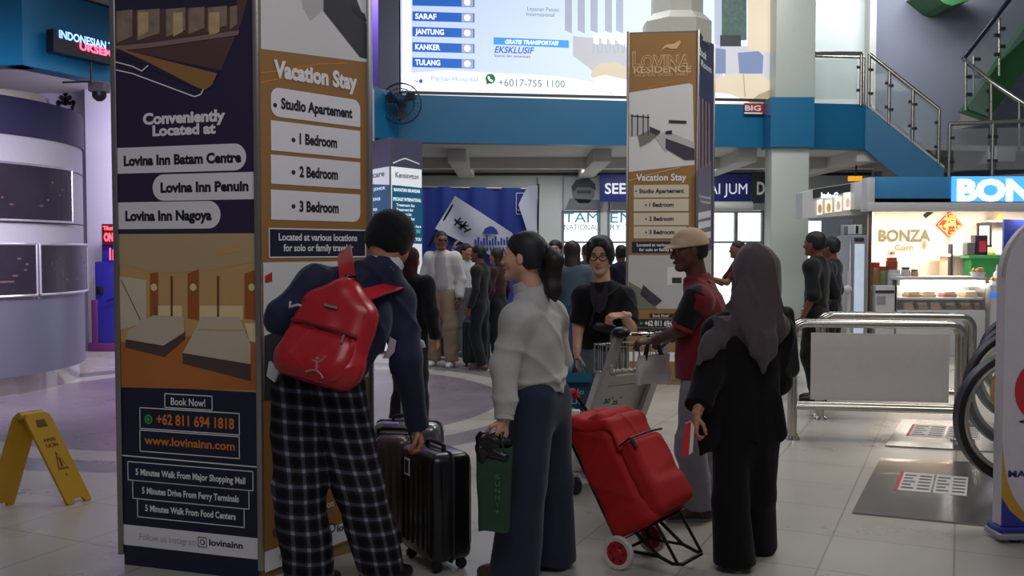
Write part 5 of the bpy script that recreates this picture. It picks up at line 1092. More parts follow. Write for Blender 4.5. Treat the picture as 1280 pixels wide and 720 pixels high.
def person(label, J, skin='tan', near=False, top=None, sleeve=1.0, hem=None, ease=0.0, torso=(.150, .160), tfl=.66, sl_r=(.062, .052, .045), collar=None, collar_h=.032, collar_tilt=.35, hemband=False, top_noise=None, pants=None, leg_r=(.10, .08, .075), hemz=.07, pelvis_r=None, pants_noise=None, pants_attr=None,
           shoes=None, toe=None, hair='short', hair_m=None, eyes=False, female=False, hands=('l', 'r'), curl=(.45, .45), palm=(None, None), thumbs=(None, None), handdir=(None, None), hood=None, cuffs=None, head_on=True, belt=None, name='person', headk=1.0):
    J = {a: (V3(b) if a not in ('P', 'k', 'lod') else b) for a, b in J.items()}; k = J.get('k', 1.0) ; sk = SK[skin]; fr = unit(J['front'])
    base = J.get('base', np.array([(J['al'][0] + J['ar'][0]) / 2, (J['al'][1] + J['ar'][1]) / 2, 0]))
    root = thing(name, base, label, 'person'); lat = unit(np.cross(fr, (0, 0, 1.0)))   # to the person's right
    hb, hc, hh, hd = (.010, .0085, .0042, .0036) if near else (.018, .014, .0085, .0075)
    M = frame_of(J['face'], J.get('tilt', (0, 0, 1))); HF, HP = head_field(J['head'], M, female, k * headk)
    # one body: head, neck, torso, arms, hands, legs
    HF.cone(HP(0, -.022, -.05), J['neck'] + V3((0, 0, -.03)), .052 * k * (.9 if female else 1.05), .060 * k, .03)
    parts = [HF.mesh(hh)]
    B = Field(); mid = (J['sl'] + J['sr']) / 2; B.cone(J['neck'] + V3((0, 0, .02)), J['neck'] - V3((0, 0, .1)), .052 * k, .06 * k)
    B.cone(J['pel'], mid - V3((0, 0, .12)), .115 * k, .125 * k, .05, fr, .66); B.cone(J['sl'], J['sr'], .05 * k, None, .05)
    for c in 'lr':
        B.cone(J['s' + c], J['e' + c], .046 * k, .038 * k, .03); B.cone(J['e' + c], J['w' + c], .040 * k, .027 * k, .02)
        B.cone(J['h' + c], J['k' + c], .072 * k, .05 * k, .04); B.cone(J['k' + c], J['a' + c], .05 * k, .035 * k, .03); B.cone(J['a' + c], J['a' + c] - V3((0, 0, .03)) + fr * .1, .03, .025, .02)
    parts.append(B.mesh(hb))
    for i, c in enumerate('lr'):
        if c not in hands: continue
        d = J['w' + c] - J['e' + c] if handdir[i] is None else V3(handdir[i]); n_ = palm[i] if palm[i] is not None else -lat * (1 if c == 'r' else -1) ; t_ = thumbs[i] if thumbs[i] is not None else fr
        parts.append(hand_field(J['w' + c], d, n_, t_, curl[i], k=.95 * k).mesh(hd))
    smooth_obj('body', parts, sk, root)
    # trousers
    if pants is not None:
        T = Field(); pr = pelvis_r or (.145, .135)
        T.cone(J['pel'] + V3((0, 0, .10 * k)), (J['hl'] + J['hr']) / 2 - V3((0, 0, .03)), pr[0] * k, pr[1] * k, .05, fr, .74, ca=1)
        for c in 'lr':
            bot = J['a' + c] + (J['a' + c] - J['k' + c]) * ((J['a' + c][2] - hemz) / max(.05, (J['k' + c] - J['a' + c])[2])); T.cone(J['h' + c], J['k' + c], leg_r[0] * k, leg_r[1] * k, .045); T.cone(J['k' + c], bot, leg_r[1] * k, leg_r[2] * k, .03, cb=1)
        smooth_obj('trousers', [T.mesh(hc, pants_noise or folds(.007, 22, base[0] * 3, .9))], pants, root, pants_attr)
    # top garment
    if top is not None:
        T = Field(); up = J['neck'] - J['pel']; hz = (J['pel'][2] + .02) if hem is None else hem; low = J['pel'] + up * ((hz - J['pel'][2]) / up[2])
        T.cone(low, mid - V3((0, 0, .13 * k)), torso[0] * k, torso[1] * k, .06, fr, tfl, ca=1); T.cone(J['sl'] - V3((0, 0, .035)), J['sr'] - V3((0, 0, .035)), .060 * k + ease, None, .07)
        T.cone(mid - V3((0, 0, .03)), J['neck'] + V3((0, 0, .012)) + unit(up) * .015, .085 * k, .062 * k, .05, cb=1)
        for c in 'lr': T.cone(J['neck'] - V3((0, 0, .03 * k)), J['s' + c] - V3((0, 0, .02 * k)), .055 * k, .058 * k, .06)
        for c in 'lr':
            a, b_, w = J['s' + c] - V3((0, 0, .012)), J['e' + c], J['w' + c]; r0, r1, r2 = [v * k for v in sl_r]
            if sleeve >= .5:
                T.cone(a, b_, r0, r1, .04); q = b_ + (w - b_) * min(1, (sleeve - .5) * 2); T.cone(b_, q, r1, r2, .03, cb=1)
            else: T.cone(a, a + (b_ - a) * sleeve * 2, r0, r1, .04, cb=1)
        if hemband: T.cone(low + unit(up) * .07, low + unit(up) * .05, torso[0] * k + .014, None, .03, fr, tfl, ca=1, cb=1)
        smooth_obj('top', [T.mesh(hc, top_noise or folds(.006, 24, base[0] * 2 + 1))], top, root)
    if cuffs is not None:
        for c in 'lr':
            b = MB(); d = Vector(J['w' + c] - J['e' + c]).normalized(); p = Vector(J['w' + c]); b.tube([p - d * .035, p + d * .012], sl_r[2] * k * .92, cuffs, 16); b.build('cuff', root)
    if collar is not None:
        b = MB(); n_ = Vector(J['neck'] - J['pel']).normalized(); fv = Vector(fr); ax_ = (n_ + fv * collar_tilt).normalized(); c0 = Vector(J['neck']) - n_ * .005 * k + fv * .012 * k; H_ = collar_h
        b.lathe([(.082 * k, -.012), (.080 * k, 0), (.073 * k, H_ * .6), (.070 * k, H_), (.066 * k, H_ + .003), (.063 * k, H_), (.062 * k, 0)], c0, collar, 28, tuple(ax_)); b.build('collar', root)
    if shoes is not None:
        for c in 'lr':
            t = unit(toe) if toe is not None else fr; a = J['a' + c]; S_ = Field(); g = np.array((a[0], a[1], 0)); S_.cone(g - t * .045 + V3((0, 0, .042)), g + t * .13 * k + V3((0, 0, .036)), .040, .034, .02); S_.cone(g + V3((0, 0, .05)), g + V3((0, 0, .10)), .042, .044, .02, cb=1); S_.cone(g + t * .1 * k + V3((0, 0, .03)), g + t * .165 * k + V3((0, 0, .028)), .036, .030, .02); S_.cut((0, 0, .012), (0, 0, -1))
            o = smooth_obj('shoe', [S_.mesh(.007 if near else .011)], shoes, root); b = MB(); lt = np.cross(t, (0, 0, 1.0)); pts = []
            for q in np.linspace(0, 2 * PI, 21)[:-1]: p = g + t * (.06 * k + .138 * k * math.cos(q)) + lt * .041 * math.sin(q); pts.append((p[0], p[1], .001))
            b.slab(pts, (0, 0, .02), mat('shoe_sole', (120, 118, 116), .6)); b.build('sole', o)
    hm = hair_m or M_hair; kk = k * headk
    if hair:
        R = Field(); E = lambda x, y, z, r, q=.02: R.ell(HP(x, y, z), np.array(r) * kk, M, q); Pn = lambda v: M[0] * v[0] + M[1] * v[1] + M[2] * v[2]
        if hair == 'beanie':
            E(0, -.014, .050, (.096, .110, .098)); E(0, -.02, .0, (.092, .104, .075)); R.cut(HP(0, .055, -.01), Pn((0, .8, -.62))); R.cut(HP(0, 0, -.068), Pn((0, -.25, -1)))
        elif hair in ('short', 'crop', 'pony', 'bun', 'fringe'):
            th = {'crop': .0, 'short': .006, 'fringe': .012}.get(hair, .004)
            E(0, -.018, .044, (.079 + th, .098 + th, .083 + th)); E(0, -.035, -.005, (.077 + th, .075 + th, .075)); (R.cut(HP(0, .028, .01), Pn((0, .72, -.7))) if hair != 'fringe' else R.sub(HP(0, .115, .018), np.array((.056, .075, .075)) * kk, M, .006)); R.cut(HP(0, 0, -.07 if hair != 'fringe' else -.06), Pn((0, -.25, -1)))
            if hair == 'fringe':
                for q in (-1, 1): E(q * .074, .020, .012, (.017, .055, .06), .02); E(q * .055, .060, .06, (.026, .03, .045), .02)
                E(0, -.01, .105, (.06, .07, .03), .03)
            if hair == 'pony': R.cone(HP(0, -.10, .035), HP(0, -.125, .03), .032 * kk, .03 * kk, .02)
        elif hair == 'long': E(0, -.018, .044, (.085, .102, .088)); R.cone(HP(0, -.04, .02), HP(0, -.075, -.22), .088 * kk, .095 * kk, .04, M[1], .6); R.cut(HP(0, .04, .0), Pn((0, .80, -.6)))
        if hair in ('short', 'crop', 'pony', 'fringe', 'long', 'beanie'):
            smooth_obj('hair' if hair != 'beanie' else 'beanie', [R.mesh(.006 if near else .009, folds(.0022, 70, 1, .5) if hair != 'beanie' else folds(.0016, 60, 2))], hm, root)
    if eyes:
        b = MB(); Q = lambda x, y, z: Vector(HP(x, y, z))
        for s in (-1, 1):
            b.ball(Q(s * .031, .0715, .006), .0118 * kk, M_eyew, 8); b.ball(Q(s * .031, .0780, .006), .0062 * kk, M_eyed, 8)
        b.build('eyes', root); b = MB()
        for s in (-1, 1): b.tube([Q(s * .014, .0955, .028), Q(s * .032, .0905, .034), Q(s * .05, .076, .029)], .0035, hm, 6, rad=[.003, .004, .002])
        M_lp = mat('lip_' + skin, {'light': (164, 96, 88), 'tan': (140, 84, 74), 'brown': (100, 60, 54), 'deep': (78, 46, 42)}[skin], .45); b.build('eyebrows', root); b = MB(); b.tube([Q(-.021, .083, -.0585), Q(-.009, .0945, -.0565), Q(.009, .0945, -.0565), Q(.021, .083, -.0585)], .004, M_lp, 6, rad=[.002, .0045, .0045, .002]); b.tube([Q(-.018, .084, -.061), Q(-.008, .0935, -.0645), Q(.008, .0935, -.0645), Q(.018, .084, -.061)], .004, M_lp, 6, rad=[.002, .005, .005, .002]); b.build('lips', root)
    return root, HP, M, J
# ------------------------------------------------------------------ the man with the red backpack
PX = lambda **k: {a: at(*b) for a, b in k.items()}
J = PX(head=(487, 305, 4.36), neck=(479, 331, 4.33), sl=(394, 352, 4.22), sr=(494, 368, 4.40), el=(352, 398, 4.16), wl=(408, 428, 4.50), er=(508, 450, 4.36), wr=(522, 531, 4.45),
       pel=(398, 470, 4.25), hl=(373, 487, 4.24), hr=(424, 490, 4.28), kl=(373, 605, 4.22), kr=(450, 612, 4.26), al=(390, 738, 4.26), ar=(484, 742, 4.34))
J.update(front=(.42, .9, 0), face=(.55, .70, -.45), tilt=(.25, .2, 1), k=1.06, base=(J['al'] + J['ar']).to_tuple()[:2] + (0,))
J['base'] = ((J['al'].x + J['ar'].x) / 2, (J['al'].y + J['ar'].y) / 2, 0)
M_jk = cloth('navy_jacket', (30, 34, 62), rough=.7)
def leg_attr(V):
    hl, kl, al, hr, kr, ar = [V3(J[q]) for q in ('hl', 'kl', 'al', 'hr', 'kr', 'ar')]; split = (V[:, 0] - (hl[0] + (al[0] - hl[0]) * np.clip((hl[2] - V[:, 2]) / (hl[2] - al[2]), 0, 1) + (hr - hl)[0] * .5 + .5 * ((ar - al) - (hr - hl))[0] * np.clip((hl[2] - V[:, 2]) / (hl[2] - al[2]), 0, 1))) > 0
    t = (hl[2] - V[:, 2]) / (hl[2] - al[2]); cl = hl + (al - hl) * t[:, None]; cr = hr + (ar - hr) * t[:, None]; c = np.where(split[:, None], cr, cl)
    return np.stack([np.where(split, 1, 1) * (V[:, 0] - c[:, 0]) + .5 * (V[:, 1] - c[:, 1]) + split * .031, V[:, 2] * 1.03 + split * .02 + .1 * (V[:, 0] - c[:, 0]), V[:, 1]], 1)
rA, HP, MA, JA = person('man in plaid trousers and navy jacket with red backpack, bending over a suitcase', J, 'tan', True, top=M_jk, hem=at(400, 470, 4.25).z - .02, ease=.012, torso=(.165, .175), sl_r=(.078, .070, .055), top_noise=folds(.011, 19, 4), collar=mat('collar_white', (200, 200, 205), .7), collar_h=.05, collar_tilt=.35,
    pants=plaid_mat(), leg_r=(.118, .104, .100), pelvis_r=(.178, .172), pants_noise=folds(.010, 15, 2, .8), pants_attr=leg_attr, shoes=mat('shoe_black', (24, 24, 26), .5), hair='beanie', hair_m=cloth('beanie_black', (12, 12, 15), rough=.9), curl=(.5, 1.0), handdir=(None, (.15, -.1, -1)), palm=(None, (-.8, -.2, -.2)), thumbs=(None, (-.3, -.9, 0)), cuffs=M_jk)
b = MB(); c0 = at(341, 466, 4.12); b.slab([at(336, 452, 4.1), at(349, 462, 4.08), at(343, 478, 4.08), at(333, 470, 4.1)], (0, .03, 0), mat('shirt_white', (196, 192, 196), .8)); b.build('shirt_hem', rA)
b = MB(); M_st = mat('stripe_white', (190, 178, 184), .7)
b.tube([at(363, 377, 4.05), at(362, 384, 4.04), at(372, 381, 4.03), at(384, 384, 4.04)], .006, M_st, 6); b.build('sleeve_stripe', rA)
b = MB(); b.slab([at(487, 421, 4.28), at(495, 426, 4.27), at(493, 440, 4.27), at(486, 448, 4.28), at(478, 448, 4.29), at(484, 436, 4.28)], (0, .01, 0), M_st); b.build('sleeve_patch', rA)
# backpack, built flat in its own frame and laid on the back
def backpack():
    top_, bot = at(440, 352, 4.10), at(393, 478, 3.97); up = (top_ - bot).normalized(); nrm = Vector((-.30, -.93, .0)); nrm = (nrm - up * nrm.dot(up)).normalized(); right = up.cross(-nrm) * -1
    right = nrm.cross(up) * -1
    if right.x < 0: right = -right
    L = (top_ - bot).length * 1.06; o = bot - up * .02; root = thing('backpack', o, 'glossy red backpack on the back of the man in plaid trousers', 'backpack')
    M_red = mat('backpack_red', (176, 22, 34), .32, var=.08, scale=5, bump=.06, coat=.15); M_rd2 = mat('backpack_trim', (128, 14, 24), .4)
    P = lambda x, y, z: o + right * x + up * y + nrm * z
    F_ = Field(); MM = np.stack([V3(right), V3(nrm), V3(up)])
    F_.cone(P(-.115, .09, .03), P(.115, .09, .03), .075, None, .05, V3(nrm), .95); F_.cone(P(-.115, .11, .02), P(-.105, L - .15, .01), .078, .075, .05, V3(nrm), .95); F_.cone(P(.115, .11, .02), P(.105, L - .15, .01), .078, .075, .05, V3(nrm), .95); F_.cone(P(0, .1, .02), P(0, L - .10, .01), .11, .10, .06, V3(nrm), .8); F_.cut(P(0, .015, 0), tuple(-up))
    smooth_obj('main_bag', [F_.mesh(.006, folds(.004, 26, 5))], M_red, root)
    F_ = Field(); F_.cone(P(-.10, .085, .085), P(.10, .085, .085), .062, None, .04, V3(nrm), .7); F_.cone(P(-.10, .17, .08), P(.10, .17, .08), .062, None, .05, V3(nrm), .6)
    smooth_obj('front_pocket', [F_.mesh(.005, folds(.003, 30, 7))], M_red, root)
    b = MB(); b.tube([P(-.155, .235, .085), P(-.08, .237, .118), P(.08, .237, .118), P(.155, .235, .085)], .009, M_rd2, 8); b.build('pocket_flap', root)
    b = MB(); b.tube([P(-.15, .15, .05), P(-.145, .33, .07), P(-.11, L - .11, .07), P(0, L - .055, .07), P(.11, L - .11, .07), P(.145, .33, .07), P(.15, .15, .05)], .0045, M_rd2, 6); b.build('zip_seam', root)
    b = MB(); b.slab([P(-.03, L - .16, .098), P(.03, L - .16, .098), P(.03, L - .150, .098), P(-.03, L - .150, .098)], nrm * .006, M_chrome); b.build('metal_badge', root)
    b = MB(); b.tube([P(.11, .225, .118), P(.112, .19, .122)], .005, M_chrome, 6); b.build('zip_pull', root)
    b = MB(); g = mat('emblem_grey', (190, 120, 120), .35, .3); T = lambda pts, r: b.tube([P(x * .8 + .055, y * .8 + .055, .128) for x, y in pts], r, g, 5)
    T([(0, .0), (-.012, .035), (-.02, .05)], .006); T([(-.012, .035), (.012, .062), (.022, .085)], .004); T([(-.014, .04), (-.045, .045)], .004); T([(0, .0), (.03, -.012), (.05, -.03)], .005); T([(0, .0), (-.03, -.005), (-.055, -.022)], .005); b.ball(P(.055 - .02 * .8, .055 + .058 * .8, .128), .008, g, 6); b.build('jumping_emblem', root)
    def strap(pts, w, nm):
        b = MB(); q = [Vector(p) for p in pts]; side = [((q[min(i + 1, len(q) - 1)] - q[max(0, i - 1)]).normalized().cross(nrm)).normalized() * w for i in range(len(q))]
        vs = []; 
        for p, s in zip(q, side): vs += [p - s - nrm * .006, p + s - nrm * .006, p + s + nrm * .006, p - s + nrm * .006]
        b.add(vs, [(4 * i + j, 4 * i + (j + 1) % 4, 4 * i + 4 + (j + 1) % 4, 4 * i + 4 + j) for i in range(len(q) - 1) for j in range(4)], M_red, True); b.build(nm, root)
    strap([at(431, 312, 4.40), at(431, 317, 4.26), at(432, 330, 4.17), at(435, 350, 4.09), at(437, 362, 4.08)], .035, 'shoulder_strap'); strap([at(503, 372, 4.40), at(497, 362, 4.30), at(488, 359, 4.24), at(474, 363, 4.16), at(459, 368, 4.10), at(450, 372, 4.09)], .033, 'shoulder_strap')
    b = MB(); b.tube([P(-.025, L - .08, .02), P(-.02, L + .01, .02), P(.03, L + .015, .02), P(.035, L - .07, .02)], .012, M_black, 8); b.build('grab_loop', root)
backpack()

# ------------------------------------------------------------------ the woman in the grey sweatshirt
J = PX(head=(654, 322, 4.46), neck=(665, 366, 4.48), sl=(646, 394, 4.35), sr=(688, 391, 4.62), el=(633, 458, 4.32), wl=(630, 521, 4.26), er=(698, 452, 4.74), wr=(668, 468, 4.80),
       pel=(671, 486, 4.52), hl=(668, 498, 4.43), hr=(688, 498, 4.60), kl=(656, 605, 4.42), kr=(690, 602, 4.64), al=(642, 712, 4.42), ar=(690, 698, 4.66))
J.update(front=(-.86, .5, 0), face=(-.95, .30, .02), tilt=(.06, 0, 1), k=.96)
M_gs = cloth('grey_sweat', (176, 174, 168), rough=.9, scale=22); M_jean = cloth('dark_jeans', (36, 44, 62), rough=.8, var=.35, scale=5)
rB, HP, MB_, JB = person('woman in grey sweatshirt and wide jeans with long ponytail, carrying a green bag', J, 'light', True, top=M_gs, hem=at(676, 486, 4.5).z, ease=.012, torso=(.176, .172), tfl=.8, sl_r=(.076, .070, .050), top_noise=folds(.012, 17, 1), cuffs=M_gs, collar=M_gs, collar_h=.06, collar_tilt=.3, hemband=True,
    pants=M_jean, leg_r=(.104, .106, .128), hemz=.03, pelvis_r=(.128, .150), pants_noise=folds(.009, 14, 3, .5), shoes=mat('shoe_brown', (96, 70, 56), .5), toe=(-.9, .4, 0), hair='pony', hair_m=M_hair, eyes=True, female=True, curl=(1.05, .5), handdir=((-.12, -.05, -1), None), palm=((-.55, .8, 0), None), thumbs=((-.8, -.5, 0), None))
F_ = Field(); q = [HP(0, -.115, .03), HP(0, -.155, -.01), at(690, 340, 4.46), at(692, 362, 4.44), at(694, 376, 4.43)]
for (a, c, r0, r1) in zip(q, q[1:], (.03, .034, .038, .032), (.034, .038, .032, .006)): F_.cone(a, c, r0, r1, .05)
smooth_obj('ponytail', [F_.mesh(.006, folds(.0025, 60, 2, .3))], M_hair, rB)
b = MB(); c0 = Vector(HP(0, -.118, .03)); ax = Vector(HP(0, -1, 0)) - Vector(HP(0, 0, 0)); b.tube([c0 + Vector((.0, .034 * math.cos(t), .034 * math.sin(t))) for t in np.linspace(0, 2 * PI, 15)[:-1]], .008, M_black, 6, True); b.build('hair_tie', rB)
# ------------------------------------------------------------------ green bag in her hand
def tote(label, c, right, w, h, t, m, m_dark, letters=None, name='tote_bag', mouth=.0, taper=.9, handle_top=None):
    """c bottom centre of the bag; right = its width direction"""
    r = unit(right); n = unit(np.cross(r, (0, 0, 1.0))); c = V3(c); root = thing(name, c, label, 'bag'); P = lambda x, z, y=0: c + r * x + n * y + V3((0, 0, z)); b = MB(); vs = []; N = 24; K = 9
    for i in range(K):
        z = h * i / (K - 1); tt = t * (1 - .45 * i / (K - 1)); ww = w * (taper + (1 - taper) * i / (K - 1))
        for j in range(N):
            a = 2 * PI * j / N; sx, sy = math.cos(a), math.sin(a); ex = .35; x = math.copysign(abs(sx) ** ex, sx) * ww / 2; y = math.copysign(abs(sy) ** ex, sy) * tt / 2
            wob = .006 * math.sin(3 * a + z * 25) + .004 * math.sin(z * 40 + 2 * a); vs.append(P(x * (1 + wob), z + .004 * math.sin(4 * a), y + wob))
    fs = [(i * N + j, i * N + (j + 1) % N, (i + 1) * N + (j + 1) % N, (i + 1) * N + j) for i in range(K - 1) for j in range(N)] + [tuple(range(N))[::-1]]
    b.add(vs, fs, m, True); b.build('bag_body', root)
    ht = V3(handle_top) if handle_top is not None else P(0, h + .16)
    for s in (-1, 1):
        b = MB(); b.tube([P(-w * .28, h - .03, s * t * .25), P(-w * .2, h + .05, s * t * .2) * .6 + ht * .4, ht - r * .02, ht + r * .02, P(w * .2, h + .05, s * t * .2) * .6 + ht * .4, P(w * .28, h - .03, s * t * .25)], .008, m_dark, 8); b.build('handle', root)
    return root, P
M_gb = mat('bag_green', (26, 62, 40), .5, var=.15, scale=6, bump=.1); M_gd = mat('bag_dark', (14, 16, 16), .35)
gc = at(618, 661, 4.22); rt, P = tote('dark green shopping bag held by the woman in the grey sweatshirt', gc, (1, -.1, 0), .165, .37, .10, M_gb, M_gd, handle_top=V3(at(624, 541, 4.25)), taper=.82)
F_ = Field(); F_.cone(at(603, 548, 4.2), at(632, 556, 4.24), .032, .026, .02); F_.cone(at(602, 560, 4.2), at(630, 572, 4.2), .028, .024, .02); F_.cone(at(600, 548, 4.22), at(602, 575, 4.2), .02, .018, .02); smooth_obj('stuffed_jacket', [F_.mesh(.006, folds(.006, 45, 3))], mat('shiny_black', (14, 15, 16), .28), rt)
f = Face((gc.x - .2, gc.y - .062, 0), (gc.x + .2, gc.y - .082, 0), step=.002); gl = mat('bag_print', (60, 104, 72), .5)
for i, ch in enumerate('SUNMY+'): f.text(ch, 618.5, 625, 596 + 8.6 * i, 6.2, gl, 1, .01)
f.build('printed_letters', rt)

# ------------------------------------------------------------------ the woman in the grey headscarf
J = PX(head=(942, 341, 4.66), neck=(940, 384, 4.64), sl=(896, 410, 4.62), sr=(974, 410, 4.68), el=(884, 474, 4.58), wl=(871, 517, 4.46), er=(972, 476, 4.78), wr=(952, 492, 4.92),
       pel=(932, 516, 4.66), hl=(914, 532, 4.64), hr=(950, 532, 4.66), kl=(914, 625, 4.62), kr=(946, 618, 4.72), al=(918, 702, 4.60), ar=(946, 678, 4.88))
J.update(front=(-.12, .99, 0), face=(-.25, .95, -.1), k=.93)
M_blk = cloth('black_tunic', (12, 12, 14), rough=.9, sheen=.05); M_blk2 = cloth('black_pants', (10, 10, 12), rough=.9, sheen=.05); M_scarf = cloth('grey_scarf', (80, 70, 72), rough=.85, scale=40, var=.12)
rC, HP, MC, JC = person('woman in black tunic and trousers with a long grey headscarf, seen from behind', J, 'tan', True, top=M_blk, hem=at(932, 545, 4.66).z, torso=(.215, .165), tfl=.62, sleeve=.92, sl_r=(.072, .076, .074), top_noise=folds(.011, 13, 2, .5),
    pants=M_blk2, leg_r=(.105, .095, .112), hemz=.03, pelvis_r=(.16, .16), pants_noise=folds(.006, 14, 1, .4), shoes=mat('shoe_black', (24, 24, 26), .5), hair=None, female=True, curl=(.9, .4), handdir=((-.25, -.2, -1), None), palm=((.85, .3, 0), None), thumbs=((-.3, -1, 0), None))
F_ = Field(); F_.ell(HP(0, -.015, .025), (.102, .118, .124), MC, .03); F_.cone(HP(0, -.03, 0), HP(0, -.04, -.11), .105, .098, .05); F_.cone(HP(0, -.04, -.10), at(937, 412, 4.62), .100, .13, .05, (0, 1, 0), .75)
F_.cone(at(934, 388, 4.62), at(905, 412, 4.60), .075, .06, .05, (0, 1, 0), .8); F_.cone(at(905, 408, 4.58), at(884, 438, 4.54), .06, .045, .04); F_.cone(at(888, 425, 4.54), at(873, 455, 4.50), .045, .02, .04)
F_.cone(at(942, 388, 4.60), at(972, 408, 4.60), .08, .065, .05, (0, 1, 0), .8); F_.cone(at(952, 385, 4.54), at(962, 440, 4.49), .055, .045, .04, (0, 1, 0), .5); F_.cone(at(960, 425, 4.49), at(957, 462, 4.49), .042, .006, .03, (0, 1, 0), .5)
F_.cone(at(925, 370, 4.54), at(948, 440, 4.50), .05, .03, .04, (0, 1, 0), .5); F_.sub(HP(0, .13, -.01), (.062, .08, .085), MC, .02)
smooth_obj('headscarf', [F_.mesh(.007, (lambda g: lambda X, Y, Z: (g(X, Y, Z) * np.clip((1.52 - Z) / .2, .35, 1)).astype(np.float32))(folds(.018, 30, 6, .35)))], M_scarf, rC)
F_ = Field(); F_.cone(at(897, 480, 4.62), at(889, 545, 4.60), .08, .06, .05, (0, 1, 0), .6); F_.cone(at(889, 540, 4.60), at(876, 568, 4.58), .055, .012, .04, (0, 1, 0), .6); F_.cone(at(960, 500, 4.62), at(972, 540, 4.6), .07, .05, .05, (0, 1, 0), .6)
smooth_obj('tunic_side', [F_.mesh(.008, folds(.006, 18, 1, .5))], M_blk, rC)
b = MB(); pc = at(860, 548, 4.38); root = thing('snack_packet', at(860, 571, 4.38), 'small red and white packet in the hand of the woman in the headscarf', 'packet'); mr_, mw_ = mat('packet_red', (196, 40, 50), .4), mat('packet_white', (214, 206, 204), .4)
b.slab([at(857, 530, 4.37), at(864, 527, 4.37), at(862, 568, 4.36), at(852, 571, 4.36)], (.004, .03, 0), mr_); b.slab([at(864, 527, 4.368), at(868, 534, 4.368), at(866, 565, 4.358), at(861, 569, 4.358)], (.004, .03, 0), mw_); b.build('wrapper', root)
root = thing('shoulder_bag', at(984, 480, 4.72), 'black shoulder bag hanging at the right side of the woman in the headscarf', 'bag'); F_ = Field(); F_.cone(at(983, 392, 4.70), at(987, 460, 4.70), .038, .05, .05, (0, 1, 0), .7); F_.cut(at(983, 478, 4.7), (0, 0, -1)); smooth_obj('bag_body', [F_.mesh(.007)], mat('bag_black', (16, 16, 18), .6), root)
b = MB(); b.tube([at(980, 395, 4.70), at(974, 372, 4.69), at(980, 398, 4.66)], .01, M_black, 8); b.build('strap', root)

# ------------------------------------------------------------------ the man in the cap
J = PX(head=(861, 313, 5.46), neck=(873, 350, 5.48), sl=(874, 370, 5.30), sr=(880, 364, 5.66), el=(851, 412, 5.34), wl=(818, 426, 5.60), er=(866, 414, 5.80), wr=(840, 423, 5.80),
       pel=(876, 470, 5.47), hl=(870, 490, 5.40), hr=(878, 490, 5.56), kl=(864, 565, 5.38), kr=(876, 562, 5.58), al=(874, 634, 5.44), ar=(884, 628, 5.66))
J.update(front=(-.95, -.28, 0), face=(-.98, -.12, -.12), k=1.0)
M_mar = cloth('maroon_shirt', (116, 22, 34), rough=.8); M_bs = cloth('black_sleeve', (20, 18, 22), rough=.85); M_lil = cloth('lilac_grey_pants', (136, 132, 142), rough=.75)
rD, HP, MD, JD = person('man in tan cap and maroon shirt with black sleeves, pushing the luggage cart', J, 'deep', True, top=M_mar, hem=at(876, 474, 5.47).z, torso=(.158, .160), tfl=.9, sleeve=.1, sl_r=(.066, .066, .06), top_noise=folds(.007, 20, 3), collar=M_mar,
    pants=M_lil, leg_r=(.098, .085, .080), hemz=.08, pants_noise=folds(.009, 20, 5, .9), shoes=mat('shoe_grey', (52, 48, 52), .6), toe=(-1, -.1, 0), hair='crop', eyes=True, curl=(.95, .95), palm=((0, .35, -1), (0, .2, -1)), thumbs=((.1, .9, 0), (.1, -.9, 0)), handdir=((-1, .1, -.1), (-1, .1, -.1)))
sp_ = lambda c, t: V3(JD['s' + c]) + (V3(JD['e' + c]) - V3(JD['s' + c])) * t
for c in 'lr':
    F_ = Field(); F_.cone(sp_(c, .10), sp_(c, .86), .082, .071, .02, ca=0, cb=1); o = smooth_obj('black_sleeve', [F_.mesh(.0075, folds(.005, 26, 2))], M_bs, rD)
    b = MB(); b.tube([sp_(c, .84), sp_(c, .95)], .069, mat('sleeve_hem_red', (140, 26, 38), .8), 18); b.build('sleeve_hem', o)
F_ = Field(); F_.ell(HP(0, -.012, .045), (.088, .104, .085), MD, .02); F_.ell(HP(0, -.012, .02), (.086, .102, .06), MD, .02); F_.cut(HP(0, 0, .022), tuple(-MD[2])); F_.cone(HP(-.05, .06, .03), HP(.05, .06, .03), .03, None, .03); 
F_.cone(HP(-.045, .10, .028), HP(.045, .10, .028), .032, None, .02, MD[2], .28); F_.cone(HP(-.03, .145, .016), HP(.03, .145, .016), .032, None, .02, MD[2], .25)
capo = smooth_obj('cap', [F_.mesh(.005)], cloth('cap_tan', (198, 172, 138), rough=.85), rD)
b = MB(); b.ball(HP(0, -.012, .131), .010, mat('cap_button', (170, 146, 116), .8), 8); b.tube([HP(-.089 * math.sin(t), -.012 + .104 * math.cos(t) * .99, .03) for t in np.linspace(.9, 2 * PI - .9, 20)], .004, mat('cap_seam', (158, 134, 104), .8), 5); b.build('cap_trim', capo)
b = MB(); pch = mat('shirt_print_tan', (176, 124, 96), .7); 
for q in ((888, 352, 5.40), (890, 358, 5.39), (892, 364, 5.38), (894, 370, 5.38)): p = at(*q); b.tube([p + Vector((-.01, 0, .012)), p + Vector((.012, 0, -.01))], .006, pch, 6)
b.build('shoulder_print', rD)

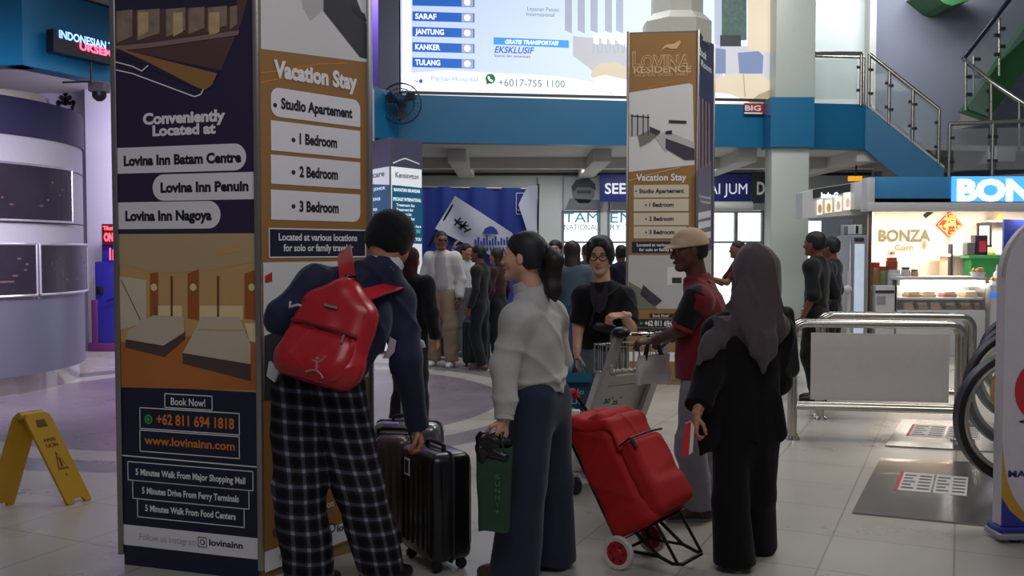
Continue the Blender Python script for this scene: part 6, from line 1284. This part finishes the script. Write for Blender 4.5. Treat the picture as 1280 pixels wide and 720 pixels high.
# ------------------------------------------------------------------ the person in black T-shirt and glasses
J = PX(head=(750, 321, 6.80), neck=(753, 357, 6.84), sl=(729, 368, 6.82), sr=(781, 368, 6.88), el=(723, 408, 6.82), wl=(721, 440, 6.72), er=(787, 408, 6.74), wr=(780, 394, 6.54),
       pel=(755, 448, 6.86), hl=(740, 458, 6.84), hr=(768, 458, 6.88), kl=(737, 525, 6.80), kr=(770, 525, 6.86), al=(737, 594, 6.86), ar=(772, 594, 6.90))
J.update(front=(-.05, -1, 0), face=(-.22, -.96, -.10), k=1.07)
J['sl'], J['sr'], J['el'], J['er'], J['wl'], J['wr'] = J['sl'], J['sr'], J['el'], J['er'], J['wl'], J['wr']
M_bt = cloth('black_tee', (15, 15, 17), rough=.9)
rE, HP, ME, JE = person('person with glasses in black T-shirt and grey jeans, standing behind the cart', J, 'light', True, top=M_bt, hem=at(755, 447, 6.3).z, torso=(.165, .150), tfl=.64, sleeve=.46, sl_r=(.068, .074, .076), top_noise=folds(.009, 18, 2), pants=cloth('grey_jeans', (92, 100, 106), rough=.8, var=.2, scale=6), leg_r=(.092, .078, .075), hair='fringe', eyes=True,
    shoes=mat('shoe_black', (24, 24, 26), .5), curl=(.5, 1.0), palm=((.9, 0, 0), (-.2, .3, -1)), thumbs=((0, -1, 0), (0, .4, .9)), handdir=((.05, -.1, -1), (-.9, -.3, -.05)))
b = MB(); Q = lambda x, y, z: Vector(HP(x, y, z)); gm_ = mat('glasses_frame', (40, 14, 16), .3)
for s in (-1, 1):
    pts = [Q(s * .033 + .026 * math.cos(t), .101 - .012 * abs(math.cos(t)) * (1 if s * math.cos(t) > 0 else .2), .004 + .018 * math.sin(t)) for t in np.linspace(0, 2 * PI, 17)[:-1]]; b.tube(pts, .0032, gm_, 6, True); b.tube([Q(s * .059, .088, .008), Q(s * .078, .03, .008), Q(s * .080, -.01, .0)], .0028, gm_, 6)
b.tube([Q(-.009, .104, .006), Q(.009, .104, .006)], .003, gm_, 6); b.build('glasses', rE)
f = Face(at(738, 400, 6.65) * 1, at(772, 400, 6.65) * 1, step=.002); f.O.z = 0; f.U = Vector((1, 0, 0)); f.N = Vector((0, -1, 0)); pm_ = mat('tee_print_violet', (40, 35, 48), .8); pk_ = mat('tee_print_dim', (28, 26, 34), .8)
f.ppoly([(737, 352), (741, 353), (746, 366), (752, 366), (757, 353), (760, 352), (760, 372), (757, 384), (750, 392), (743, 388), (738, 374)], pm_, 1); f.ppoly([(743, 370), (748, 374), (745, 378)], pk_, 2); f.ppoly([(757, 370), (752, 374), (755, 378)], pk_, 2); f.ppoly([(747, 382), (753, 382), (750, 387)], pk_, 2)
f.build('shirt_print', rE)
root = thing('crossbody_bag', at(755, 430, 6.1), 'small black crossbody bag on the front of the black T-shirt', 'bag'); F_ = Field(); F_.cone(at(747, 408, 6.64), at(766, 412, 6.64), .032, .036, .03, (0, 1, 0), .5); smooth_obj('bag_body', [F_.mesh(.007)], mat('bag_leather', (22, 22, 26), .35), root)
b = MB(); b.tube([at(738, 408, 6.65), at(745, 380, 6.65), at(775, 358, 6.76)], .009, M_black, 6); b.build('strap', root)
M_tb = mat('tote_teal', (26, 104, 134), .5, var=.12, scale=5); M_tb2 = mat('tote_navy', (22, 58, 84), .5, var=.15, scale=5)
tc_ = at(722, 527, 6.57); rt, P = tote('teal blue printed tote bag carried by the person in the black T-shirt', tc_, (1, -.1, 0), .21, .33, .10, M_tb2, M_tb, handle_top=V3(at(720, 449, 6.68)), taper=.95)
b = MB(); b.tube([P(-.103 * 1, .30, -.04), P(-.103, .33, -.035)], .004, M_tb, 4); f = Face((tc_.x - .12, tc_.y - .068, 0), (tc_.x + .12, tc_.y - .092, 0), step=.002)
f.ppoly([(703, 466), (740, 466), (740, 478), (703, 478)], M_tb, 0); tl = mat('tote_letter', (120, 190, 190), .5); f.text('wolo', 706, 730, 489, 7, tl, 1, .01); f.text('Un', 714, 728, 501, 8, tl, 1, .01); f.text('Jflos', 707, 734, 514, 9, tl, 1, .01); f.build('printed_letters', rt)
# ------------------------------------------------------------------ suitcases
def suitcase(label, near_c, wd, dd, w, d, h, m, trim, ribs=7, rib_dir='w', handle=0.0, hm=None, tag_=None, z0=0.05, grip=True):
    wd, dd = Vector((wd[0], wd[1], 0)).normalized(), Vector((dd[0], dd[1], 0)).normalized(); c = Vector((near_c[0], near_c[1], near_c[2] if len(near_c) > 2 else 0)); zb = c.z; c.z = 0
    root = thing('suitcase', c + wd * w / 2 + dd * d / 2 + Vector((0, 0, zb)), label, 'suitcase'); Z = Vector((0, 0, 1)); ctr = c + wd * w / 2 + dd * d / 2
    b = MB(); b.obox(ctr + Z * (zb + z0 + (h - z0) / 2), wd * w / 2, dd * d / 2, Z * (h - z0) / 2, m, .045)
    for sd in (-1, 1):
        for i in range(ribs):
            u = -w * .38 + w * .76 * i / (ribs - 1); p = ctr + wd * u + dd * sd * (d / 2 - .002); b.tube([p + Z * (zb + z0 + .06), p + Z * (zb + z0 + .08) + dd * sd * .003, p + Z * (zb + h - .08) + dd * sd * .003, p + Z * (zb + h - .06)], .008, m, 6)
        for i in range(3):
            u = -d * .25 + d * .25 * i; p = ctr + dd * u + wd * sd * (w / 2 - .002); b.tube([p + Z * (zb + z0 + .06), p + Z * (zb + h - .06)], .007, m, 6)
    b.build('shell', root)
    b = MB(); r = w / 2 + .001; q = [(-1, z0 + .03), (-1, h - .04), (-.93, h - .008), (-.85, h + .001), (.85, h + .001), (.93, h - .008), (1, h - .04), (1, z0 + .03), (.9, z0 - .001), (-.9, z0 - .001)]
    b.tube([ctr + wd * (x * r) + Z * (zb + z) for x, z in q], .006, trim, 6, True); b.build('zip_band', root)
    for sx in (-1, 1):
        for sy in (-1, 1):
            p = ctr + wd * sx * (w / 2 - .05) + dd * sy * (d / 2 - .045) + Z * zb; b = MB(); b.lathe([(.001, -.012), (.026, -.012), (.028, 0), (.026, .012), (.001, .012)], p + Z * .028, M_rub, 14, tuple(wd)); b.box(p + Vector((-.016, -.016, .03)), p + Vector((.016, .016, z0 + .02)), M_black, .004); b.build('wheel', root)
    if grip:
        b = MB(); p = ctr + Z * (zb + h); b.tube([p - wd * .09, p - wd * .085 + Z * .022, p - wd * .06 + Z * .03, p + wd * .06 + Z * .03, p + wd * .085 + Z * .022, p + wd * .09], .011, M_black, 8); b.build('top_grip', root)
    if handle:
        b = MB(); p = ctr + dd * (d / 2 - .03) + Z * (zb + h - .02)
        for s in (-1, 1): b.tube([p + wd * s * .055, p + wd * s * .055 + Z * handle], .010, hm or M_alu, 8)
        o = b.build('telescopic_tubes', root); b = MB(); b.tube([p - wd * .07 + Z * (handle - .03), p - wd * .062 + Z * handle, p - wd * .04 + Z * (handle + .012), p + wd * .04 + Z * (handle + .012), p + wd * .062 + Z * handle, p + wd * .07 + Z * (handle - .03)], .016, M_black if hm is None else hm, 10); b.build('handle_grip', root)
    if tag_:
        b = MB(); u, z, tw, th, m1, m2 = tag_; n = -dd * (d / 2 + .011); O = ctr + wd * u + n + Z * (zb + z); b.slab([O - wd * tw / 2, O + wd * tw / 2, O + wd * tw / 2 + Z * th, O - wd * tw / 2 + Z * th], dd * .003, m1); e = -dd * .0015
        b.poly([O - wd * tw * .36 + e + Z * th * .12, O + wd * tw * .36 + e + Z * th * .12, O + wd * tw * .36 + e + Z * th * .88, O - wd * tw * .36 + e + Z * th * .88], m2); b.build('luggage_label', root)
    return root
M_sbk = mat('shell_black', (18, 18, 21), .3, var=.1, coat=.2); M_ssv = mat('shell_silver', (150, 148, 146), .28, .7, var=.06); M_srg = mat('shell_bronze', (108, 88, 84), .32, .5, var=.06)
suitcase('black hard-shell suitcase with a small white framed label, nearest of the suitcases', G(541, 722), (-.53, .85), (.85, .53), .37, .225, .575, M_sbk, M_dkgrey, 6, tag_=(.07, .44, .055, .085, M_wtxt, mat('label_navy', (36, 44, 84), .5)))
a = G(500, 690); suitcase('bronze ribbed suitcase standing behind the left side of the black suitcase', (a.x + .03, 4.98), (-.99, .1), (.1, .99), .19, .2, .565, M_srg, M_dkgrey, 5)
suitcase('silver ribbed suitcase with long white pull handle behind the black and bronze ones', (at(548, 600, 5.35).x, 5.3), (-1, .12), (.12, 1), .38, .22, .575, M_ssv, M_dkgrey, 9, handle=.46, hm=mat('handle_white', (170, 168, 168), .45), grip=True)
b = MB(); p = at(489, 531, 5.36); b.box(p + Vector((-.04, -.015, -.008)), p + Vector((.04, .02, .012)), mat('lavender_tag', (150, 140, 200), .5), .004); tag(b.build('luggage_tag', loc=p), 'lavender plastic tag lying on top of the silver suitcase', 'tag')
suitcase('dark green suitcase on the floor behind the man in the white jacket', (at(578, 400, 12.6).x, 12.6), (1, 0), (0, 1), .36, .22, .62, mat('shell_green', (30, 44, 40), .4), M_dkgrey, 5, handle=.3)
suitcase('brown suitcase on the floor at the legs of the man in the white jacket', (at(535, 400, 13.4).x, 13.4), (1, 0), (0, 1), .34, .22, .58, mat('shell_brown', (64, 44, 42), .45), M_dkgrey, 5)
# ------------------------------------------------------------------ red shopping trolley
wn, wf = at(773, 697, 4.60), at(815, 674, 4.86); wn.z = wf.z = .082; ax = (wf - wn); AL = ax.length; ax = ax.normalized(); mid_ = (wn + wf) / 2; hz_ = Vector((-ax.y, ax.x, 0)); th = math.radians(31)
if hz_.x > 0: hz_ = -hz_
u_ = (hz_ * math.sin(th) + Vector((0, 0, math.cos(th)))).normalized(); n_ = ax.cross(u_); n_ = n_ if n_.x > 0 else -n_
root = thing('shopping_trolley', (mid_.x, mid_.y, 0), 'bright red two-wheeled shopping trolley bag leaning on the floor beside the wide jeans', 'trolley'); T_ = lambda a, u, n: mid_ + ax * a + u_ * u + n_ * n
M_tr = mat('trolley_red', (172, 15, 13), .75, var=.1, scale=6, bump=.12); M_trh = mat('trolley_hub_red', (176, 26, 36), .35); M_tyre = mat('tyre_white', (206, 196, 186), .6)
F_ = Field(); A_ = lambda *q: V3(T_(*q))
MT = np.stack([V3(ax), V3(u_), V3(n_)])
F_.rbox(A_(0, .355, .125), (.165, .295, .125), MT, .045, .03); F_.rbox(A_(0, .12, .14), (.160, .06, .14), MT, .04, .04); smooth_obj('bag', [F_.mesh(.006, folds(.007, 17, 3))], M_tr, root)
F_ = Field(); F_.rbox(A_(0, .27, .285), (.150, .185, .055), MT, .035, .03); F_.rbox(A_(0, .16, .30), (.150, .07, .055), MT, .035, .04); smooth_obj('front_pocket', [F_.mesh(.006, folds(.006, 18, 8))], M_tr, root)
ca_, sa_ = math.cos(.42), math.sin(.42); MF = np.stack([V3(ax), V3(u_ * ca_ + n_ * sa_), V3(n_ * ca_ - u_ * sa_)])
F_ = Field(); F_.rbox(A_(0, .615, .13), (.172, .035, .15), MF, .03, .03); F_.rbox(A_(0, .66, .045), (.165, .03, .06), MT, .03, .05); F_.rbox(A_(0, .50, .265), (.168, .075, .012), MT, .012, .04); smooth_obj('top_flap', [F_.mesh(.006, folds(.008, 20, 1))], M_tr, root)
b = MB(); b.tube([T_(-.168, .44, .25), T_(-.155, .455, .338), T_(0, .46, .346), T_(.155, .455, .338)], .006, M_black, 6); b.tube([T_(-.15, .455, .34), T_(-.15, .40, .345)], .009, M_black, 6); b.build('flap_strap', root)
M_fr = mat('frame_black', (26, 20, 20), .35, .5)
for s in (-1, 1):
    b = MB(); b.tube([T_(s * .13, -.01, .0), T_(s * .13, .66, 0), T_(s * .11, .80, -.01)], .010, M_fr, 8); b.build('frame_tube', root)
b = MB(); b.tube([T_(-.11, .80, -.01), T_(-.10, .84, -.012), T_(.10, .84, -.012), T_(.11, .80, -.01)], .018, M_trh, 10); b.build('handle_grip', root)
b = MB(); b.box(T_(0, .72, .0) - Vector((.03, .02, .02)), T_(0, .72, 0) + Vector((.03, .02, .02)), M_wtxt, .005); b.build('white_clip', root)
b = MB(); b.tube([wn, wf], .008, M_fr, 8); b.build('axle', root)
hn = Vector((n_.x, n_.y, 0)).normalized(); b = MB(); D_ = lambda a, f, z: Vector((mid_.x, mid_.y, 0)) + ax * a + hn * f + Vector((0, 0, z))
b.tube([D_(-.12, .06, .19), D_(-.12, .20, .09), D_(-.12, .27, .07), D_(-.10, .31, .07), D_(.10, .31, .07), D_(.12, .27, .07), D_(.12, .20, .09), D_(.12, .06, .19)], .009, M_fr, 8)
for s in (-1, 1): b.tube([D_(s * .12, .20, .09), D_(s * .12, 0, .085)], .008, M_fr, 8); b.tube([D_(s * .12, .30, .07), T_(s * .12, .06, .24)], .008, M_fr, 8)
b.build('stand_loop', root)
b = MB(); b.slab([T_(-.13, .045, .02), T_(.13, .045, .02), T_(.13, .045, .26), T_(-.13, .045, .26)], u_ * .006, M_fr); b.build('base_plate', root)
for w_, s in ((wn, -1), (wf, 1)):
    b = MB(); b.lathe([(.058, -.014), (.078, -.016), (.082, -.006), (.082, .006), (.078, .016), (.058, .014)], w_, M_tyre, 32, tuple(ax)); o = b.build('wheel', root)
    b = MB(); b.lathe([(.001, -.018), (.02, -.018), (.024, -.012), (.05, -.010), (.060, -.013), (.060, .013), (.05, .010), (.024, .012), (.02, .018), (.001, .018)], w_, M_trh, 24, tuple(ax))
    for k in range(6):
        a = PI / 3 * k; e = Vector((0, 0, 1)) * math.sin(a) + hn * math.cos(a)
        for q in (-1, 1): b.ball(w_ + e * .038 + ax * q * .0105, .008, mat('hub_hole', (60, 12, 16), .6), 5, (1, 1, 1))
    b.build('hub', o)
# ------------------------------------------------------------------ luggage cart
T1, T2 = Vector((.635, 5.65, 1.05)), Vector((.975, 5.88, 1.04)); bd = (T2 - T1); bd.z = 0; BW = bd.length; bd = bd.normalized(); hd_ = Vector((-bd.y, bd.x, 0)); B1 = Vector((.40, 6.03, .16)); B2 = B1 + bd * BW
root = thing('luggage_cart', (.6, 6.1, 0), 'steel airport luggage cart pushed by the man in the tan cap', 'luggage cart'); M_cs = mat('cart_steel', (176, 174, 172), .35, .5, var=.06)
for k, (t, q) in enumerate(((T1, B1), (T2, B2))):
    dq = (q - t); b = MB(); sd = bd * .028; fw = dq.cross(bd).normalized() * .016; b.slab([t - sd - fw, t + sd - fw, q + sd - fw, q - sd - fw], fw * 2, M_cs); b.build('side_post', root)
b = MB(); b.tube([T1 + Vector((0, 0, -.01)), T1 + bd * .04 - hd_ * .05 + Vector((0, 0, .0)), T2 - bd * .04 - hd_ * .05, T2], .013, M_chrome, 10); b.build('handle_bar', root)
for t, s in ((T1, -1), (T2, 1)):
    b = MB(); c0 = t + bd * s * -.0 - hd_ * .01 + Vector((0, 0, .01)); b.ball(c0, .05, M_black, 10, (1.15, 1.0, .72)); b.build('end_grip', root)
b = MB(); zb_ = .80
def W_(a, f, z): return T1 + bd * a + hd_ * f + Vector((0, 0, z - T1.z))
for z in (.97, .80):
    b.tube([W_(.02, .06, z), W_(.02, .26, z), W_(BW - .02, .26, z), W_(BW - .02, .06, z)], .006, M_chrome, 6, True)
for i in range(9): a = .02 + (BW - .04) * i / 8; b.tube([W_(a, .06, .97), W_(a, .06, .80), W_(a, .26, .80), W_(a, .26, .97)], .0035, M_chrome, 5)
for f_ in (.10, .14, .18, .22): b.tube([W_(.02, f_, .97), W_(.02, f_, .80), W_(BW - .02, f_, .80), W_(BW - .02, f_, .97)], .0035, M_chrome, 5)
b.build('wire_basket', root)
b = MB(); P1_, P2_ = B1 - Vector((0, 0, .02)), B2 - Vector((0, 0, .02)); fr2 = hd_ * .42
b.tube([P1_, P1_ + fr2, P2_ + fr2, P2_], .018, M_cs, 10, True)
for i in range(5): a = P1_ + (P2_ - P1_) * (i + .5) / 5; b.tube([a, a + fr2], .008, M_cs, 8)
b.build('platform', root)
for p in (P1_, P2_, P1_ + fr2, P2_ + fr2):
    b = MB(); b.lathe([(.001, -.018), (.05, -.018), (.06, -.01), (.06, .01), (.05, .018), (.001, .018)], Vector((p.x, p.y, .06)), M_rub, 18, tuple(bd)); b.box((p.x - .02, p.y - .02, .06), (p.x + .02, p.y + .02, .14), M_cs, .004); b.build('wheel', root)
# things carried on the cart
Mw2 = mat('carton_white', (214, 212, 202), .7, var=.06, scale=6); O = B1 + bd * .0 - hd_ * .0; Zv = Vector((0, 0, 1)); lean = (T1 - B1); lean = lean / lean.z
c1 = B1 + bd * .05 + hd_ * .03 + Zv * .01; dirn = lean.normalized()
root = thing('carton', c1 + bd * .18, 'large flat white carton with small black print standing on the luggage cart', 'box'); b = MB(); c2 = c1 + lean * .06
def Cn(a, t, f): return c1 + bd * a + lean * t + hd_ * f
b.slab([Cn(.0, 0, .02), Cn(.37, 0, .02), Cn(.37, .63, .02), Cn(.0, .63, .02)], hd_ * .1, Mw2); b.build('box_body', root)
f = Face(Cn(0, 0, .018), Cn(.37, 0, .018), lean, step=.001); 
V_, Fs_ = text_geo('30', .02)
def lay(t, u, z, hgt, m):
    V_, Fs_ = text_geo(t, .015); f.b.add([f.pt(u + x * hgt, z + y * hgt, 1) for x, y in V_], Fs_, m)
lay('30', .05, .47, .05, M_ink); lay('25', .125, .455, .045, M_ink); lay('x', .105, .50, .03, M_ink); lay('cm', .17, .50, .02, M_ink)
f.poly([(.0, .60), (.37, .60), (.37, .603), (.0, .603)], M_dkgrey, 1); f.build('box_print', root)
b = MB(); b.slab([Cn(.372, 0, .0), Cn(.40, 0, .0), Cn(.40, .60, .0), Cn(.372, .60, .0)], hd_ * .12, M_dkgrey); tag(b.build('dark_board', loc=Cn(.39, 0, .06)), 'narrow dark board leaning at the right side of the white carton on the cart', 'board')
pb0 = T1 + bd * .12 - hd_ * .055; rt, P = tote('pale grey paper bag hanging from the handle of the luggage cart', pb0 + bd * .10 + Vector((0, 0, -.30)), tuple(bd), .26, .17, .045, mat('paper_bag_grey', (200, 196, 190), .75), M_dkgrey, handle_top=V3(T1 + bd * .2 - hd_ * .052 + Vector((0, 0, .015))), taper=1.0, name='paper_bag')
suitcase('dark suitcase with black pull handle gripped by the person in the black T-shirt', (.60, 6.54), (1, 0), (0, 1), .29, .17, .53, mat('shell_charcoal', (40, 40, 44), .4), M_dkgrey, 5, handle=.56)

# ------------------------------------------------------------------ people farther back
def bystander(x, fy, H, ang, label, Y=None, **kw):
    o = G(x, fy) if Y is None else Vector((at(x, 312, Y).x, Y, 0)); J = joints((o.x, o.y, 0), H, math.radians(ang), seed=x); mod = kw.pop('mod', None)
    if mod: mod(J)
    return person(label, J, **kw)
C_ = cloth
def m1(J):
    P = J['P']; J['wr'] = P(.26, .16, .92); J['er'] = P(.25, -.03, 1.12); J['face'] = V3((.35, -.93, 0)); J['kl'] = P(-.13, .08, .49); J['al'] = P(-.16, .10, .085)
rM, HP, MM_, J1 = bystander(553, 457, 1.79, 165, 'man in open white jacket, khaki trousers and dark sunglasses by the lit column', skin='brown', top=C_('white_jacket', (206, 204, 200)), pants=C_('khaki', (146, 128, 104)), leg_r=(.105, .095, .09), sl_r=(.075, .068, .055), torso=(.165, .17), ease=.01, shoes=mat('shoe_white', (206, 202, 200), .5), hair='crop', mod=m1)
b = MB(); Q = lambda x, y, z: Vector(HP(x, y, z))
for s in (-1, 1): b.ball(Q(s * .03, .088, .006), .022, M_black, 8, (1, .6, .8))
b.tube([Q(-.07, .03, .01), Q(-.03, .1, .01), Q(.03, .1, .01), Q(.07, .03, .01)], .005, M_black, 6); b.build('sunglasses', rM)
b = MB(); fr_v = Vector(J1['front']); c0 = Vector(J1['P'](0, .128, 1.2)); r_ = Vector(np.cross(J1['front'], (0, 0, 1.)))
F_ = Field(); F_.cone(J1['P'](-.01, .062, 1.02), J1['P'](-.005, .060, 1.36), .110, .085, .03, J1['front'], .62); smooth_obj('inner_shirt', [F_.mesh(.013)], C_('grey_inner', (160, 160, 160)), rM)
b = MB(); p = Vector(J1['wr']) + Vector((0.0, -.03, -.08)); b.box(p - Vector((.07, .02, .09)), p + Vector((.07, .02, .05)), mat('pouch_red', (140, 30, 36), .6), .015); tag(b.build('red_pouch', loc=p), 'small red pouch in the hand of the man in the white jacket', 'pouch')
def m2(J):
    P = J['P']; J['er'] = P(.22, .1, 1.08); J['wr'] = P(.12, .30, 1.1)
bystander(600, 462, 1.60, 70, 'person in dark jacket and jeans facing left, between the white jacket and the maroon hoodie', skin='brown', top=C_('charcoal_jacket', (32, 28, 30)), pants=C_('ink_jeans', (24, 28, 36)), shoes=mat('shoe_brown', (96, 70, 56), .5), hair='short')
def m4(J):
    P = J['P']; J['er'] = P(.30, .10, 1.38); J['wr'] = P(.24, .16, 1.62); J['face'] = V3((.8, -.5, 0))
bystander(582, 0, 1.63, 200, 'boy in white shirt and grey trousers in front of the blue backdrop, one arm raised', Y=13.9, skin='tan', top=C_('white_shirt', (198, 202, 206)), sleeve=.45, pants=C_('mid_grey_pants', (96, 98, 100)), hair='short', mod=m4, shoes=mat('shoe_black', (24, 24, 26), .5))
bystander(622, 0, 1.56, 60, 'person in dark maroon hoodie behind the woman in the grey sweatshirt', Y=12.9, skin='tan', top=C_('dark_maroon', (58, 26, 32)), pants=C_('ink_jeans', (24, 28, 36)), hair='long', hair_m=M_hairb, shoes=mat('shoe_black', (24, 24, 26), .5))
bystander(694, 0, 1.66, 170, 'woman with long black hair facing the camera, behind the ponytail', Y=12.2, skin='light', top=C_('black_top', (20, 20, 24)), pants=C_('black_trousers', (20, 20, 24)), hair='long', female=True, eyes=True, shoes=mat('shoe_black', (24, 24, 26), .5))
bystander(715, 0, 1.63, 8, 'woman in denim jacket and wide blue jeans seen from behind', Y=10.2, skin='tan', top=C_('denim_jacket', (72, 90, 104), var=.25, scale=8), pants=C_('blue_jeans', (46, 58, 92), var=.2, scale=6), leg_r=(.105, .10, .11), hair='long', hair_m=M_hairb, female=True, shoes=mat('shoe_black', (24, 24, 26), .5))
bystander(735, 0, 1.62, 30, 'person in dark clothes with brown hair beyond the denim jacket', Y=14.2, skin='tan', top=C_('plum_top', (54, 40, 48)), pants=C_('ink_jeans', (24, 28, 36)), hair='short', hair_m=M_hairb, shoes=mat('shoe_black', (24, 24, 26), .5))
bystander(777, 0, 1.60, 20, 'dark silhouetted person against the bright doors by the gold column', Y=13.2, skin='brown', top=C_('night_blue_top', (24, 28, 46)), pants=C_('ink_jeans', (24, 28, 36)), hair='short', shoes=mat('shoe_black', (24, 24, 26), .5))
def m10(J):
    P = J['P']; J['el'] = P(-.2, .2, 1.14); J['wl'] = P(-.1, .42, 1.2); J['er'] = P(.2, .2, 1.12); J['wr'] = P(.08, .42, 1.2)
bystander(924, 0, 1.66, 88, 'man in dark red polo facing left against the bright doors, behind the headscarf', Y=12.9, skin='brown', top=C_('dark_red_polo', (74, 26, 34)), sleeve=.4, pants=C_('black_trousers', (20, 20, 24)), hair='crop', mod=m10, shoes=mat('shoe_black', (24, 24, 26), .5))
def m11(J):
    P = J['P']; J['er'] = P(.27, -.08, 1.08); J['wr'] = P(.22, .10, .95); J['el'] = P(-.25, -.06, 1.08); J['wl'] = P(-.25, .04, .86)
bystander(1021, 0, 1.72, 52, 'man in black short-sleeved shirt turned away beside the tiled column', Y=9.7, skin='brown', top=C_('black_shirt', (18, 19, 24)), sleeve=.55, sl_r=(.075, .070, .06), torso=(.165, .17), pants=C_('black_trousers', (20, 20, 24)), hair='short', mod=m11, shoes=mat('shoe_black', (24, 24, 26), .5))
bystander(1040, 0, 1.68, 60, 'person in dark shirt mostly hidden behind the man in the black shirt', Y=10.6, skin='brown', top=C_('slate_shirt', (34, 36, 44)), pants=C_('black_trousers', (20, 20, 24)), hair='short', shoes=mat('shoe_black', (24, 24, 26), .5))
bystander(512, 0, 1.56, -20, 'person in black coat and dark red headscarf standing behind the beanie', Y=8.3, skin='tan', top=C_('black_coat', (16, 17, 22)), sl_r=(.078, .072, .06), torso=(.175, .175), pants=C_('black_trousers', (20, 20, 24)), hair='long', hair_m=C_('dark_red_scarf', (64, 22, 30)), female=True, shoes=mat('shoe_black', (24, 24, 26), .5))
# ------------------------------------------------------------------ groups of look-alikes
GR = {'escalator_handrail': 'escalator handrails', 'steel_barrier': 'steel barriers by the escalators', 'landing_plate': 'escalator landing plates', 'suitcase': 'suitcases of the travellers', 'gallery_railing': 'railings of the mezzanine edge',
      'banner_column': 'printed advertising columns', 'person': 'travellers in the hall', 'snack_bowl': 'snack bowls on the stall', 'tote_bag': 'carried tote bags'}
for o in list(S.objects):
    st = o.name.split('.')[0]
    if o.parent is None and st in GR and 'label' in o and 'group' not in o: o['group'] = GR[st]
